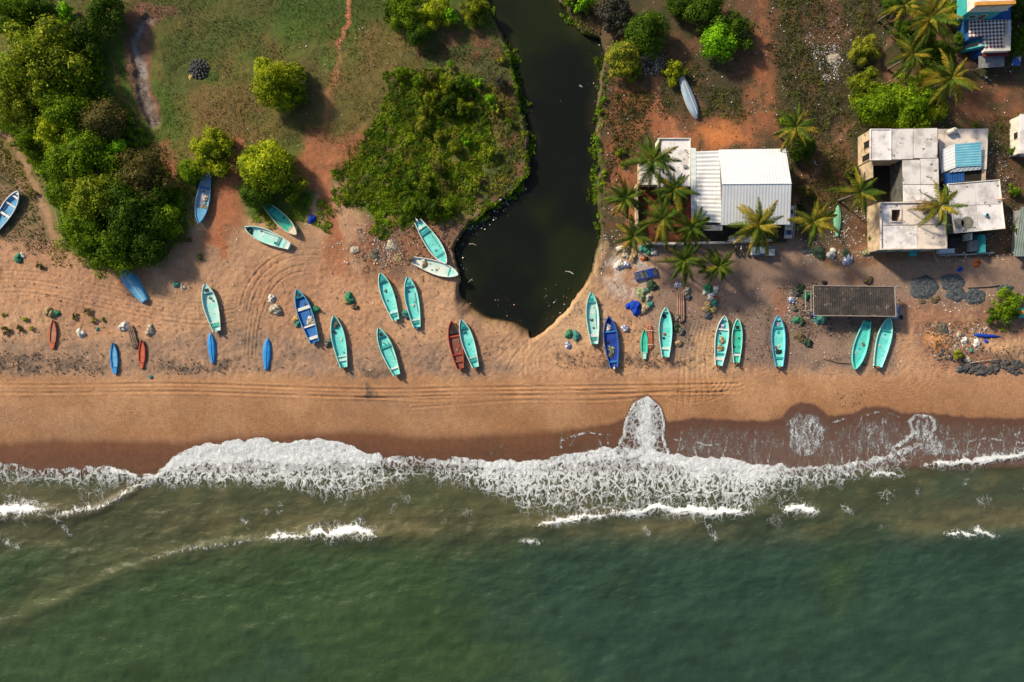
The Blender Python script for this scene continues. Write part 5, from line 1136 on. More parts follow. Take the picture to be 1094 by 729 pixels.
for a in [
    (19, 276, 5.5, 'green', 'bright green net heap at the left edge of the beach'), (24, 273, 3.5, 'white', 'white bag leaning on the left green net heap', 'sack', 'sack'),
    (52, 334, 6.5, 'tan', 'tan net heap over the bow of the orange canoe'), (60, 335, 4.5, 'green', 'green net part beside the tan heap at the orange canoe'), (86, 356, 5.5, 'white', 'round white plastic bundle below the weed tufts', 'sack', 'bundle'),
    (132, 349, 6, 'white', 'square white sheet bundle beside the brown raft', 'bundle', 'bundle'), (160, 353, 6, 'whitetan', 'pale bundle above the red canoe', 'bundle', 'bundle'), (104, 352, 2.5, 'teal', 'small teal bundle right of the white one', 'bundle', 'bundle'), (161, 403, 2.6, 'teal', 'tiny teal scrap below the red canoe', 'scrap', 'scrap'),
    (290, 319, 5, 'white', 'smaller white net bundle left of the blue boat', 'net_heap'), (294, 331, 7, 'whitetan', 'larger pale net heap left of the blue boat'), (336, 331, 5.5, 'green', 'bright green net heap on the right of the blue boat'),
    (316, 341, 4.5, 'yellow', 'yellow net heap on the left of the blue boat'), (318, 346, 4, 'teal', 'teal net heap just below the yellow one'), (351, 366, 6, 'grey', 'grey brown net heap left of a teal boat stern'),
    (373, 319, 6.5, 'green', 'green net heap left of the teal pair'), (370, 322, 4, 'yellow', 'yellow net in front of the green heap'), (379, 328, 4.2, 'brown', 'small brown net heap below the green and yellow one'), (433, 335, 5, 'teal', 'teal grey net heap against the boat with a blue motor'), (435, 339, 3.5, 'steel', 'dark net heap below the teal grey one'),
    (608, 357, 5, 'green', 'green net heap left of a pair near the creek tip'), (616, 359, 5.5, 'teal', 'teal green net heap right of a pair near the creek tip'), (607, 369, 4.2, 'bluewhite', 'blue bundle below the two green heaps', 'bundle', 'bundle'),
    (668, 351, 4.2, 'bluewhite', 'white and blue sack alone above the orange raft', 'sack', 'sack'), (679, 329, 8, 'blue', 'large crumpled bright blue tarpaulin among nets', 'tarpaulin', 'tarpaulin'), (672, 327, 4, 'blue', 'small blue tarpaulin fold left of the large one', 'tarpaulin', 'tarpaulin'),
    (689, 330, 5.5, 'tan', 'tan net heap right of the blue tarpaulin'), (694, 326, 5, 'teal', 'blue green net heap right of the tan one by the tarpaulin'), (686, 314, 7, 'tangreen', 'tan and green net heap above the blue tarpaulin'), (692, 318, 5, 'whitetan', 'pale net heap between the tan green heap and the tarpaulin'), (697, 305, 6.5, 'dgreen', 'dark green net heap below the blue crates'), (690, 311, 4, 'teal', 'teal rag left of the dark green heap', 'rag', 'rag'),
    (725, 305, 4.5, 'bluewhite', 'blue bundle at the upper end of the faded red raft', 'bundle', 'bundle'), (733, 311, 5, 'whitetan', 'white and brown bundle right of the faded red raft', 'bundle', 'bundle'), (735, 318, 4, 'steel', 'dark bundle below the white and brown one', 'bundle', 'bundle'), (725, 339, 5, 'grey', 'grey net heap at the lower end of the faded red raft'), (722, 349, 5.5, 'dgreen', 'dark green net heap below the faded red raft'), (728, 354, 5, 'grey', 'grey net heap right of the dark green one'), (725, 367, 4.5, 'tan', 'small tan net heap alone between two teal boats'),
    (757, 309, 6, 'green', 'green cloth heap between white sacks', 'bundle', 'bundle'), (754, 312, 3.5, 'white', 'white sack on the left of the green cloth', 'sack', 'sack'), (765, 309, 4, 'white', 'white sack on the right of the green cloth', 'sack', 'sack'), (760, 316, 5.5, 'white', 'largest white sack below the green cloth', 'sack', 'sack'),
    (757, 326, 4.5, 'tan', 'tan net bundle below the white sacks, left'), (764, 324, 4.5, 'teal', 'teal net bundle below the white sacks, right'), (765, 319, 3, 'orange', 'small orange cloth beside the white sacks', 'rag', 'rag'), (755, 331, 5, 'tan', 'tan net bundle, lower left of the column below white sacks'), (762, 331, 4.5, 'yellow', 'yellow brown net bundle right of the lower tan one'), (757, 337, 4.8, 'steel', 'dark blue net bundle at the bottom of the column'),
    (851, 342, 4.5, 'green', 'small green net heap left of the black roof'), (857, 344, 4.5, 'dgreen', 'dark green net heap right beside the small green one'), (855, 360, 6, 'brown', 'round brown green net coil left of another'), (863, 366, 6, 'dgreen', 'round dark green net coil right of the brown one'),
    (877, 341, 7, 'teal', 'teal net heap at the lower left corner of the black roof'), (846, 321, 4, 'bluewhite', 'blue bundle in rubbish left of the black roof', 'bundle', 'bundle'), (862, 316, 5, 'green', 'green sheet under the left end of the black roof', 'tarpaulin', 'tarpaulin'), (856, 308, 5, 'dgreen', 'dark net at the upper left of the black roof'), (851, 312, 5, 'grey', 'grey net in rubbish left of the black roof'), (849, 330, 4, 'grey', 'small grey net below the blue bundle by the black roof'), (869, 336, 3, 'blue', 'blue bucket cloth at the corner of the black roof', 'rag', 'rag'),
    (881, 302, 3, 'black', 'black and white bundle at the upper edge of the black roof', 'bundle', 'bundle'), (928, 300, 5, 'brown', 'brown coil in the lane above the black roof', 'net_heap'), (929, 302, 2.5, 'white', 'white bag on the brown coil above the black roof', 'sack', 'sack'), (959, 331, 4.5, 'bluewhite', 'upper blue and white cloth at the right end of the black roof', 'cloth', 'cloth'), (957, 337, 4.5, 'bluewhite', 'lower blue and white cloth at the right end of the black roof', 'cloth', 'cloth'), (963, 339, 2.6, 'black', 'black bag beside the blue and white cloth', 'bag', 'bag'),
    (664, 266, 5, 'white', 'white sack heap by the creek below the palms, upper', 'sack', 'sack'), (669, 273, 4.5, 'whitetan', 'pale sack in the middle of the creek side heap', 'sack', 'sack'), (662, 283, 6, 'white', 'large white sack lowest of the creek side heap', 'sack', 'sack'), (669, 283, 4.5, 'bluewhite', 'blue and white sack right of the lowest white one', 'sack', 'sack'), (676, 276, 5, 'tan', 'tan sack right of the pale one in the creek side heap', 'sack', 'sack'), (671, 268, 3.5, 'steel', 'dark bag right of the upper white sack heap', 'bag', 'bag'),
    (692, 267, 6, 'green', 'green sheet against the courtyard wall', 'tarpaulin', 'tarpaulin'), (698, 269, 5, 'white', 'white sheet right of the green one by the wall', 'sheet', 'sheet'), (686, 266, 4, 'teal', 'teal bundle left of the green sheet by the wall', 'bundle', 'bundle'), (687, 277, 3, 'orange', 'orange basket above the blue crates', 'basket', 'basket'), (691, 277, 2.4, 'black', 'black pot right of the orange basket', 'pot', 'pot'),
    (889, 271, 6, 'white', 'white and blue sack heap on the lane edge, left', 'sack', 'sack'), (905, 272, 5.5, 'dgreen', 'green sheet over sacks on the lane edge', 'tarpaulin', 'tarpaulin'), (906, 277, 6.5, 'bluewhite', 'white sacks below the green sheet on the lane edge', 'sack', 'sack'), (875, 270, 8, 'dgreen', 'dark rubbish heap at the lane edge under a palm', 'rubbish_heap', 'rubbish heap', .3), (862, 268, 5, 'steel', 'dark grey rubbish heap left of another by the palm', 'rubbish_heap', 'rubbish heap', .3), (926, 270, 5, 'tangreen', 'tangled heap at the foot of the concrete house', 'rubbish_heap', 'rubbish heap'),
    (333, 234, 5, 'blue', 'blue plastic sheet on the green creepers', 'tarpaulin', 'tarpaulin'), (457, 226, 0.01, 'grey', 'x'),
    (379, 267, 5, 'whitetan', 'pale ash heap on the reddish ground below the island', 'rubbish_heap', 'rubbish heap', .25), (400, 272, 6, 'grey', 'grey rubbish heap left of the teal pair', 'rubbish_heap', 'rubbish heap', .25), (418, 262, 6, 'whitetan', 'pale rubbish heap at the lower edge of the island', 'rubbish_heap', 'rubbish heap', .25), (425, 276, 6, 'tan', 'tan straw heap above the teal pair', 'rubbish_heap', 'rubbish heap', .25), (188, 304, 4, 'teal', 'small teal heap on the sand below the thicket'), (195, 307, 4, 'whitetan', 'pale heap right of the small teal one', 'rubbish_heap', 'rubbish heap', .3),
    (1031, 364, 4, 'white', 'white sack among rubble near the blue canvas', 'sack', 'sack'), (1044, 367, 4.5, 'white', 'upright white sack at the end of the blue canvas', 'sack', 'sack'), (1025, 358, 3.5, 'whitetan', 'pink white sack on the rubble at the lower right', 'sack', 'sack'), (1054, 365, 2.5, 'blue', 'small blue bag below the blue canvas', 'bag', 'bag'), (1038, 374, 3, 'teal', 'white and teal box among the rubble', 'box', 'box'), (1034, 384, 4, 'whitetan', 'pale sack on the dark rocks', 'sack', 'sack'), (1027, 394, 5, 'steel', 'blue black bag at the left end of the dark rocks', 'bag', 'bag'),
    (1026, 288, 3.4, 'blue', 'blue cloth dropped on the lane above the spread nets', 'cloth', 'cloth', .25), (1044, 281, 5, 'orange', 'heap of red bricks by the yard', 'brick_heap', 'brick heap', .3), (1000, 320, 5, 'brown', 'dark brown brushwood on the orange ground', 'brushwood', 'brushwood', .3), (1008, 352, 7, 'grey', 'grey rubble heap at the lower right', 'rubble_heap', 'rubble heap', .3), (985, 322, 4, 'brown', 'dark brushwood below the round spread net', 'brushwood', 'brushwood', .3),
    (690, 60, 5, 'whitetan', 'pale ash heap right of the yellow green tree', 'rubbish_heap', 'rubbish heap', .3), (890, 62, 7, 'whitetan', 'pale rubbish heap on the waste ground', 'rubbish_heap', 'rubbish heap', .2), (1074, 22, 3, 'brown', 'x'),
]:
    if a[4] == 'x': continue
    kw = {}
    if len(a) > 5: kw['name'] = a[5]
    if len(a) > 6: kw['cat'] = a[6]
    if len(a) > 7: kw['hgt'] = a[7]
    heap(*a[:5], **kw)
# loads lying inside boats
for a in [(653, 373, 4.3, 'tangreen', 'upper net bundle lying in the navy boat'), (653, 379, 4.3, 'grey', 'lower net bundle lying in the navy boat'), (650, 350, 4, 'white', 'white and black gear in the bow of the navy boat'), (772, 364, 4, 'tan', 'upper tan net bundle in a teal boat'), (770, 372, 4, 'tan', 'lower tan net bundle in a teal boat'), (772, 349, 4, 'bluewhite', 'blue white cloth in the bow of a teal boat'),
          (332, 344, 5, 'whitetan', 'white and tan nets amidships in the blue boat'), (331, 340, 3, 'white', 'white sheet amidships in the blue boat'), (359, 347, 4, 'grey', 'grey nets in the bow of a teal boat'), (267, 247, 4, 'dgreen', 'dark net in the bow of the pale teal boat'), (219, 212, 4, 'whitetan', 'pale rubble in the blue boat, upper'), (218, 222, 4, 'tan', 'brown rubble in the blue boat, lower'), (832, 346, 3.6, 'bluewhite', 'blue white gear in the bow of the boat with blue rim'), (832, 376, 3.4, 'black', 'dark gear near the stern of the boat with blue rim'), (485, 349, 3.6, 'dgreen', 'dark green net in the bow of the dark red boat'),
          (313, 245, 4.5, 'whitetan', 'brown white rags at the end of the green teal boat'), (453, 282, 4, 'tan', 'straw coloured nets near the stern of the whitish teal boat'), (484, 291, 3.2, 'tangreen', 'mixed gear in the bow of the whitish teal boat'), (710, 338, 2.6, 'black', 'dark gear in the bow of the boat with an orange lid'), (632, 342, 2.2, 'grey', 'dark gear amidships in the boat nearest the creek tip'), (412, 311, 2.2, 'teal', 'teal rope coil in the left boat of the teal pair'), (496, 355, 2.2, 'teal', 'dark rope coil in the teal boat beside the red one')]:
    heap(a[0], a[1], a[2], a[3], a[4], 'net_bundle', 'net bundle', .35, 1, None, .42)
# orange lid: shallow disc
m = MB(); m.tube([(0, 0, 0), (0, 0, .10), (0, 0, .13)], [.24, .28, .22], 14); o = m.build('tub_lid', NET['orange']); p = at(710, 357, .5); p.z += .42; o.location = p; tag(o, 'round orange lid on the deck of a teal boat', 'lid')
# nets spread flat on the lane to dry
def spread(x, y, rx, ry, c, seed, label):
    rg = np.random.default_rng(seed); v = [(0, 0, .16)]; f = []; nr, na = 10, 40
    for i in range(1, nr + 1):
        for j in range(na):
            a = j / na * 6.2832; t = i / nr; q = t * (1 + .07 * math.sin(2 * a + seed) + .06 * math.sin(5 * a + seed) + .02 * rg.normal())
            v.append((q * math.cos(a), q * math.sin(a), (.16 + .05 * math.sin(9 * t + a * 3) + .03 * rg.normal()) * (1 - t ** 6) + .015))
    for j in range(na): f.append((0, 1 + j, 1 + (j + 1) % na))
    f += [(1 + i * na + j, 1 + (i + 1) * na + j, 1 + (i + 1) * na + (j + 1) % na, 1 + i * na + (j + 1) % na) for i in range(nr - 1) for j in range(na)]
    q = MB(); q.add(v, f); o = q.build('spread_net', NET[c], None, True); o.location = at(x, y, .1); o.location.z += .03; o.scale = (rx * S, ry * S, 1.0); tag(o, label, 'fishing net', 'nets spread on the lane to dry')
spread(987, 307, 14.5, 13, 'steel', 1, 'round dark grey net spread on the lane, leftmost')
spread(1018, 302, 12, 10, 'steel', 2, 'blue grey net spread right of the round one')
spread(1022, 314, 11, 8, 'steel', 3, 'lower blue grey net spread in the middle')
spread(1042, 317, 12, 8, 'steel', 5, 'grey net spread towards the green bush')
spread(1074, 308, 9, 4, 'steel', 6, 'narrow grey net spread above the green bush')
def rope(pts, r, label, c='black', name='rope'):
    m = MB(); m.tube([tuple(G(x, y, .05)) for x, y in pts], r, 6); tag(m.build(name, NET[c], None, True), label, name.replace('_', ' '))
rope([(1034, 308), (1045, 307.5), (1056, 307), (1068, 305.5)], .11, 'dark rope stretched between the spread nets')
rope([(880, 384), (895, 388), (910, 389), (926, 390)], .07, 'mooring rope on the sand below the dirty teal boat')
rope([(997, 267), (999, 274), (1002, 280)], .05, 'pale cable hanging at the front of the concrete house', 'white', 'cable')
rope([(606, 291), (609, 292.5), (613, 293)], .001, 'x') if False else None
def stick(x0, y0, x1, y1, z, r, label, c='white', name='floating_branch'):
    m = MB(); a = P(x0, y0, z); b_ = P(x1, y1, z); c_ = (a + b_) / 2 + Vector((.1, .15, 0)); m.tube([a, c_, b_], [r, r * .9, r * .4], 6); m.tube([c_, c_ + (b_ - a) * .2 + Vector((.2, -.3, .03))], [r * .6, r * .2], 5); tag(m.build(name, NET[c]), label, name.replace('_', ' '))
stick(604, 290, 613, 293, CWZ + .03, .09, 'pale branch floating near the right creek bank'); stick(501, 261, 509, 262, CWZ + .03, .08, 'pale branch floating near the upper teal boat', 'whitetan'); stick(500, 302, 505, 298, CWZ + .03, .08, 'pale branch floating by the lower creek shore', 'whitetan'); stick(619, 92, 621, 93, CWZ + .03, .16, 'white scrap floating in the upper creek')
stick(451, 294, 450, 303, 1.75, .07, 'dark pole lying on the sand right of the teal pair', 'brown', 'pole')
stick(1036, 388, 1068, 384, 2.0, .08, 'long pale pole lying above the dark rocks', 'whitetan', 'pole')
# blue crates in a row
o = empty('crate_row', at(690, 293, .3), (0, 0, R(14))); tag(o, 'row of blue fish crates lashed together below the courtyard', 'crates')
for i in range(5):
    m = MB(); x = (i - 2) * .84; m.box((x - .41, -.82, 0), (x + .41, .82, .45), None, .97); m.build('crate', mat('navy_crate', (.012, .04, .30), (.02, .06, .36), .5, 2, obj=True), o)
    m = MB(); m.box((x - .33, -.66, .30), (x + .33, .66, .475)); m.build('crate_filling', NET['grey' if i in (1, ) else 'blue'] if i % 2 else NET['steel'], o)
# long blue canvas
m = MB(); m.tube([(-2.7, 0, .12), (-1.8, .05, .2), (-.6, -.05, .28), (.6, .03, .25), (1.8, 0, .14), (2.8, -.1, .05)], [.15, .32, .36, .30, .18, .04], 8); o = m.build('canvas_roll', NET['blue'], None, True); o.location = at(1056, 359, .2); o.location.z += .02; o.rotation_euler = (0, 0, R(-4)); tag(o, 'long rolled blue canvas tapering to the right above the rocks', 'canvas')

# ================================================================== ROCKS
ROCKM = mat('dark_rock', (.050, .052, .056), (.085, .082, .080), .85, 1.2, bump=.8, bscale=5, c3=(.16, .14, .12), s3=3)
RK = []
for s in range(5):
    rg = np.random.default_rng(s + 60); q = MND[s].copy(); co_ = np.empty(len(q.vertices) * 3, np.float32); q.vertices.foreach_get('co', co_); co_ = co_.reshape(-1, 3)
    dirs = rg.normal(size=(9, 3)); dirs /= np.linalg.norm(dirs, axis=1)[:, None]; dirs[:, 2] = np.abs(dirs[:, 2])
    for d_ in dirs:
        pr_ = co_ @ d_; lim = .55 + .25 * rg.random(); over = np.clip(pr_ - lim, 0, None); co_ -= over[:, None] * d_
    q.vertices.foreach_set('co', co_.ravel()); q.materials.clear(); q.materials.append(ROCKM); q.polygons.foreach_set('use_smooth', [False] * len(q.polygons)); q.update(); RK.append(q)
rr = random.Random(3); n = 0
def rock(x, y, s, grp, lab):
    p = at(x, y, s * .3); p.z -= s * .12
    o = link('boulder', RK[rr.randrange(5)], None, None, p, (rr.uniform(-.3, .3), rr.uniform(-.3, .3), rr.uniform(0, 6)), (s, s * rr.uniform(.7, 1.1), s * rr.uniform(.6, .95))); tag(o, lab, 'rock', grp)
for i in range(105):
    t = rr.random(); x = 1030 + t * 66; y = 393 + (rr.random() - .5) * (13 if t > .15 else 8) + 2.5 * math.sin(t * 7)
    rock(x, y, rr.uniform(.3, .85), 'boulders of the sea wall', 'dark angular boulder in the rock row at the lower right')
for i in range(26):
    x = 1002 + rr.random() * 32; y = 379 + (x - 1002) * .10 + (rr.random() - .5) * 12
    rock(x, y, rr.uniform(.2, .55), 'loose boulders left of the sea wall', 'dark boulder in the loose scatter left of the rock row')
# stone mound in the pasture
o = empty('stone_mound', at(211, 73, .4)); tag(o, 'round dark stone mound alone in the pasture', 'stone mound')
for rad, cnt, z in ((1.75, 16, .0), (1.3, 12, .3), (.8, 8, .5), (.3, 3, .62)):
    for k in range(cnt):
        a = k / cnt * 6.283 + rad; s = rr.uniform(.32, .48); link('stone', RK[k % 5], None, o, (rad * math.cos(a), rad * math.sin(a), z - .05), (0, 0, rr.uniform(0, 6)), (s, s, s * .8))
heap(203.5, 82, 3, 'yellow', 'small orange straw heap at the foot of the stone mound', 'straw_heap', 'straw', .3)
heap(211, 73, 7.5, 'black', 'black ash heaped inside the ring of the stone mound', 'ash_heap', 'ash', .35)

# ================================================================== BUILDINGS
ZG = 1.6
def HP(x, y, h):
    p = P(x, y, ZG + h); return (p.x, p.y)
def HZ(x, y, h):
    p = P(x, y, ZG + h); return (p.x, p.y, ZG + h)
B_ = {
    'conc': mat('roof_concrete', (.66, .65, .66), (.44, .425, .42), .9, .45, .42, .66, .25, 6, .15, 0, (.15, .13, .125), .75),
    'concw': mat('pale_roof_concrete', (.74, .73, .75), (.52, .51, .51), .9, .55, .44, .66, .25, 6, .15, 0, (.22, .20, .19), .9),
    'pink': mat('pinkish_roof_concrete', (.70, .62, .56), (.47, .44, .42), .9, .5, .42, .64, .25, 6, .15, 0, (.18, .15, .14), .8),
    'seam': mat('dark_roof_seam', (.10, .085, .08), (.20, .17, .15), .95, 2),
    'cream': mat('cream_wall', (.56, .44, .30), (.38, .31, .22), .9, .8, .4, .62, .1, 8, .1, 0, (.16, .12, .09), .9),
    'whitewall': mat('white_wall', (.70, .67, .61), (.58, .55, .50), .85, .8, c3=(.36, .32, .28), s3=1.6),
    'whiteroof': mat('white_metal_roof', (.75, .79, .83), (.67, .72, .77), .42, .25, .4, .7, 0, 8, .5, .12),
    'greyrib': mat('ribbed_roof_sheet', (.73, .76, .79), (.63, .66, .69), .5, .3, .4, .7, 0, 8, .4, .1, (.58, .53, .47), 1.0),
    'flash': mat('bluish_roof_edge', (.45, .53, .58), (.52, .58, .62), .6, .7),
    'bluesheet': mat('blue_roof_sheet', (.14, .44, .60), (.20, .49, .62), .5, .8, c3=(.25, .42, .50), s3=1.6),
    'bluewall': mat('blue_wall', (.012, .075, .26), (.016, .10, .32), .8, .9), 'tealwall': mat('teal_wall', (.03, .32, .34), (.05, .38, .40), .8, 1.0),
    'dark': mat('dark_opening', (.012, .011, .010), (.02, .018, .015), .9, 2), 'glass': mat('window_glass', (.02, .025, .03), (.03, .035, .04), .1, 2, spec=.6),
    'timber': mat('door_timber', (.20, .085, .035), (.14, .06, .03), .7, 2), 'orange': mat('orange_band', (.62, .30, .07), (.52, .24, .06), .8, 1), 'redband': mat('red_awning', (.20, .03, .03), (.15, .03, .03), .8, 1),
    'blackroof': mat('blackened_roof_sheet', (.042, .040, .040), (.075, .064, .058), .9, .55, .38, .62, .4, 5, .1, 0, (.17, .15, .14), 1.0), 'trim': mat('pale_roof_trim', (.34, .31, .28), (.26, .23, .2), .8, 2),
    'grey': mat('grey_block', (.26, .27, .28), (.19, .2, .21), .9, 1.5), 'greengrey': mat('grey_green_roof', (.22, .28, .25), (.17, .22, .20), .8, .8), 'post': mat('timber_post', (.17, .13, .10), (.11, .085, .07), .9, 3),
    'court_shade': mat('shade_painted_court_wall', (.10, .105, .10), (.045, .045, .042), .95, .9, c3=(.2, .19, .17), s3=1.5), 'redearth': mat('court_earth', (.20, .062, .028), (.08, .04, .022), .95, .9), 'porch': mat('porch_floor', (.055, .045, .04), (.03, .026, .024), .95, 1),  # court wall colour darkened to carry the shade of the inner court
}
def checker():
    m = bpy.data.materials.new('checkered_tiles'); t, b = nt(m); g = N(t, 'ShaderNodeNewGeometry')
    ck = N(t, 'ShaderNodeTexChecker'); ck.inputs['Scale'].default_value = 2.1; ck.inputs['Color1'].default_value = (.74, .72, .70, 1); ck.inputs['Color2'].default_value = (.14, .05, .05, 1)
    mp = N(t, 'ShaderNodeMapping'); mp.inputs['Rotation'].default_value = (0, 0, R(42)); t.links.new(g.outputs['Position'], mp.inputs['Vector']); t.links.new(mp.outputs[0], ck.inputs['Vector'])
    t.links.new(ck.outputs[0], b.inputs['Base Color']); b.inputs['Roughness'].default_value = .5; return m
def root(name, x, y, label, cat):
    o = empty(name, P(x, y, ZG)); o.location.z = zat(x, y); tag(o, label, cat); return o
def put(mb, name, m, r, smooth=False):
    """build with world coordinates, then re-express under the root (roots carry no rotation)"""
    v = r.location; mb.v = [(a - v.x, b_ - v.y, c - v.z) for a, b_, c in mb.v]
    par = r.parent
    o = mb.build(name, B_[m] if isinstance(m, str) else m, r, smooth)
    return o
def sub(mb, name, m, r, part):
    v = r.location; mb.v = [(a - v.x, b_ - v.y, c - v.z) for a, b_, c in mb.v]; return mb.build(name, B_[m] if isinstance(m, str) else m, part)
def block(name, pts, h0, h1, m, r, htop=None):
    mb = MB(); mb.prism([HP(x, y, htop if htop is not None else h1) for x, y in pts], ZG + h0, ZG + h1); return put(mb, name, m, r)
def inset(p, d):
    p = [Vector(q) for q in p]; c = sum(p, Vector((0, 0))) / len(p); return [tuple(c + (q - c) * max(0, 1 - d / max(.3, (q - c).length))) for q in p]
def rim(name, pts, h, th, up, m, r):
    mb = MB(); q = [Vector(HP(x, y, h)) for x, y in pts]; n = len(q)
    c = sum(q, Vector((0, 0))) / n
    inn = []
    for i in range(n):
        a, b_, d_ = q[i - 1], q[i], q[(i + 1) % n]
        e1 = (b_ - a).normalized(); e2 = (d_ - b_).normalized(); n1 = Vector((-e1.y, e1.x)); n2 = Vector((-e2.y, e2.x))
        if n1.dot(c - b_) < 0 and n == 4: n1 = -n1
        if n2.dot(c - b_) < 0 and n == 4: n2 = -n2
        inn.append(b_ + (n1 + n2) * th / max(.5, 1 + n1.dot(n2)))
    z0, z1 = ZG + h - .03, ZG + h + up; vs = []
    for a, b_ in zip(q, inn): 
        oo = a - (b_ - a) * .06
        vs += [(oo.x, oo.y, z0), (oo.x, oo.y, z1), (b_.x, b_.y, z1), (b_.x, b_.y, z0)]
    fs = []
    for i in range(n):
        for e in range(4): fs.append((i * 4 + e, i * 4 + (e + 1) % 4, ((i + 1) % n) * 4 + (e + 1) % 4, ((i + 1) % n) * 4 + e))
    mb.add(vs, fs); return put(mb, name, m, r)
def ribbed(name, a, b, c, d, n, amp, m, r, along='u', th=.06):
    """sheet a-b-c-d (world points), n corrugations counted along u (a->b) or v (a->d)"""
    a, b, c, d = map(Vector, (a, b, c, d)); mb = MB(); k = n * 6; vs = []
    nor = (b - a).cross(d - a).normalized(); nor = nor if nor.z > 0 else -nor
    for i in range(k + 1):
        t = i / k; w_ = amp * math.sin(t * n * 2 * math.pi)
        p, q = (a.lerp(b, t), d.lerp(c, t)) if along == 'u' else (a.lerp(d, t), b.lerp(c, t))
        vs += [p + nor * w_, q + nor * w_, q + nor * (w_ - th), p + nor * (w_ - th)]
    fs = [(0, 1, 2, 3), tuple(k * 4 + e for e in (3, 2, 1, 0))]
    for i in range(k):
        for e in range(4): fs.append((i * 4 + e, (i + 1) * 4 + e, (i + 1) * 4 + (e + 1) % 4, i * 4 + (e + 1) % 4))
    mb.add(vs, fs); return put(mb, name, m, r)
def opening(r, name, p, q, z0, z1, side, m='glass', frame='whitewall', fw=.09):
    """window or door on the wall from world xy p to q; side = outward xy normal; frame with its pane as sub-part"""
    p, q, s_ = Vector(p), Vector(q), Vector(side).normalized(); e = (q - p).normalized(); mb = MB()
    def bar(a, b_, za, zb, off, dep):
        c = [a, b_, b_ + s_ * dep, a + s_ * dep]; mb.prism([tuple(v + s_ * off) for v in c], za, zb)
    bar(p, q, z1 - fw, z1, -.05, .12); bar(p, q, z0, z0 + fw, -.05, .12); bar(p, p + e * fw, z0 + fw, z1 - fw, -.05, .12); bar(q - e * fw, q, z0 + fw, z1 - fw, -.05, .12)
    fr = put(mb, name, frame, r); mb2 = MB(); mb = mb2
    bar(p + e * fw, q - e * fw, z0 + fw, z1 - fw, -.05, .075); sub(mb2, 'pane' if name == 'window' else 'panel', m, r, fr); return fr

# ---- white metal shed by the creek
r = root('shed', 790, 200, 'large white metal roofed shed with a gable and a ribbed lean-to', 'shed')
eh, rh = 4.2, 6.5
block('wall', [(771, 163), (838, 162), (842, 237), (773, 237)], -.4, 4.02, 'whitewall', r)
ribbed('roof_slope', HZ(768, 160, eh), HZ(839.5, 159, eh), HZ(845.5, 196, rh), HZ(771.5, 196.5, rh), 22, .012, 'whiteroof', r)
ribbed('roof_slope', HZ(845.5, 196.5, rh), HZ(771.5, 197, rh), HZ(770, 240.5, eh), HZ(844, 240, eh), 22, .012, 'whiteroof', r)
mb = MB(); mb.tube([HZ(771.3, 196.8, rh + .03), HZ(845.8, 196.3, rh + .03)], .09, 6); put(mb, 'ridge_cap', 'whiteroof', r)
block('lean_to_wall', [(742, 164), (770.2, 164), (772, 235), (743, 235)], -.4, 3.55, 'whitewall', r)
ribbed('lean_to_roof', HZ(744, 162, 3.8), HZ(768.5, 161, 4.05), HZ(771, 238, 4.05), HZ(744.5, 236.5, 3.8), 17, .045, 'greyrib', r, 'v')
ribbed('roof_edge', HZ(737.5, 158, 3.45), HZ(743.6, 158.5, 3.70), HZ(743.9, 237, 3.70), HZ(738.5, 237, 3.45), 10, .02, 'flash', r, 'v')
mb = MB(); mb.prism([HP(744, 240, .1), HP(843, 240, .1), HP(840, 259, .1), HP(745, 259, .1)], ZG - .4, ZG + .14); put(mb, 'porch_floor', 'porch', r)  # near-black floor colour stands in for the shade under the open front
for x, y in ((756, 257.5), (778, 257.8), (822, 257.6)):
    mb = MB(); q = Vector(HP(x, y, 2)); mb.box((q.x - .09, q.y - .09, ZG), (q.x + .09, q.y + .09, ZG + 3.1)); put(mb, 'post', 'post', r)
mb = MB(); a, b_ = Vector(HZ(752, 240.5, 3.5)), Vector(HZ(772, 240.5, 3.5)); mb.add([a, b_, b_ + Vector((0, -1.0, -.2)), a + Vector((0, -1.0, -.2)), a + Vector((0, 0, -.06)), b_ + Vector((0, 0, -.06)), b_ + Vector((0, -1, -.26)), a + Vector((0, -1, -.26))], [(0, 1, 2, 3), (7, 6, 5, 4), (0, 4, 5, 1), (1, 5, 6, 2), (2, 6, 7, 3), (3, 7, 4, 0)]); put(mb, 'awning', 'grey', r)
w0 = HP(773, 237, 4.02); w1 = HP(842, 237, 4.02)
opening(r, 'door', (w0[0] + 3, w0[1]), (w0[0] + 5.4, w0[1]), ZG + .15, ZG + 2.4, (0, -1), 'dark', 'post'); opening(r, 'window', (w0[0] + 7.2, w0[1]), (w0[0] + 8.8, w0[1]), ZG + 1.1, ZG + 2.2, (0, -1))
# low wall in front
def wall(pts, th, h, m, label, name='garden_wall'):
    mb = MB(); 
    for (x0, y0), (x1, y1) in zip(pts[:-1], pts[1:]):
        a, b_ = Vector(HP(x0, y0, h)), Vector(HP(x1, y1, h)); e = (b_ - a).normalized(); s_ = Vector((-e.y, e.x)) * th / 2; a = a - e * th / 2 * .98
        mb.prism([tuple(a + s_), tuple(b_ + s_), tuple(b_ - s_), tuple(a - s_)], ZG - .5, ZG + h)
    rr_ = root(name, *pts[0], label, 'wall'); put(mb, 'masonry', m, rr_)
    mb = MB()
    for (x0, y0), (x1, y1) in zip(pts[:-1], pts[1:]):
        a, b_ = Vector(HP(x0, y0, h)), Vector(HP(x1, y1, h)); e = (b_ - a).normalized(); s_ = Vector((-e.y, e.x)) * (th / 2 + .04); a = a - e * th / 2
        mb.prism([tuple(a + s_), tuple(b_ + s_), tuple(b_ - s_), tuple(a - s_)], ZG + h, ZG + h + .07)
    put(mb, 'coping', m, rr_); return rr_
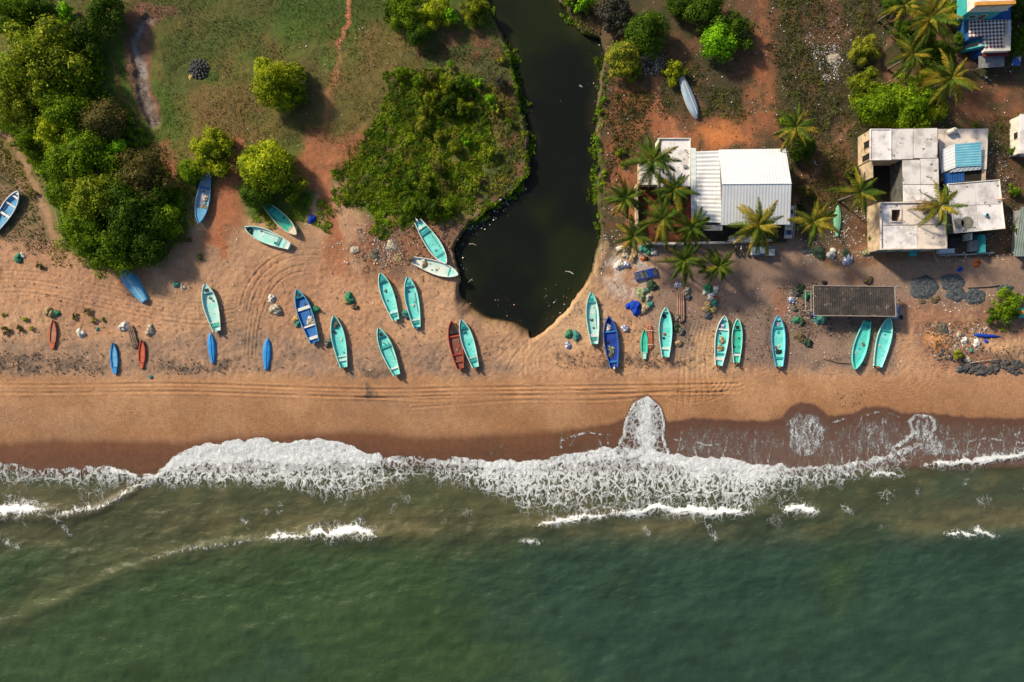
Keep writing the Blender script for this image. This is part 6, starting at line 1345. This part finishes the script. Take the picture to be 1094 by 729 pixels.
wall([(745, 259.5), (781, 259), ], .3, .9, 'whitewall', 'low white wall in front of the open side of the shed')
wall([(804, 257.5), (825, 257)], .35, .8, 'whitewall', 'short white wall right of the white block by the shed')
wall([(688, 260), (744, 260)], .3, 1.6, 'whitewall', 'white wall along the lane below the red earth courtyard')
wall([(680, 198), (681, 243)], .3, 1.8, 'cream', 'sunlit cream wall on the creek side of the courtyard')
wall([(736, 199), (737.5, 246)], .25, 2.0, 'redband', 'dark red wall between the courtyard and the shed')
r = root('water_tank', 792, 255, 'white rectangular block tank in front of the shed under a palm', 'tank'); block('tank_body', [(780, 252), (804, 252), (805, 258.5), (780, 259)], -.1, 1.3, 'whitewall', r); block('lid', [(785, 253.5), (790, 253.5), (790, 257), (785, 257)], 1.3, 1.36, 'grey', r, 1.3)
# white stair at the shed's right end
r = root('stair', 842, 238, 'narrow white steel stair with blue treads at the right end of the shed', 'stair')
for i in range(8):
    y = 222 + i * 4.4; h = 3.0 - i * .37; mb = MB(); q = Vector(HP(844.5 - i * .35, y, h)); mb.box((q.x - .62, q.y - .34, ZG + h - .06), (q.x + .62, q.y + .34, ZG + h)); put(mb, 'tread', 'bluewall' if i in (1, 3, 6) else 'whitewall', r)
for s_ in (-.68, .68):
    mb = MB(); a, b_ = Vector(HZ(844.5, 220, 3.05)), Vector(HZ(841.8, 255, .2)); mb.tube([a + Vector((s_, 0, 0)), b_ + Vector((s_, 0, 0))], .06, 5); mb.tube([a + Vector((s_, 0, .8)), b_ + Vector((s_, 0, .8))], .04, 5); put(mb, 'stringer', 'whitewall', r)
for k in (0, 1):
    mb = MB(); q = Vector(HP(844.5, 221 + k * 10, 2.6 - k * .8)); mb.tube([(q.x + .6, q.y, ZG - .3), (q.x + .6, q.y, ZG + 2.8 - k * .95)], .05, 5); put(mb, 'post', 'whitewall', r)
# red court floor
mb = MB(); mb.prism([HP(683, 200, .0), HP(736, 200, .0), HP(737, 258, .0), HP(690, 258, .0)], ZG - .5, ZG + .16); o = mb.build('courtyard', B_['redearth']); tag(o, kind='structure')

# ---- flat roofed white house
r = root('flat_roofed_house', 720, 172, 'low white flat roofed house left of the metal shed under a palm', 'house')
block('wall', [(703.5, 148.5), (737, 148.5), (736.5, 199), (703.5, 199)], -.4, 3.0, 'whitewall', r); block('side_wall', [(684, 171), (703.2, 171), (703.2, 196.5), (684, 196.5)], -.4, 2.85, 'cream', r)
block('roof', [(703, 148), (737.5, 148), (737, 200), (703, 200)], 3.0, 3.18, 'concw', r); block('side_roof', [(683, 170), (702.8, 170), (702.8, 197.5), (683, 197.5)], 2.85, 3.0, 'concw', r)
rim('parapet', [(703, 200), (737, 200), (737.5, 148), (703, 148)], 3.2, .16, .28, 'whitewall', r)
mb = MB(); q = Vector(HP(732, 178, 3.3)); mb.box((q.x - .35, q.y - .25, ZG + 3.18), (q.x + .35, q.y + .25, ZG + 3.5)); put(mb, 'vent', 'grey', r)
a = HP(703.5, 199, 3); opening(r, 'door', (a[0] + 1.2, a[1]), (a[0] + 2.2, a[1]), ZG + .18, ZG + 2.2, (0, -1), 'timber', 'post'); opening(r, 'window', (a[0] + 3.3, a[1]), (a[0] + 4.6, a[1]), ZG + 1, ZG + 2.1, (0, -1))

# ---- concrete house round a dark court
r = root('concrete_house', 970, 200, 'weathered concrete house with a dark inner court and cream west walls', 'house')
h = 4.7
block('wall', [(930.5, 138.5), (1001, 137.5), (1001, 170), (930.5, 170.5)], -.4, h, 'cream', r); block('wall', [(965, 170.3), (1003, 170.3), (1004, 215.5), (966.5, 215.5)], -.4, h, 'court_shade', r)
block('wall', [(930, 170.8), (932.5, 170.8), (933, 190), (931, 190)], -.4, h - .5, 'cream', r)
# south block has a square light well, so its walls and roof are built around it
wx0, wx1, wy0, wy1 = 951.5, 962, 224, 237
for pts in ([(940.5, 216), (951.3, 216), (951.3, 266), (941.5, 266.5)], [(951.4, 216), (962.1, 216), (962.1, 223.8), (951.4, 223.8)], [(951.4, 237.2), (962.1, 237.2), (962.1, 266), (951.4, 266)], [(962.2, 216), (1009.5, 215.8), (1010.5, 265), (962.2, 265.8)]): block('wall', pts, -.4, h, 'cream', r)
mb = MB(); mb.prism([HP(930, 171, 0), HP(966, 171, 0), HP(966, 216, 0), HP(936, 216, 0)], ZG - .4, ZG + .12); put(mb, 'court_floor', 'dark', r)  # near-black floor puts the court's shade into its colour
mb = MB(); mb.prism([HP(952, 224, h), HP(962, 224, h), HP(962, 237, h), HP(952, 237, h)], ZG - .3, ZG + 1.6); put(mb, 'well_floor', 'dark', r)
for pts, m in (([(929.5, 138), (952, 138), (952, 171), (929.5, 171.5)], 'concw'), ([(952.7, 138), (975.4, 137.6), (975.4, 170), (952.7, 170.5)], 'conc'), ([(976.2, 137.6), (1001.5, 137), (1001.5, 168.5), (976.2, 169)], 'conc'), ([(964.5, 171.3), (983, 171), (983.5, 197), (965, 197)], 'conc'), ([(983.6, 169.8), (1002.5, 169.4), (1003, 197), (984.1, 197)], 'conc'), ([(965, 197.7), (983.5, 197.7), (984, 215), (965.5, 215.5)], 'concw'), ([(984.1, 197.7), (1003, 197.7), (1004, 214.5), (984.6, 215)], 'concw'),
                ([(940, 216.5), (951.3, 216.5), (951.3, 240.5), (940.5, 240.5)], 'concw'), ([(951.5, 216.3), (962, 216.3), (962, 223.6), (951.5, 223.6)], 'conc'), ([(951.5, 237.4), (962, 237.4), (962, 240.5), (951.5, 240.5)], 'conc'), ([(962.2, 216.2), (1010, 215.3), (1010.4, 239.5), (962.2, 240.4)], 'pink'), ([(940.5, 241.2), (979.5, 241.1), (979.8, 266.5), (941, 267)], 'concw'), ([(980.3, 241), (1010.5, 240.3), (1011, 265.6), (980.5, 266.4)], 'pink')):
    block('roof_slab', pts, h, h + .16, m, r)
for pts in ([(952, 138), (952.7, 138), (952.7, 171), (952, 171)], [(975.4, 138), (976.2, 138), (976.2, 169.5), (975.4, 169.5)], [(965, 197.05), (1003, 197.05), (1003, 197.65), (965, 197.65)], [(983, 171), (983.5, 171), (984.2, 196.9), (983.7, 196.9)], [(940.5, 240.6), (979, 240.6), (979, 241.05), (940.5, 241.05)]): block('roof_seam', pts, h - .1, h + .06, 'seam', r)
rim('parapet', [(940, 267), (1011, 266), (1010, 215.3), (940, 216.5)], h + .16, .20, .30, 'pink', r)
rim('parapet', [(929.5, 171.5), (952, 171.2), (952, 138), (929.5, 138)], h + .16, .14, .14, 'concw', r)
rim('well_curb', [(951, 237.6), (962.5, 237.6), (962.5, 223.4), (951, 223.4)], h + .16, .18, .22, 'pink', r)
a0 = Vector(HP(930.5, 138.5, h)); a1 = Vector(HP(930.5, 170.5, h))
def lerp(a, b_, t): q = a.lerp(b_, t); return (q.x, q.y)
opening(r, 'window', lerp(a0, a1, .30), lerp(a0, a1, .58), ZG + 2.2, ZG + 4.3, (-1, 0), 'dark', 'cream'); opening(r, 'window', lerp(a0, a1, .74), lerp(a0, a1, .98), ZG + 1.6, ZG + 4.4, (-1, 0), 'dark', 'cream')
a0 = Vector(HP(941.5, 266.5, h)); a1 = Vector(HP(1010.5, 265, h)); nrm = (-(a1 - a0).y * -1, -(a1 - a0).x)
for t0, t1, nm in ((.08, .2, 'window'), (.36, .46, 'door'), (.62, .76, 'window')): opening(r, nm, lerp(a0, a1, t0), lerp(a0, a1, t1), ZG + (.2 if nm == 'door' else 1.1), ZG + 2.3, (0, -1), 'timber' if nm == 'door' else 'glass', 'tealwall')
mb = MB(); q = Vector(HP(975, 268, .5)); mb.box((q.x - .6, q.y - 1.0, ZG), (q.x + .6, q.y - .02, ZG + .9)); put(mb, 'front_step', 'tealwall', r)

# ---- house with the blue sheet roof
r = root('blue_roofed_house', 1028, 168, 'small cream house with a bright blue sheet roof between concrete roofs', 'house')
block('wall', [(1005, 139), (1055, 139), (1053, 193), (1007, 193)], -.4, 2.6, 'cream', r); block('terrace', [(1002.5, 138), (1056, 137.5), (1054, 181), (1004.5, 181)], 2.6, 2.75, 'pink', r)
block('upper_wall', [(1011, 160), (1046, 156), (1046, 176), (1011, 180)], 2.75, 3.2, 'whitewall', r)
ribbed('blue_roof', HZ(1020.5, 154, 3.8), HZ(1048.5, 152, 3.8), HZ(1048.5, 177, 3.55), HZ(1021.5, 178.5, 3.55), 9, .022, 'bluesheet', r, 'v'); ribbed('white_roof', HZ(1007, 160, 3.3), HZ(1020, 154, 3.78), HZ(1021, 179, 3.55), HZ(1005.5, 185, 3.1), 7, .014, 'whiteroof', r, 'v')
ribbed('gutter_sheet', HZ(1021, 179.3, 3.4), HZ(1048.5, 178, 3.4), HZ(1047, 181.5, 3.2), HZ(1014, 184.5, 3.2), 6, .02, 'flash', r); ribbed('lower_blue_roof', HZ(1007.5, 185.5, 2.95), HZ(1030, 184, 2.95), HZ(1030, 194, 2.75), HZ(1008.5, 198, 2.75), 8, .03, 'bluewall', r)
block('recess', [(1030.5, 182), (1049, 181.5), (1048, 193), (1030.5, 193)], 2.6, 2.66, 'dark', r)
a = HP(1007, 193, 2.6); opening(r, 'door', (a[0] + 5.0, a[1]), (a[0] + 6.0, a[1]), ZG + .1, ZG + 2.1, (0, -1), 'timber', 'post')
def tank(x, y, h, L_, rad, rot, label):
    o = empty('water_tank', P(x, y, ZG + h), (0, 0, R(rot))); tag(o, label, 'water tank'); mb = MB()
    mb.tube([(-L_ / 2 - .04, 0, rad), (-L_ / 2 + .04, 0, rad), (-L_ / 2 + .2, 0, rad), (L_ / 2 - .2, 0, rad), (L_ / 2 - .04, 0, rad), (L_ / 2 + .04, 0, rad)], [.1, rad * .75, rad, rad, rad * .75, .1], 16); mb.build('tank_body', B_['whitewall'], o, True)
    mb = MB(); mb.tube([(.3, 0, rad * 1.9), (.3, 0, rad * 2.15)], .2, 12); mb.build('lid', B_['grey'], o); mb = MB(); mb.box((-.6, -.3, -.02), (-.5, .3, .25)); mb.box((.5, -.3, -.02), (.6, .3, .25)); mb.build('cradle', B_['grey'], o)
tank(1015, 141, 2.75, 1.7, .5, 22, 'white horizontal water tank on the corner of the cream house')

# ---- plain concrete roof house
r = root('concrete_roofed_house', 1042, 222, 'square concrete roofed house with round stains and a blue pot on top', 'house'); h = 3.7
block('wall', [(1014, 197), (1065, 194), (1070.5, 243), (1022, 247)], -.4, h, 'grey', r)
for pts, m in (([(1012, 196.5), (1041, 194.6), (1043, 219), (1015, 220.5)], 'conc'), ([(1041.5, 194.5), (1067.5, 192), (1070, 217.5), (1043.4, 219)], 'conc'), ([(1015, 221), (1043, 219.5), (1045.5, 247), (1020, 249.5)], 'conc'), ([(1043.5, 219.5), (1070, 218), (1073.5, 244.5), (1046, 247)], 'concw')): block('roof_slab', pts, h, h + .16, m, r)
rim('parapet', [(1020, 249.5), (1073.5, 244.5), (1067.5, 192), (1012, 196.5)], h + .16, .12, .16, 'whitewall', r)
for x, y, rd, m in ((1033.5, 238, 1.15, mat('damp_round_patch', (.20, .19, .155), (.14, .14, .12), .8, 2)), (1024, 239, 1.0, mat('damp_round_patch_pale', (.27, .25, .22), (.20, .19, .17), .8, 2))):
    mb = MB(); q = P(x, y, ZG + h + .17); mb.tube([(q.x, q.y, q.z - .02), (q.x, q.y, q.z + .02)], rd, 26); put(mb, 'round_slab', m, r)
a = Vector(HP(1022, 247, h)); b2 = Vector(HP(1070.5, 243, h))
for t0, t1, nm in ((.1, .22, 'window'), (.4, .52, 'door'), (.68, .82, 'window')): opening(r, nm, lerp(a, b2, t0), lerp(a, b2, t1), ZG + (.1 if nm == 'door' else 1.1), ZG + 2.2, (-.08, -1), 'timber' if nm == 'door' else 'glass', 'whitewall')
def simple(name, label, cat, x, y, h, parts):
    o = empty(name, P(x, y, ZG + h)); tag(o, label, cat)
    for nm, mb, m in parts: mb.build(nm, B_[m] if isinstance(m, str) else m, o, True)
    return o
mb = MB(); mb.tube([(0, 0, 0), (0, 0, .25), (0, 0, .45)], [.28, .36, .3], 14); mb2 = MB(); mb2.tube([(0, 0, .40), (0, 0, .462)], .25, 14); mb3 = MB(); mb3.box((-.75, -.25, 0), (-.35, .2, .12)); o = simple('pot', 'blue pot with a dark mouth standing on the square concrete roof', 'pot', 1053, 230, h + .16, [('pot_body', mb, 'bluesheet'), ('mouth', mb2, 'dark')])
mb = MB(); mb.tube([(0, 0, .35), (1.1, .15, .38), (2.0, .3, .3)], [.13, .12, .12], 8); o = simple('drain_pipe', 'rusty pink drain pipe sticking out over the edge of the concrete roof', 'pipe', 1064, 214, h + .12, [('pipe', mb, mat('rusty_pipe', (.42, .24, .18), (.32, .17, .12), .7, 3))])
# yard in front
def slab(name, pts, h0, h1, m, label, cat):
    mb = MB(); mb.prism([HP(x, y, h1) for x, y in pts], ZG + h0, ZG + h1); c = sum((Vector(p) for p in pts), Vector((0, 0))) / len(pts); rr_ = root(name, c.x, c.y, label, cat); put(mb, 'masonry', m, rr_)
    mb = MB(); mb.prism(inset([HP(x, y, h1) for x, y in pts], .12), ZG + h1, ZG + h1 + .05); put(mb, 'capping', m, rr_); return rr_
slab('pillar', [(1048, 251), (1053, 251), (1053, 270), (1049, 270)], -.3, 1.9, 'tealwall', 'grey green wall stub in the yard below the concrete roofs', 'wall'); slab('platform', [(1036, 257), (1047, 256), (1047, 268), (1036, 269)], -.3, .9, 'grey', 'pale square slab in the yard below the concrete roofs', 'platform'); slab('platform', [(1014, 254), (1027, 253), (1027, 264), (1014, 265)], -.3, .7, 'porch', 'dark square slab in the yard beside the pale one', 'platform')
slab('pillar', [(1037, 249), (1039, 249), (1039, 256), (1037, 256)], -.3, 2.4, 'concw', 'thin pale pillar in the yard under the concrete roof', 'pillar'); slab('platform', [(1003, 266), (1020, 265.5), (1020, 270.5), (1003, 271)], -.3, .8, 'flash', 'bluish stone bench at the front of the yard', 'bench')
wall([(1004, 272.5), (1035, 272), (1062, 270)], .25, .5, 'grey', 'low broken wall along the lane in front of the yard'); wall([(1003.5, 240), (1018, 240.5)], .2, 2.4, 'whitewall', 'short white wall joining the two concrete roofs')

# ---- terrace house at the top right
r = root('terrace_house', 1060, 30, 'blue and teal house with a checkered terrace at the top right', 'house')
block('wall', [(1036, -25), (1081, -25), (1079, 53.5), (1052, 54.5), (1049, 40), (1036, 41)], -.4, 3.75, 'bluewall', r)
mb = MB(); mb.prism([HP(x, y, 3.9) for x, y in [(1035.5, 22), (1080.5, 21), (1079.5, 54.5), (1052, 55), (1049.5, 39), (1035.5, 40)]], ZG + 3.75, ZG + 3.9); put(mb, 'terrace', checker(), r)
hh = 9.4
block('upper_wall', [(1044, -60), (1083, -60), (1082, 5), (1044, 6)], 3.9, 7.0, 'tealwall', r, hh); block('top_wall', [(1043, -60.5), (1083.6, -60.5), (1082.6, 5.3), (1043, 6.4)], 7.0, hh - .01, 'whitewall', r, hh); block('roof', [(1043.5, -61), (1084, -61), (1083, 3), (1043.5, 4)], hh, hh + .18, 'concw', r)
mb = MB(); a, b_ = HP(1042, 6.7, hh), HP(1084, 5.2, hh); mb.prism([a, b_, (b_[0], b_[1] + .62), (a[0], a[1] + .62)], ZG + hh - .3, ZG + hh + .32); put(mb, 'orange_band', 'orange', r)
mb = MB(); a, b_ = HP(1041, 9.3, 8.3), HP(1082, 8.1, 8.3); mb.prism([a, b_, (b_[0], b_[1] + .9), (a[0], a[1] + .9)], ZG + 7.05, ZG + 7.22); put(mb, 'ledge', 'whitewall', r)
p5 = HP(1044, 6, hh); p6 = HP(1082, 5, hh); d0 = Vector(p5).lerp(Vector(p6), .52); opening(r, 'door', (d0.x, d0.y - .02), (d0.x + 1.1, d0.y - .05), ZG + 3.95, ZG + 6.0, (0, -1), 'timber', 'whitewall'); d0 = Vector(p5).lerp(Vector(p6), .2); opening(r, 'window', (d0.x, d0.y - .02), (d0.x + 1.3, d0.y - .04), ZG + 4.7, ZG + 5.9, (0, -1))
for pts, m in (([(1077, 22), (1080, 22), (1080, 36), (1077, 36)], 'flash'), ([(1075.5, 36), (1080, 36), (1079.5, 54), (1075, 54)], 'whitewall'), ([(1052, 52.5), (1075, 51.5), (1075, 54.2), (1052, 55)], 'whitewall')): block('terrace_wall', pts, 3.9, 4.7, m, r)
mb = MB(); a, b_ = HP(1052, 55.3, 3.6), HP(1079, 54.5, 3.6); mb.prism([a, b_, (b_[0], b_[1] - .7), (a[0], a[1] - .7)], ZG + 3.0, ZG + 3.12); put(mb, 'awning', 'redband', r)
block('porch_roof', [(1046, 60), (1073, 58), (1073, 71), (1046, 73)], 2.1, 2.25, 'grey', r); 
for x, y in ((1047, 72), (1072, 70)): 
    mb = MB(); q = Vector(HP(x, y, 2)); mb.box((q.x - .08, q.y - .08, ZG - .4), (q.x + .08, q.y + .08, ZG + 2.1)); put(mb, 'porch_post', 'post', r)
st = []
A_, Bq = Vector(HZ(1052, 46, 3.85)), Vector(HZ(1028, 51.5, .3)); dirv = Vector((Bq.x - A_.x, Bq.y - A_.y)); ln_ = dirv.length; e = dirv / ln_; sd_ = Vector((-e.y, e.x))
mb = MB()
for i in range(12):
    t0 = i / 12; c = Vector((A_.x, A_.y)) + e * ln_ * t0; z1 = A_.z + (Bq.z - A_.z) * (i + 1) / 12; q = [c + sd_ * .55, c + e * ln_ / 12 * .98 + sd_ * .55, c + e * ln_ / 12 * .98 - sd_ * .55, c - sd_ * .55]; mb.prism([tuple(v) for v in q], z1 - .22, z1)
put(mb, 'stair_flight', 'whitewall', r)
for s_ in (-1, 1):
    mb = MB(); o0 = Vector((A_.x, A_.y)) + sd_ * .58 * s_; o1 = Vector((Bq.x, Bq.y)) + sd_ * .58 * s_; w_ = sd_ * .2 * s_
    vs = [(o0.x, o0.y, A_.z - .8), (o1.x, o1.y, Bq.z - .8), (o1.x, o1.y, Bq.z + .8), (o0.x, o0.y, A_.z + .8)]; vs += [(x + w_.x, y + w_.y, z) for x, y, z in vs]
    mb.add(vs, [(0, 1, 2, 3), (7, 6, 5, 4), (0, 4, 5, 1), (1, 5, 6, 2), (2, 6, 7, 3), (3, 7, 4, 0)]); put(mb, 'stair_wall', 'tealwall', r)
# roofs cut by the right edge
r = root('outbuilding', 1096, 144, 'pale flat roofed outbuilding cut by the right edge', 'house'); block('wall', [(1091, 123), (1125, 123), (1125, 163), (1091, 163)], -.4, 3.0, 'whitewall', r); block('roof', [(1090, 122), (1126, 122), (1126, 164), (1090, 164)], 3.0, 3.2, 'concw', r)
a0 = Vector(HP(1091, 123, 3)); a1 = Vector(HP(1091, 163, 3)); opening(r, 'window', lerp(a0, a1, .4), lerp(a0, a1, .6), ZG + 1.1, ZG + 2.3, (-1, 0))
r = root('sloping_roof_house', 1096, 250, 'house with a sloping grey green roof cut by the right edge', 'house'); block('wall', [(1091, 224), (1124, 224), (1124, 270), (1089, 270)], -.4, 2.0, 'grey', r); ribbed('roof', HZ(1091, 221, 3.2), HZ(1126, 221, 3.2), HZ(1126, 274, 2.2), HZ(1083, 274, 2.2), 16, .03, 'greengrey', r)
a0 = Vector(HP(1091, 224, 2)); a1 = Vector(HP(1089, 270, 2)); opening(r, 'window', lerp(a0, a1, .4), lerp(a0, a1, .6), ZG + .8, ZG + 1.7, (-1, 0))
# ---- open shelter with the blackened roof
r = root('shelter', 912, 322, 'long open boat shelter with a blackened flat roof', 'shelter'); h = 2.8
cs = [(868.5, 305), (956, 306), (957.5, 338.5), (869, 337.5)]
ribbed('roof', HZ(*cs[0], h), HZ(*cs[1], h), HZ(*cs[2], h), HZ(*cs[3], h), 36, .018, 'blackroof', r)
rim('edge_trim', [cs[3], cs[2], cs[1], cs[0]], h + .02, .12, .10, 'trim', r)
for x in (871, 892, 913, 934, 954):
    for y in (307.5, 335.5):
        mb = MB(); q = Vector(HP(x, y, h - .1)); mb.tube([(q.x, q.y, ZG - .4), (q.x, q.y, ZG + h - .08)], .09, 7); put(mb, 'post', 'post', r)
for y in (309.5, 333.5):
    mb = MB(); mb.tube([HZ(869, y, h - .14), HZ(956, y, h - .14)], .07, 6); put(mb, 'beam', 'post', r)
r = root('drying_rack', 864, 322, 'rough timber frame at the left end of the blackened roof', 'frame')
for x, y in ((860.5, 311), (860.5, 332), (866.5, 311), (866.5, 332)): mb = MB(); q = Vector(HP(x, y, 1.4)); mb.tube([(q.x, q.y, ZG - .3), (q.x, q.y, ZG + 1.5)], .07, 6); put(mb, 'post', 'trim', r)
for a, b_ in (((860.5, 310), (860.5, 333)), ((866.5, 310), (866.5, 333)), ((859.5, 311), (867, 311)), ((859.5, 332), (867, 332))): mb = MB(); mb.tube([HZ(*a, 1.5), HZ(*b_, 1.5)], .08, 6); put(mb, 'rail', 'trim', r)
r = root('shack', 1092, 334, 'small teal shack with a plank roof at the right edge', 'shack'); block('wall', [(1089, 330), (1110, 330), (1110, 338), (1089, 338)], -.3, 1.7, 'tealwall', r); ribbed('roof', HZ(1088, 329, 1.9), HZ(1112, 329, 1.9), HZ(1112, 339.5, 1.75), HZ(1088, 339.5, 1.75), 8, .02, 'tealwall', r); mb = MB(); q = Vector(HP(1092, 334, 1.95)); mb.box((q.x - .4, q.y - .4, ZG + 1.84), (q.x + .4, q.y + .4, ZG + 2.0)); put(mb, 'hatch', 'orange', r)
# blue awning by the terrace house
r = root('canopy', 1087, 62, 'blue and white canopy on poles at the right of the terrace house', 'canopy'); ribbed('cloth', HZ(1083, 55, 2.2), HZ(1092, 54, 2.2), HZ(1090, 70, 2.0), HZ(1081, 70, 2.0), 4, .05, mat('blue_white_awning', (.55, .58, .68), (.05, .12, .42), .8, .6, .47, .53), r)
for x, y in ((1083, 56), (1091, 56), (1089, 69), (1082, 69)): mb = MB(); q = Vector(HP(x, y, 2)); mb.tube([(q.x, q.y, ZG - .3), (q.x, q.y, ZG + 1.98)], .04, 6); put(mb, 'pole', 'grey', r)

# ================================================================== VEHICLES
TY = mat('tyre_rubber', (.018, .018, .018), (.03, .03, .03), .9, 4); RIM = mat('wheel_rim', (.35, .36, .38), (.3, .3, .32), .4, 4, metal=.6); CARP = mat('blue_grey_car_paint', (.13, .20, .29), (.16, .23, .32), .35, .8, spec=.5, c3=(.24, .25, .27), s3=3)
CHR = mat('lamp_glass', (.65, .66, .66), (.6, .6, .6), .2, 3, spec=.6); BLK = mat('black_plastic', (.02, .02, .022), (.035, .035, .035), .6, 4)
def wheel(par, x, y, rad, wd, axis='Y'):
    m = MB(); m.tube([(x, y - wd / 2, rad), (x, y - wd / 2 + .02, rad), (x, y + wd / 2 - .02, rad), (x, y + wd / 2, rad)], [rad * .86, rad, rad, rad * .86], 18); o = m.build('wheel', TY, par, True)
    m = MB(); m.tube([(x, y - wd / 2 - .01, rad), (x, y + wd / 2 + .01, rad)], rad * .55, 14); m.build('rim', RIM, o); return o
o = empty('pickup', at(815, 268.5, .7), (0, 0, math.pi + R(-2))); tag(o, 'blue grey pickup parked in the lane in front of the shed', 'pickup')
m = MB(); m.box((-2.1, -.83, .45), (2.1, .83, .80)); m.add([(.95, -.83, .8), (2.1, -.80, .8), (2.1, .80, .8), (.95, .83, .8), (.95, -.80, 1.05), (2.0, -.74, .95), (2.0, .74, .95), (.95, .80, 1.05)], [(4, 5, 6, 7), (0, 1, 5, 4), (1, 2, 6, 5), (2, 3, 7, 6), (3, 0, 4, 7)]); m.build('body', CARP, o)
m = MB(); m.box((-.25, -.78, .80), (.95, .78, 1.55), None, .80); c_ = m.build('cab', CARP, o)
for nm, vs in (('windscreen', [(.955, -.66, 1.05), (.955, .66, 1.05), (.845, .58, 1.48), (.845, -.58, 1.48)]), ('rear_window', [(-.255, .6, 1.05), (-.255, -.6, 1.05), (-.145, -.56, 1.45), (-.145, .56, 1.45)])): m = MB(); m.add(vs, [(0, 1, 2, 3)]); m.build(nm, B_['glass'], c_)
for s_ in (-1, 1):
    m = MB(); m.add([(-.12, .752 * s_, 1.05), (.82, .752 * s_, 1.05), (.70, .652 * s_, 1.46), (-.02, .652 * s_, 1.46)], [(0, 1, 2, 3)]); m.build('side_window', B_['glass'], c_)
m = MB()
for a, b_ in (((-2.1, -.83, .8), (-.3, -.76, 1.15)), ((-2.1, .76, .8), (-.3, .83, 1.15)), ((-2.1, -.755, .8), (-2.03, .755, 1.15)), ((-.37, -.755, .8), (-.3, .755, 1.15))): m.box(a, b_)
m.build('cargo_bed', CARP, o); m = MB(); m.box((-2.02, -.75, .80), (-.38, .75, .83)); m.build('bed_floor', mat('bed_floor', (.20, .24, .30), (.14, .17, .22), .7, 3), o)
for s_ in (-1, 1): m = MB(); m.box((2.08, .5 * s_ - .14, .68), (2.12, .5 * s_ + .14, .82)); m.build('headlight', CHR, o)
m = MB(); m.box((2.1, -.8, .42), (2.2, .8, .58)); m.build('bumper', CHR, o)
for x in (-1.3, 1.35):
    for s_ in (-1, 1): wheel(o, x, s_ * .76, .34, .2)
def moto(x, y, rot, c, label):
    o = empty('motorcycle', at(x, y, .6), (0, 0, R(rot))); tag(o, label, 'motorcycle', 'motorcycles parked by the houses')
    for xx in (-.62, .62): wheel(o, xx, 0, .30, .11)
    pm_ = mat('motorcycle_paint_' + c, {'black': (.02, .02, .025), 'white': (.6, .6, .6), 'red': (.3, .02, .02)}[c], None, .35, 3, spec=.5)
    m = MB(); m.tube([(-.62, 0, .32), (-.1, 0, .42), (.35, 0, .55), (.52, 0, .85)], [.05, .08, .07, .05], 8); m.tube([(.62, 0, .30), (.5, 0, .88)], .05, 6); m.build('frame', BLK, o, True)
    m = MB(); m.tube([(-.02, 0, .72), (.1, 0, .76), (.35, 0, .78), (.42, 0, .74)], [.06, .16, .15, .06], 10); m.build('fuel_tank', pm_, o, True)
    m = MB(); m.box((-.75, -.15, .68), (0, .15, .80), None, .85); m.build('seat', BLK, o); m = MB(); m.tube([(.40, -.38, .98), (.50, -.1, .95), (.50, .1, .95), (.40, .38, .98)], .025, 6); m.build('handlebar', RIM, o)
    m = MB(); m.tube([(.55, 0, .82), (.68, 0, .82)], [.10, .09], 10); m.build('headlight', CHR, o); m = MB(); m.box((-.95, -.07, .52), (-.55, .07, .60)); m.build('mudguard', pm_, o)
moto(786, 267, 97, 'black', 'black motorcycle leftmost of three beside the pickup'); moto(791.5, 267, 88, 'white', 'motorcycle with white tank in the middle of three'); moto(797.5, 267.5, 95, 'black', 'black motorcycle nearest the parked pickup')
moto(1054, 84, 150, 'white', 'white motorcycle below the porch of the terrace house'); moto(1079, 80, 110, 'red', 'red motorcycle under the canopy by the terrace house')

# ================================================================== CAMERA AND LIGHT
cam = bpy.data.cameras.new('drone_camera'); co = bpy.data.objects.new('drone_camera', cam); COL.objects.link(co)
co.location = (0, 0, H); co.rotation_euler = (0, 0, 0)
cam.sensor_fit = 'HORIZONTAL'; cam.sensor_width = 36; cam.lens = 36 * H / (1094 * S); cam.clip_end = 3000; cam.clip_start = 1
SCN.camera = co
EL = 30.0; SD = Vector((-.78, .62, 0)).normalized()
sun = bpy.data.lights.new('sun', 'SUN'); sun.energy = 4.7; sun.angle = R(5.0); sun.color = (1.0, .84, .62)
so = bpy.data.objects.new('sun', sun); COL.objects.link(so)
d = Vector((-SD.x * math.cos(R(EL)), -SD.y * math.cos(R(EL)), -math.sin(R(EL))))
so.rotation_euler = d.to_track_quat('-Z', 'Y').to_euler(); so.location = (-120, 100, 80)
w = bpy.data.worlds.new('World'); SCN.world = w; w.use_nodes = True
t = w.node_tree; bg = t.nodes['Background']
sky = t.nodes.new('ShaderNodeTexSky'); sky.sky_type = 'NISHITA'; sky.sun_disc = False
sky.sun_elevation = R(EL); sky.sun_rotation = math.atan2(SD.x, SD.y); sky.dust_density = 2.5; sky.air_density = 1.0
t.links.new(sky.outputs[0], bg.inputs[0]); bg.inputs[1].default_value = .09
SCN.view_settings.view_transform = 'Standard'; SCN.view_settings.look = 'None'
SCN.view_settings.exposure = 0.38; SCN.view_settings.gamma = 1; SCN.view_settings.use_curve_mapping = False
SCN.cycles.max_bounces = 6; SCN.cycles.transparent_max_bounces = 8
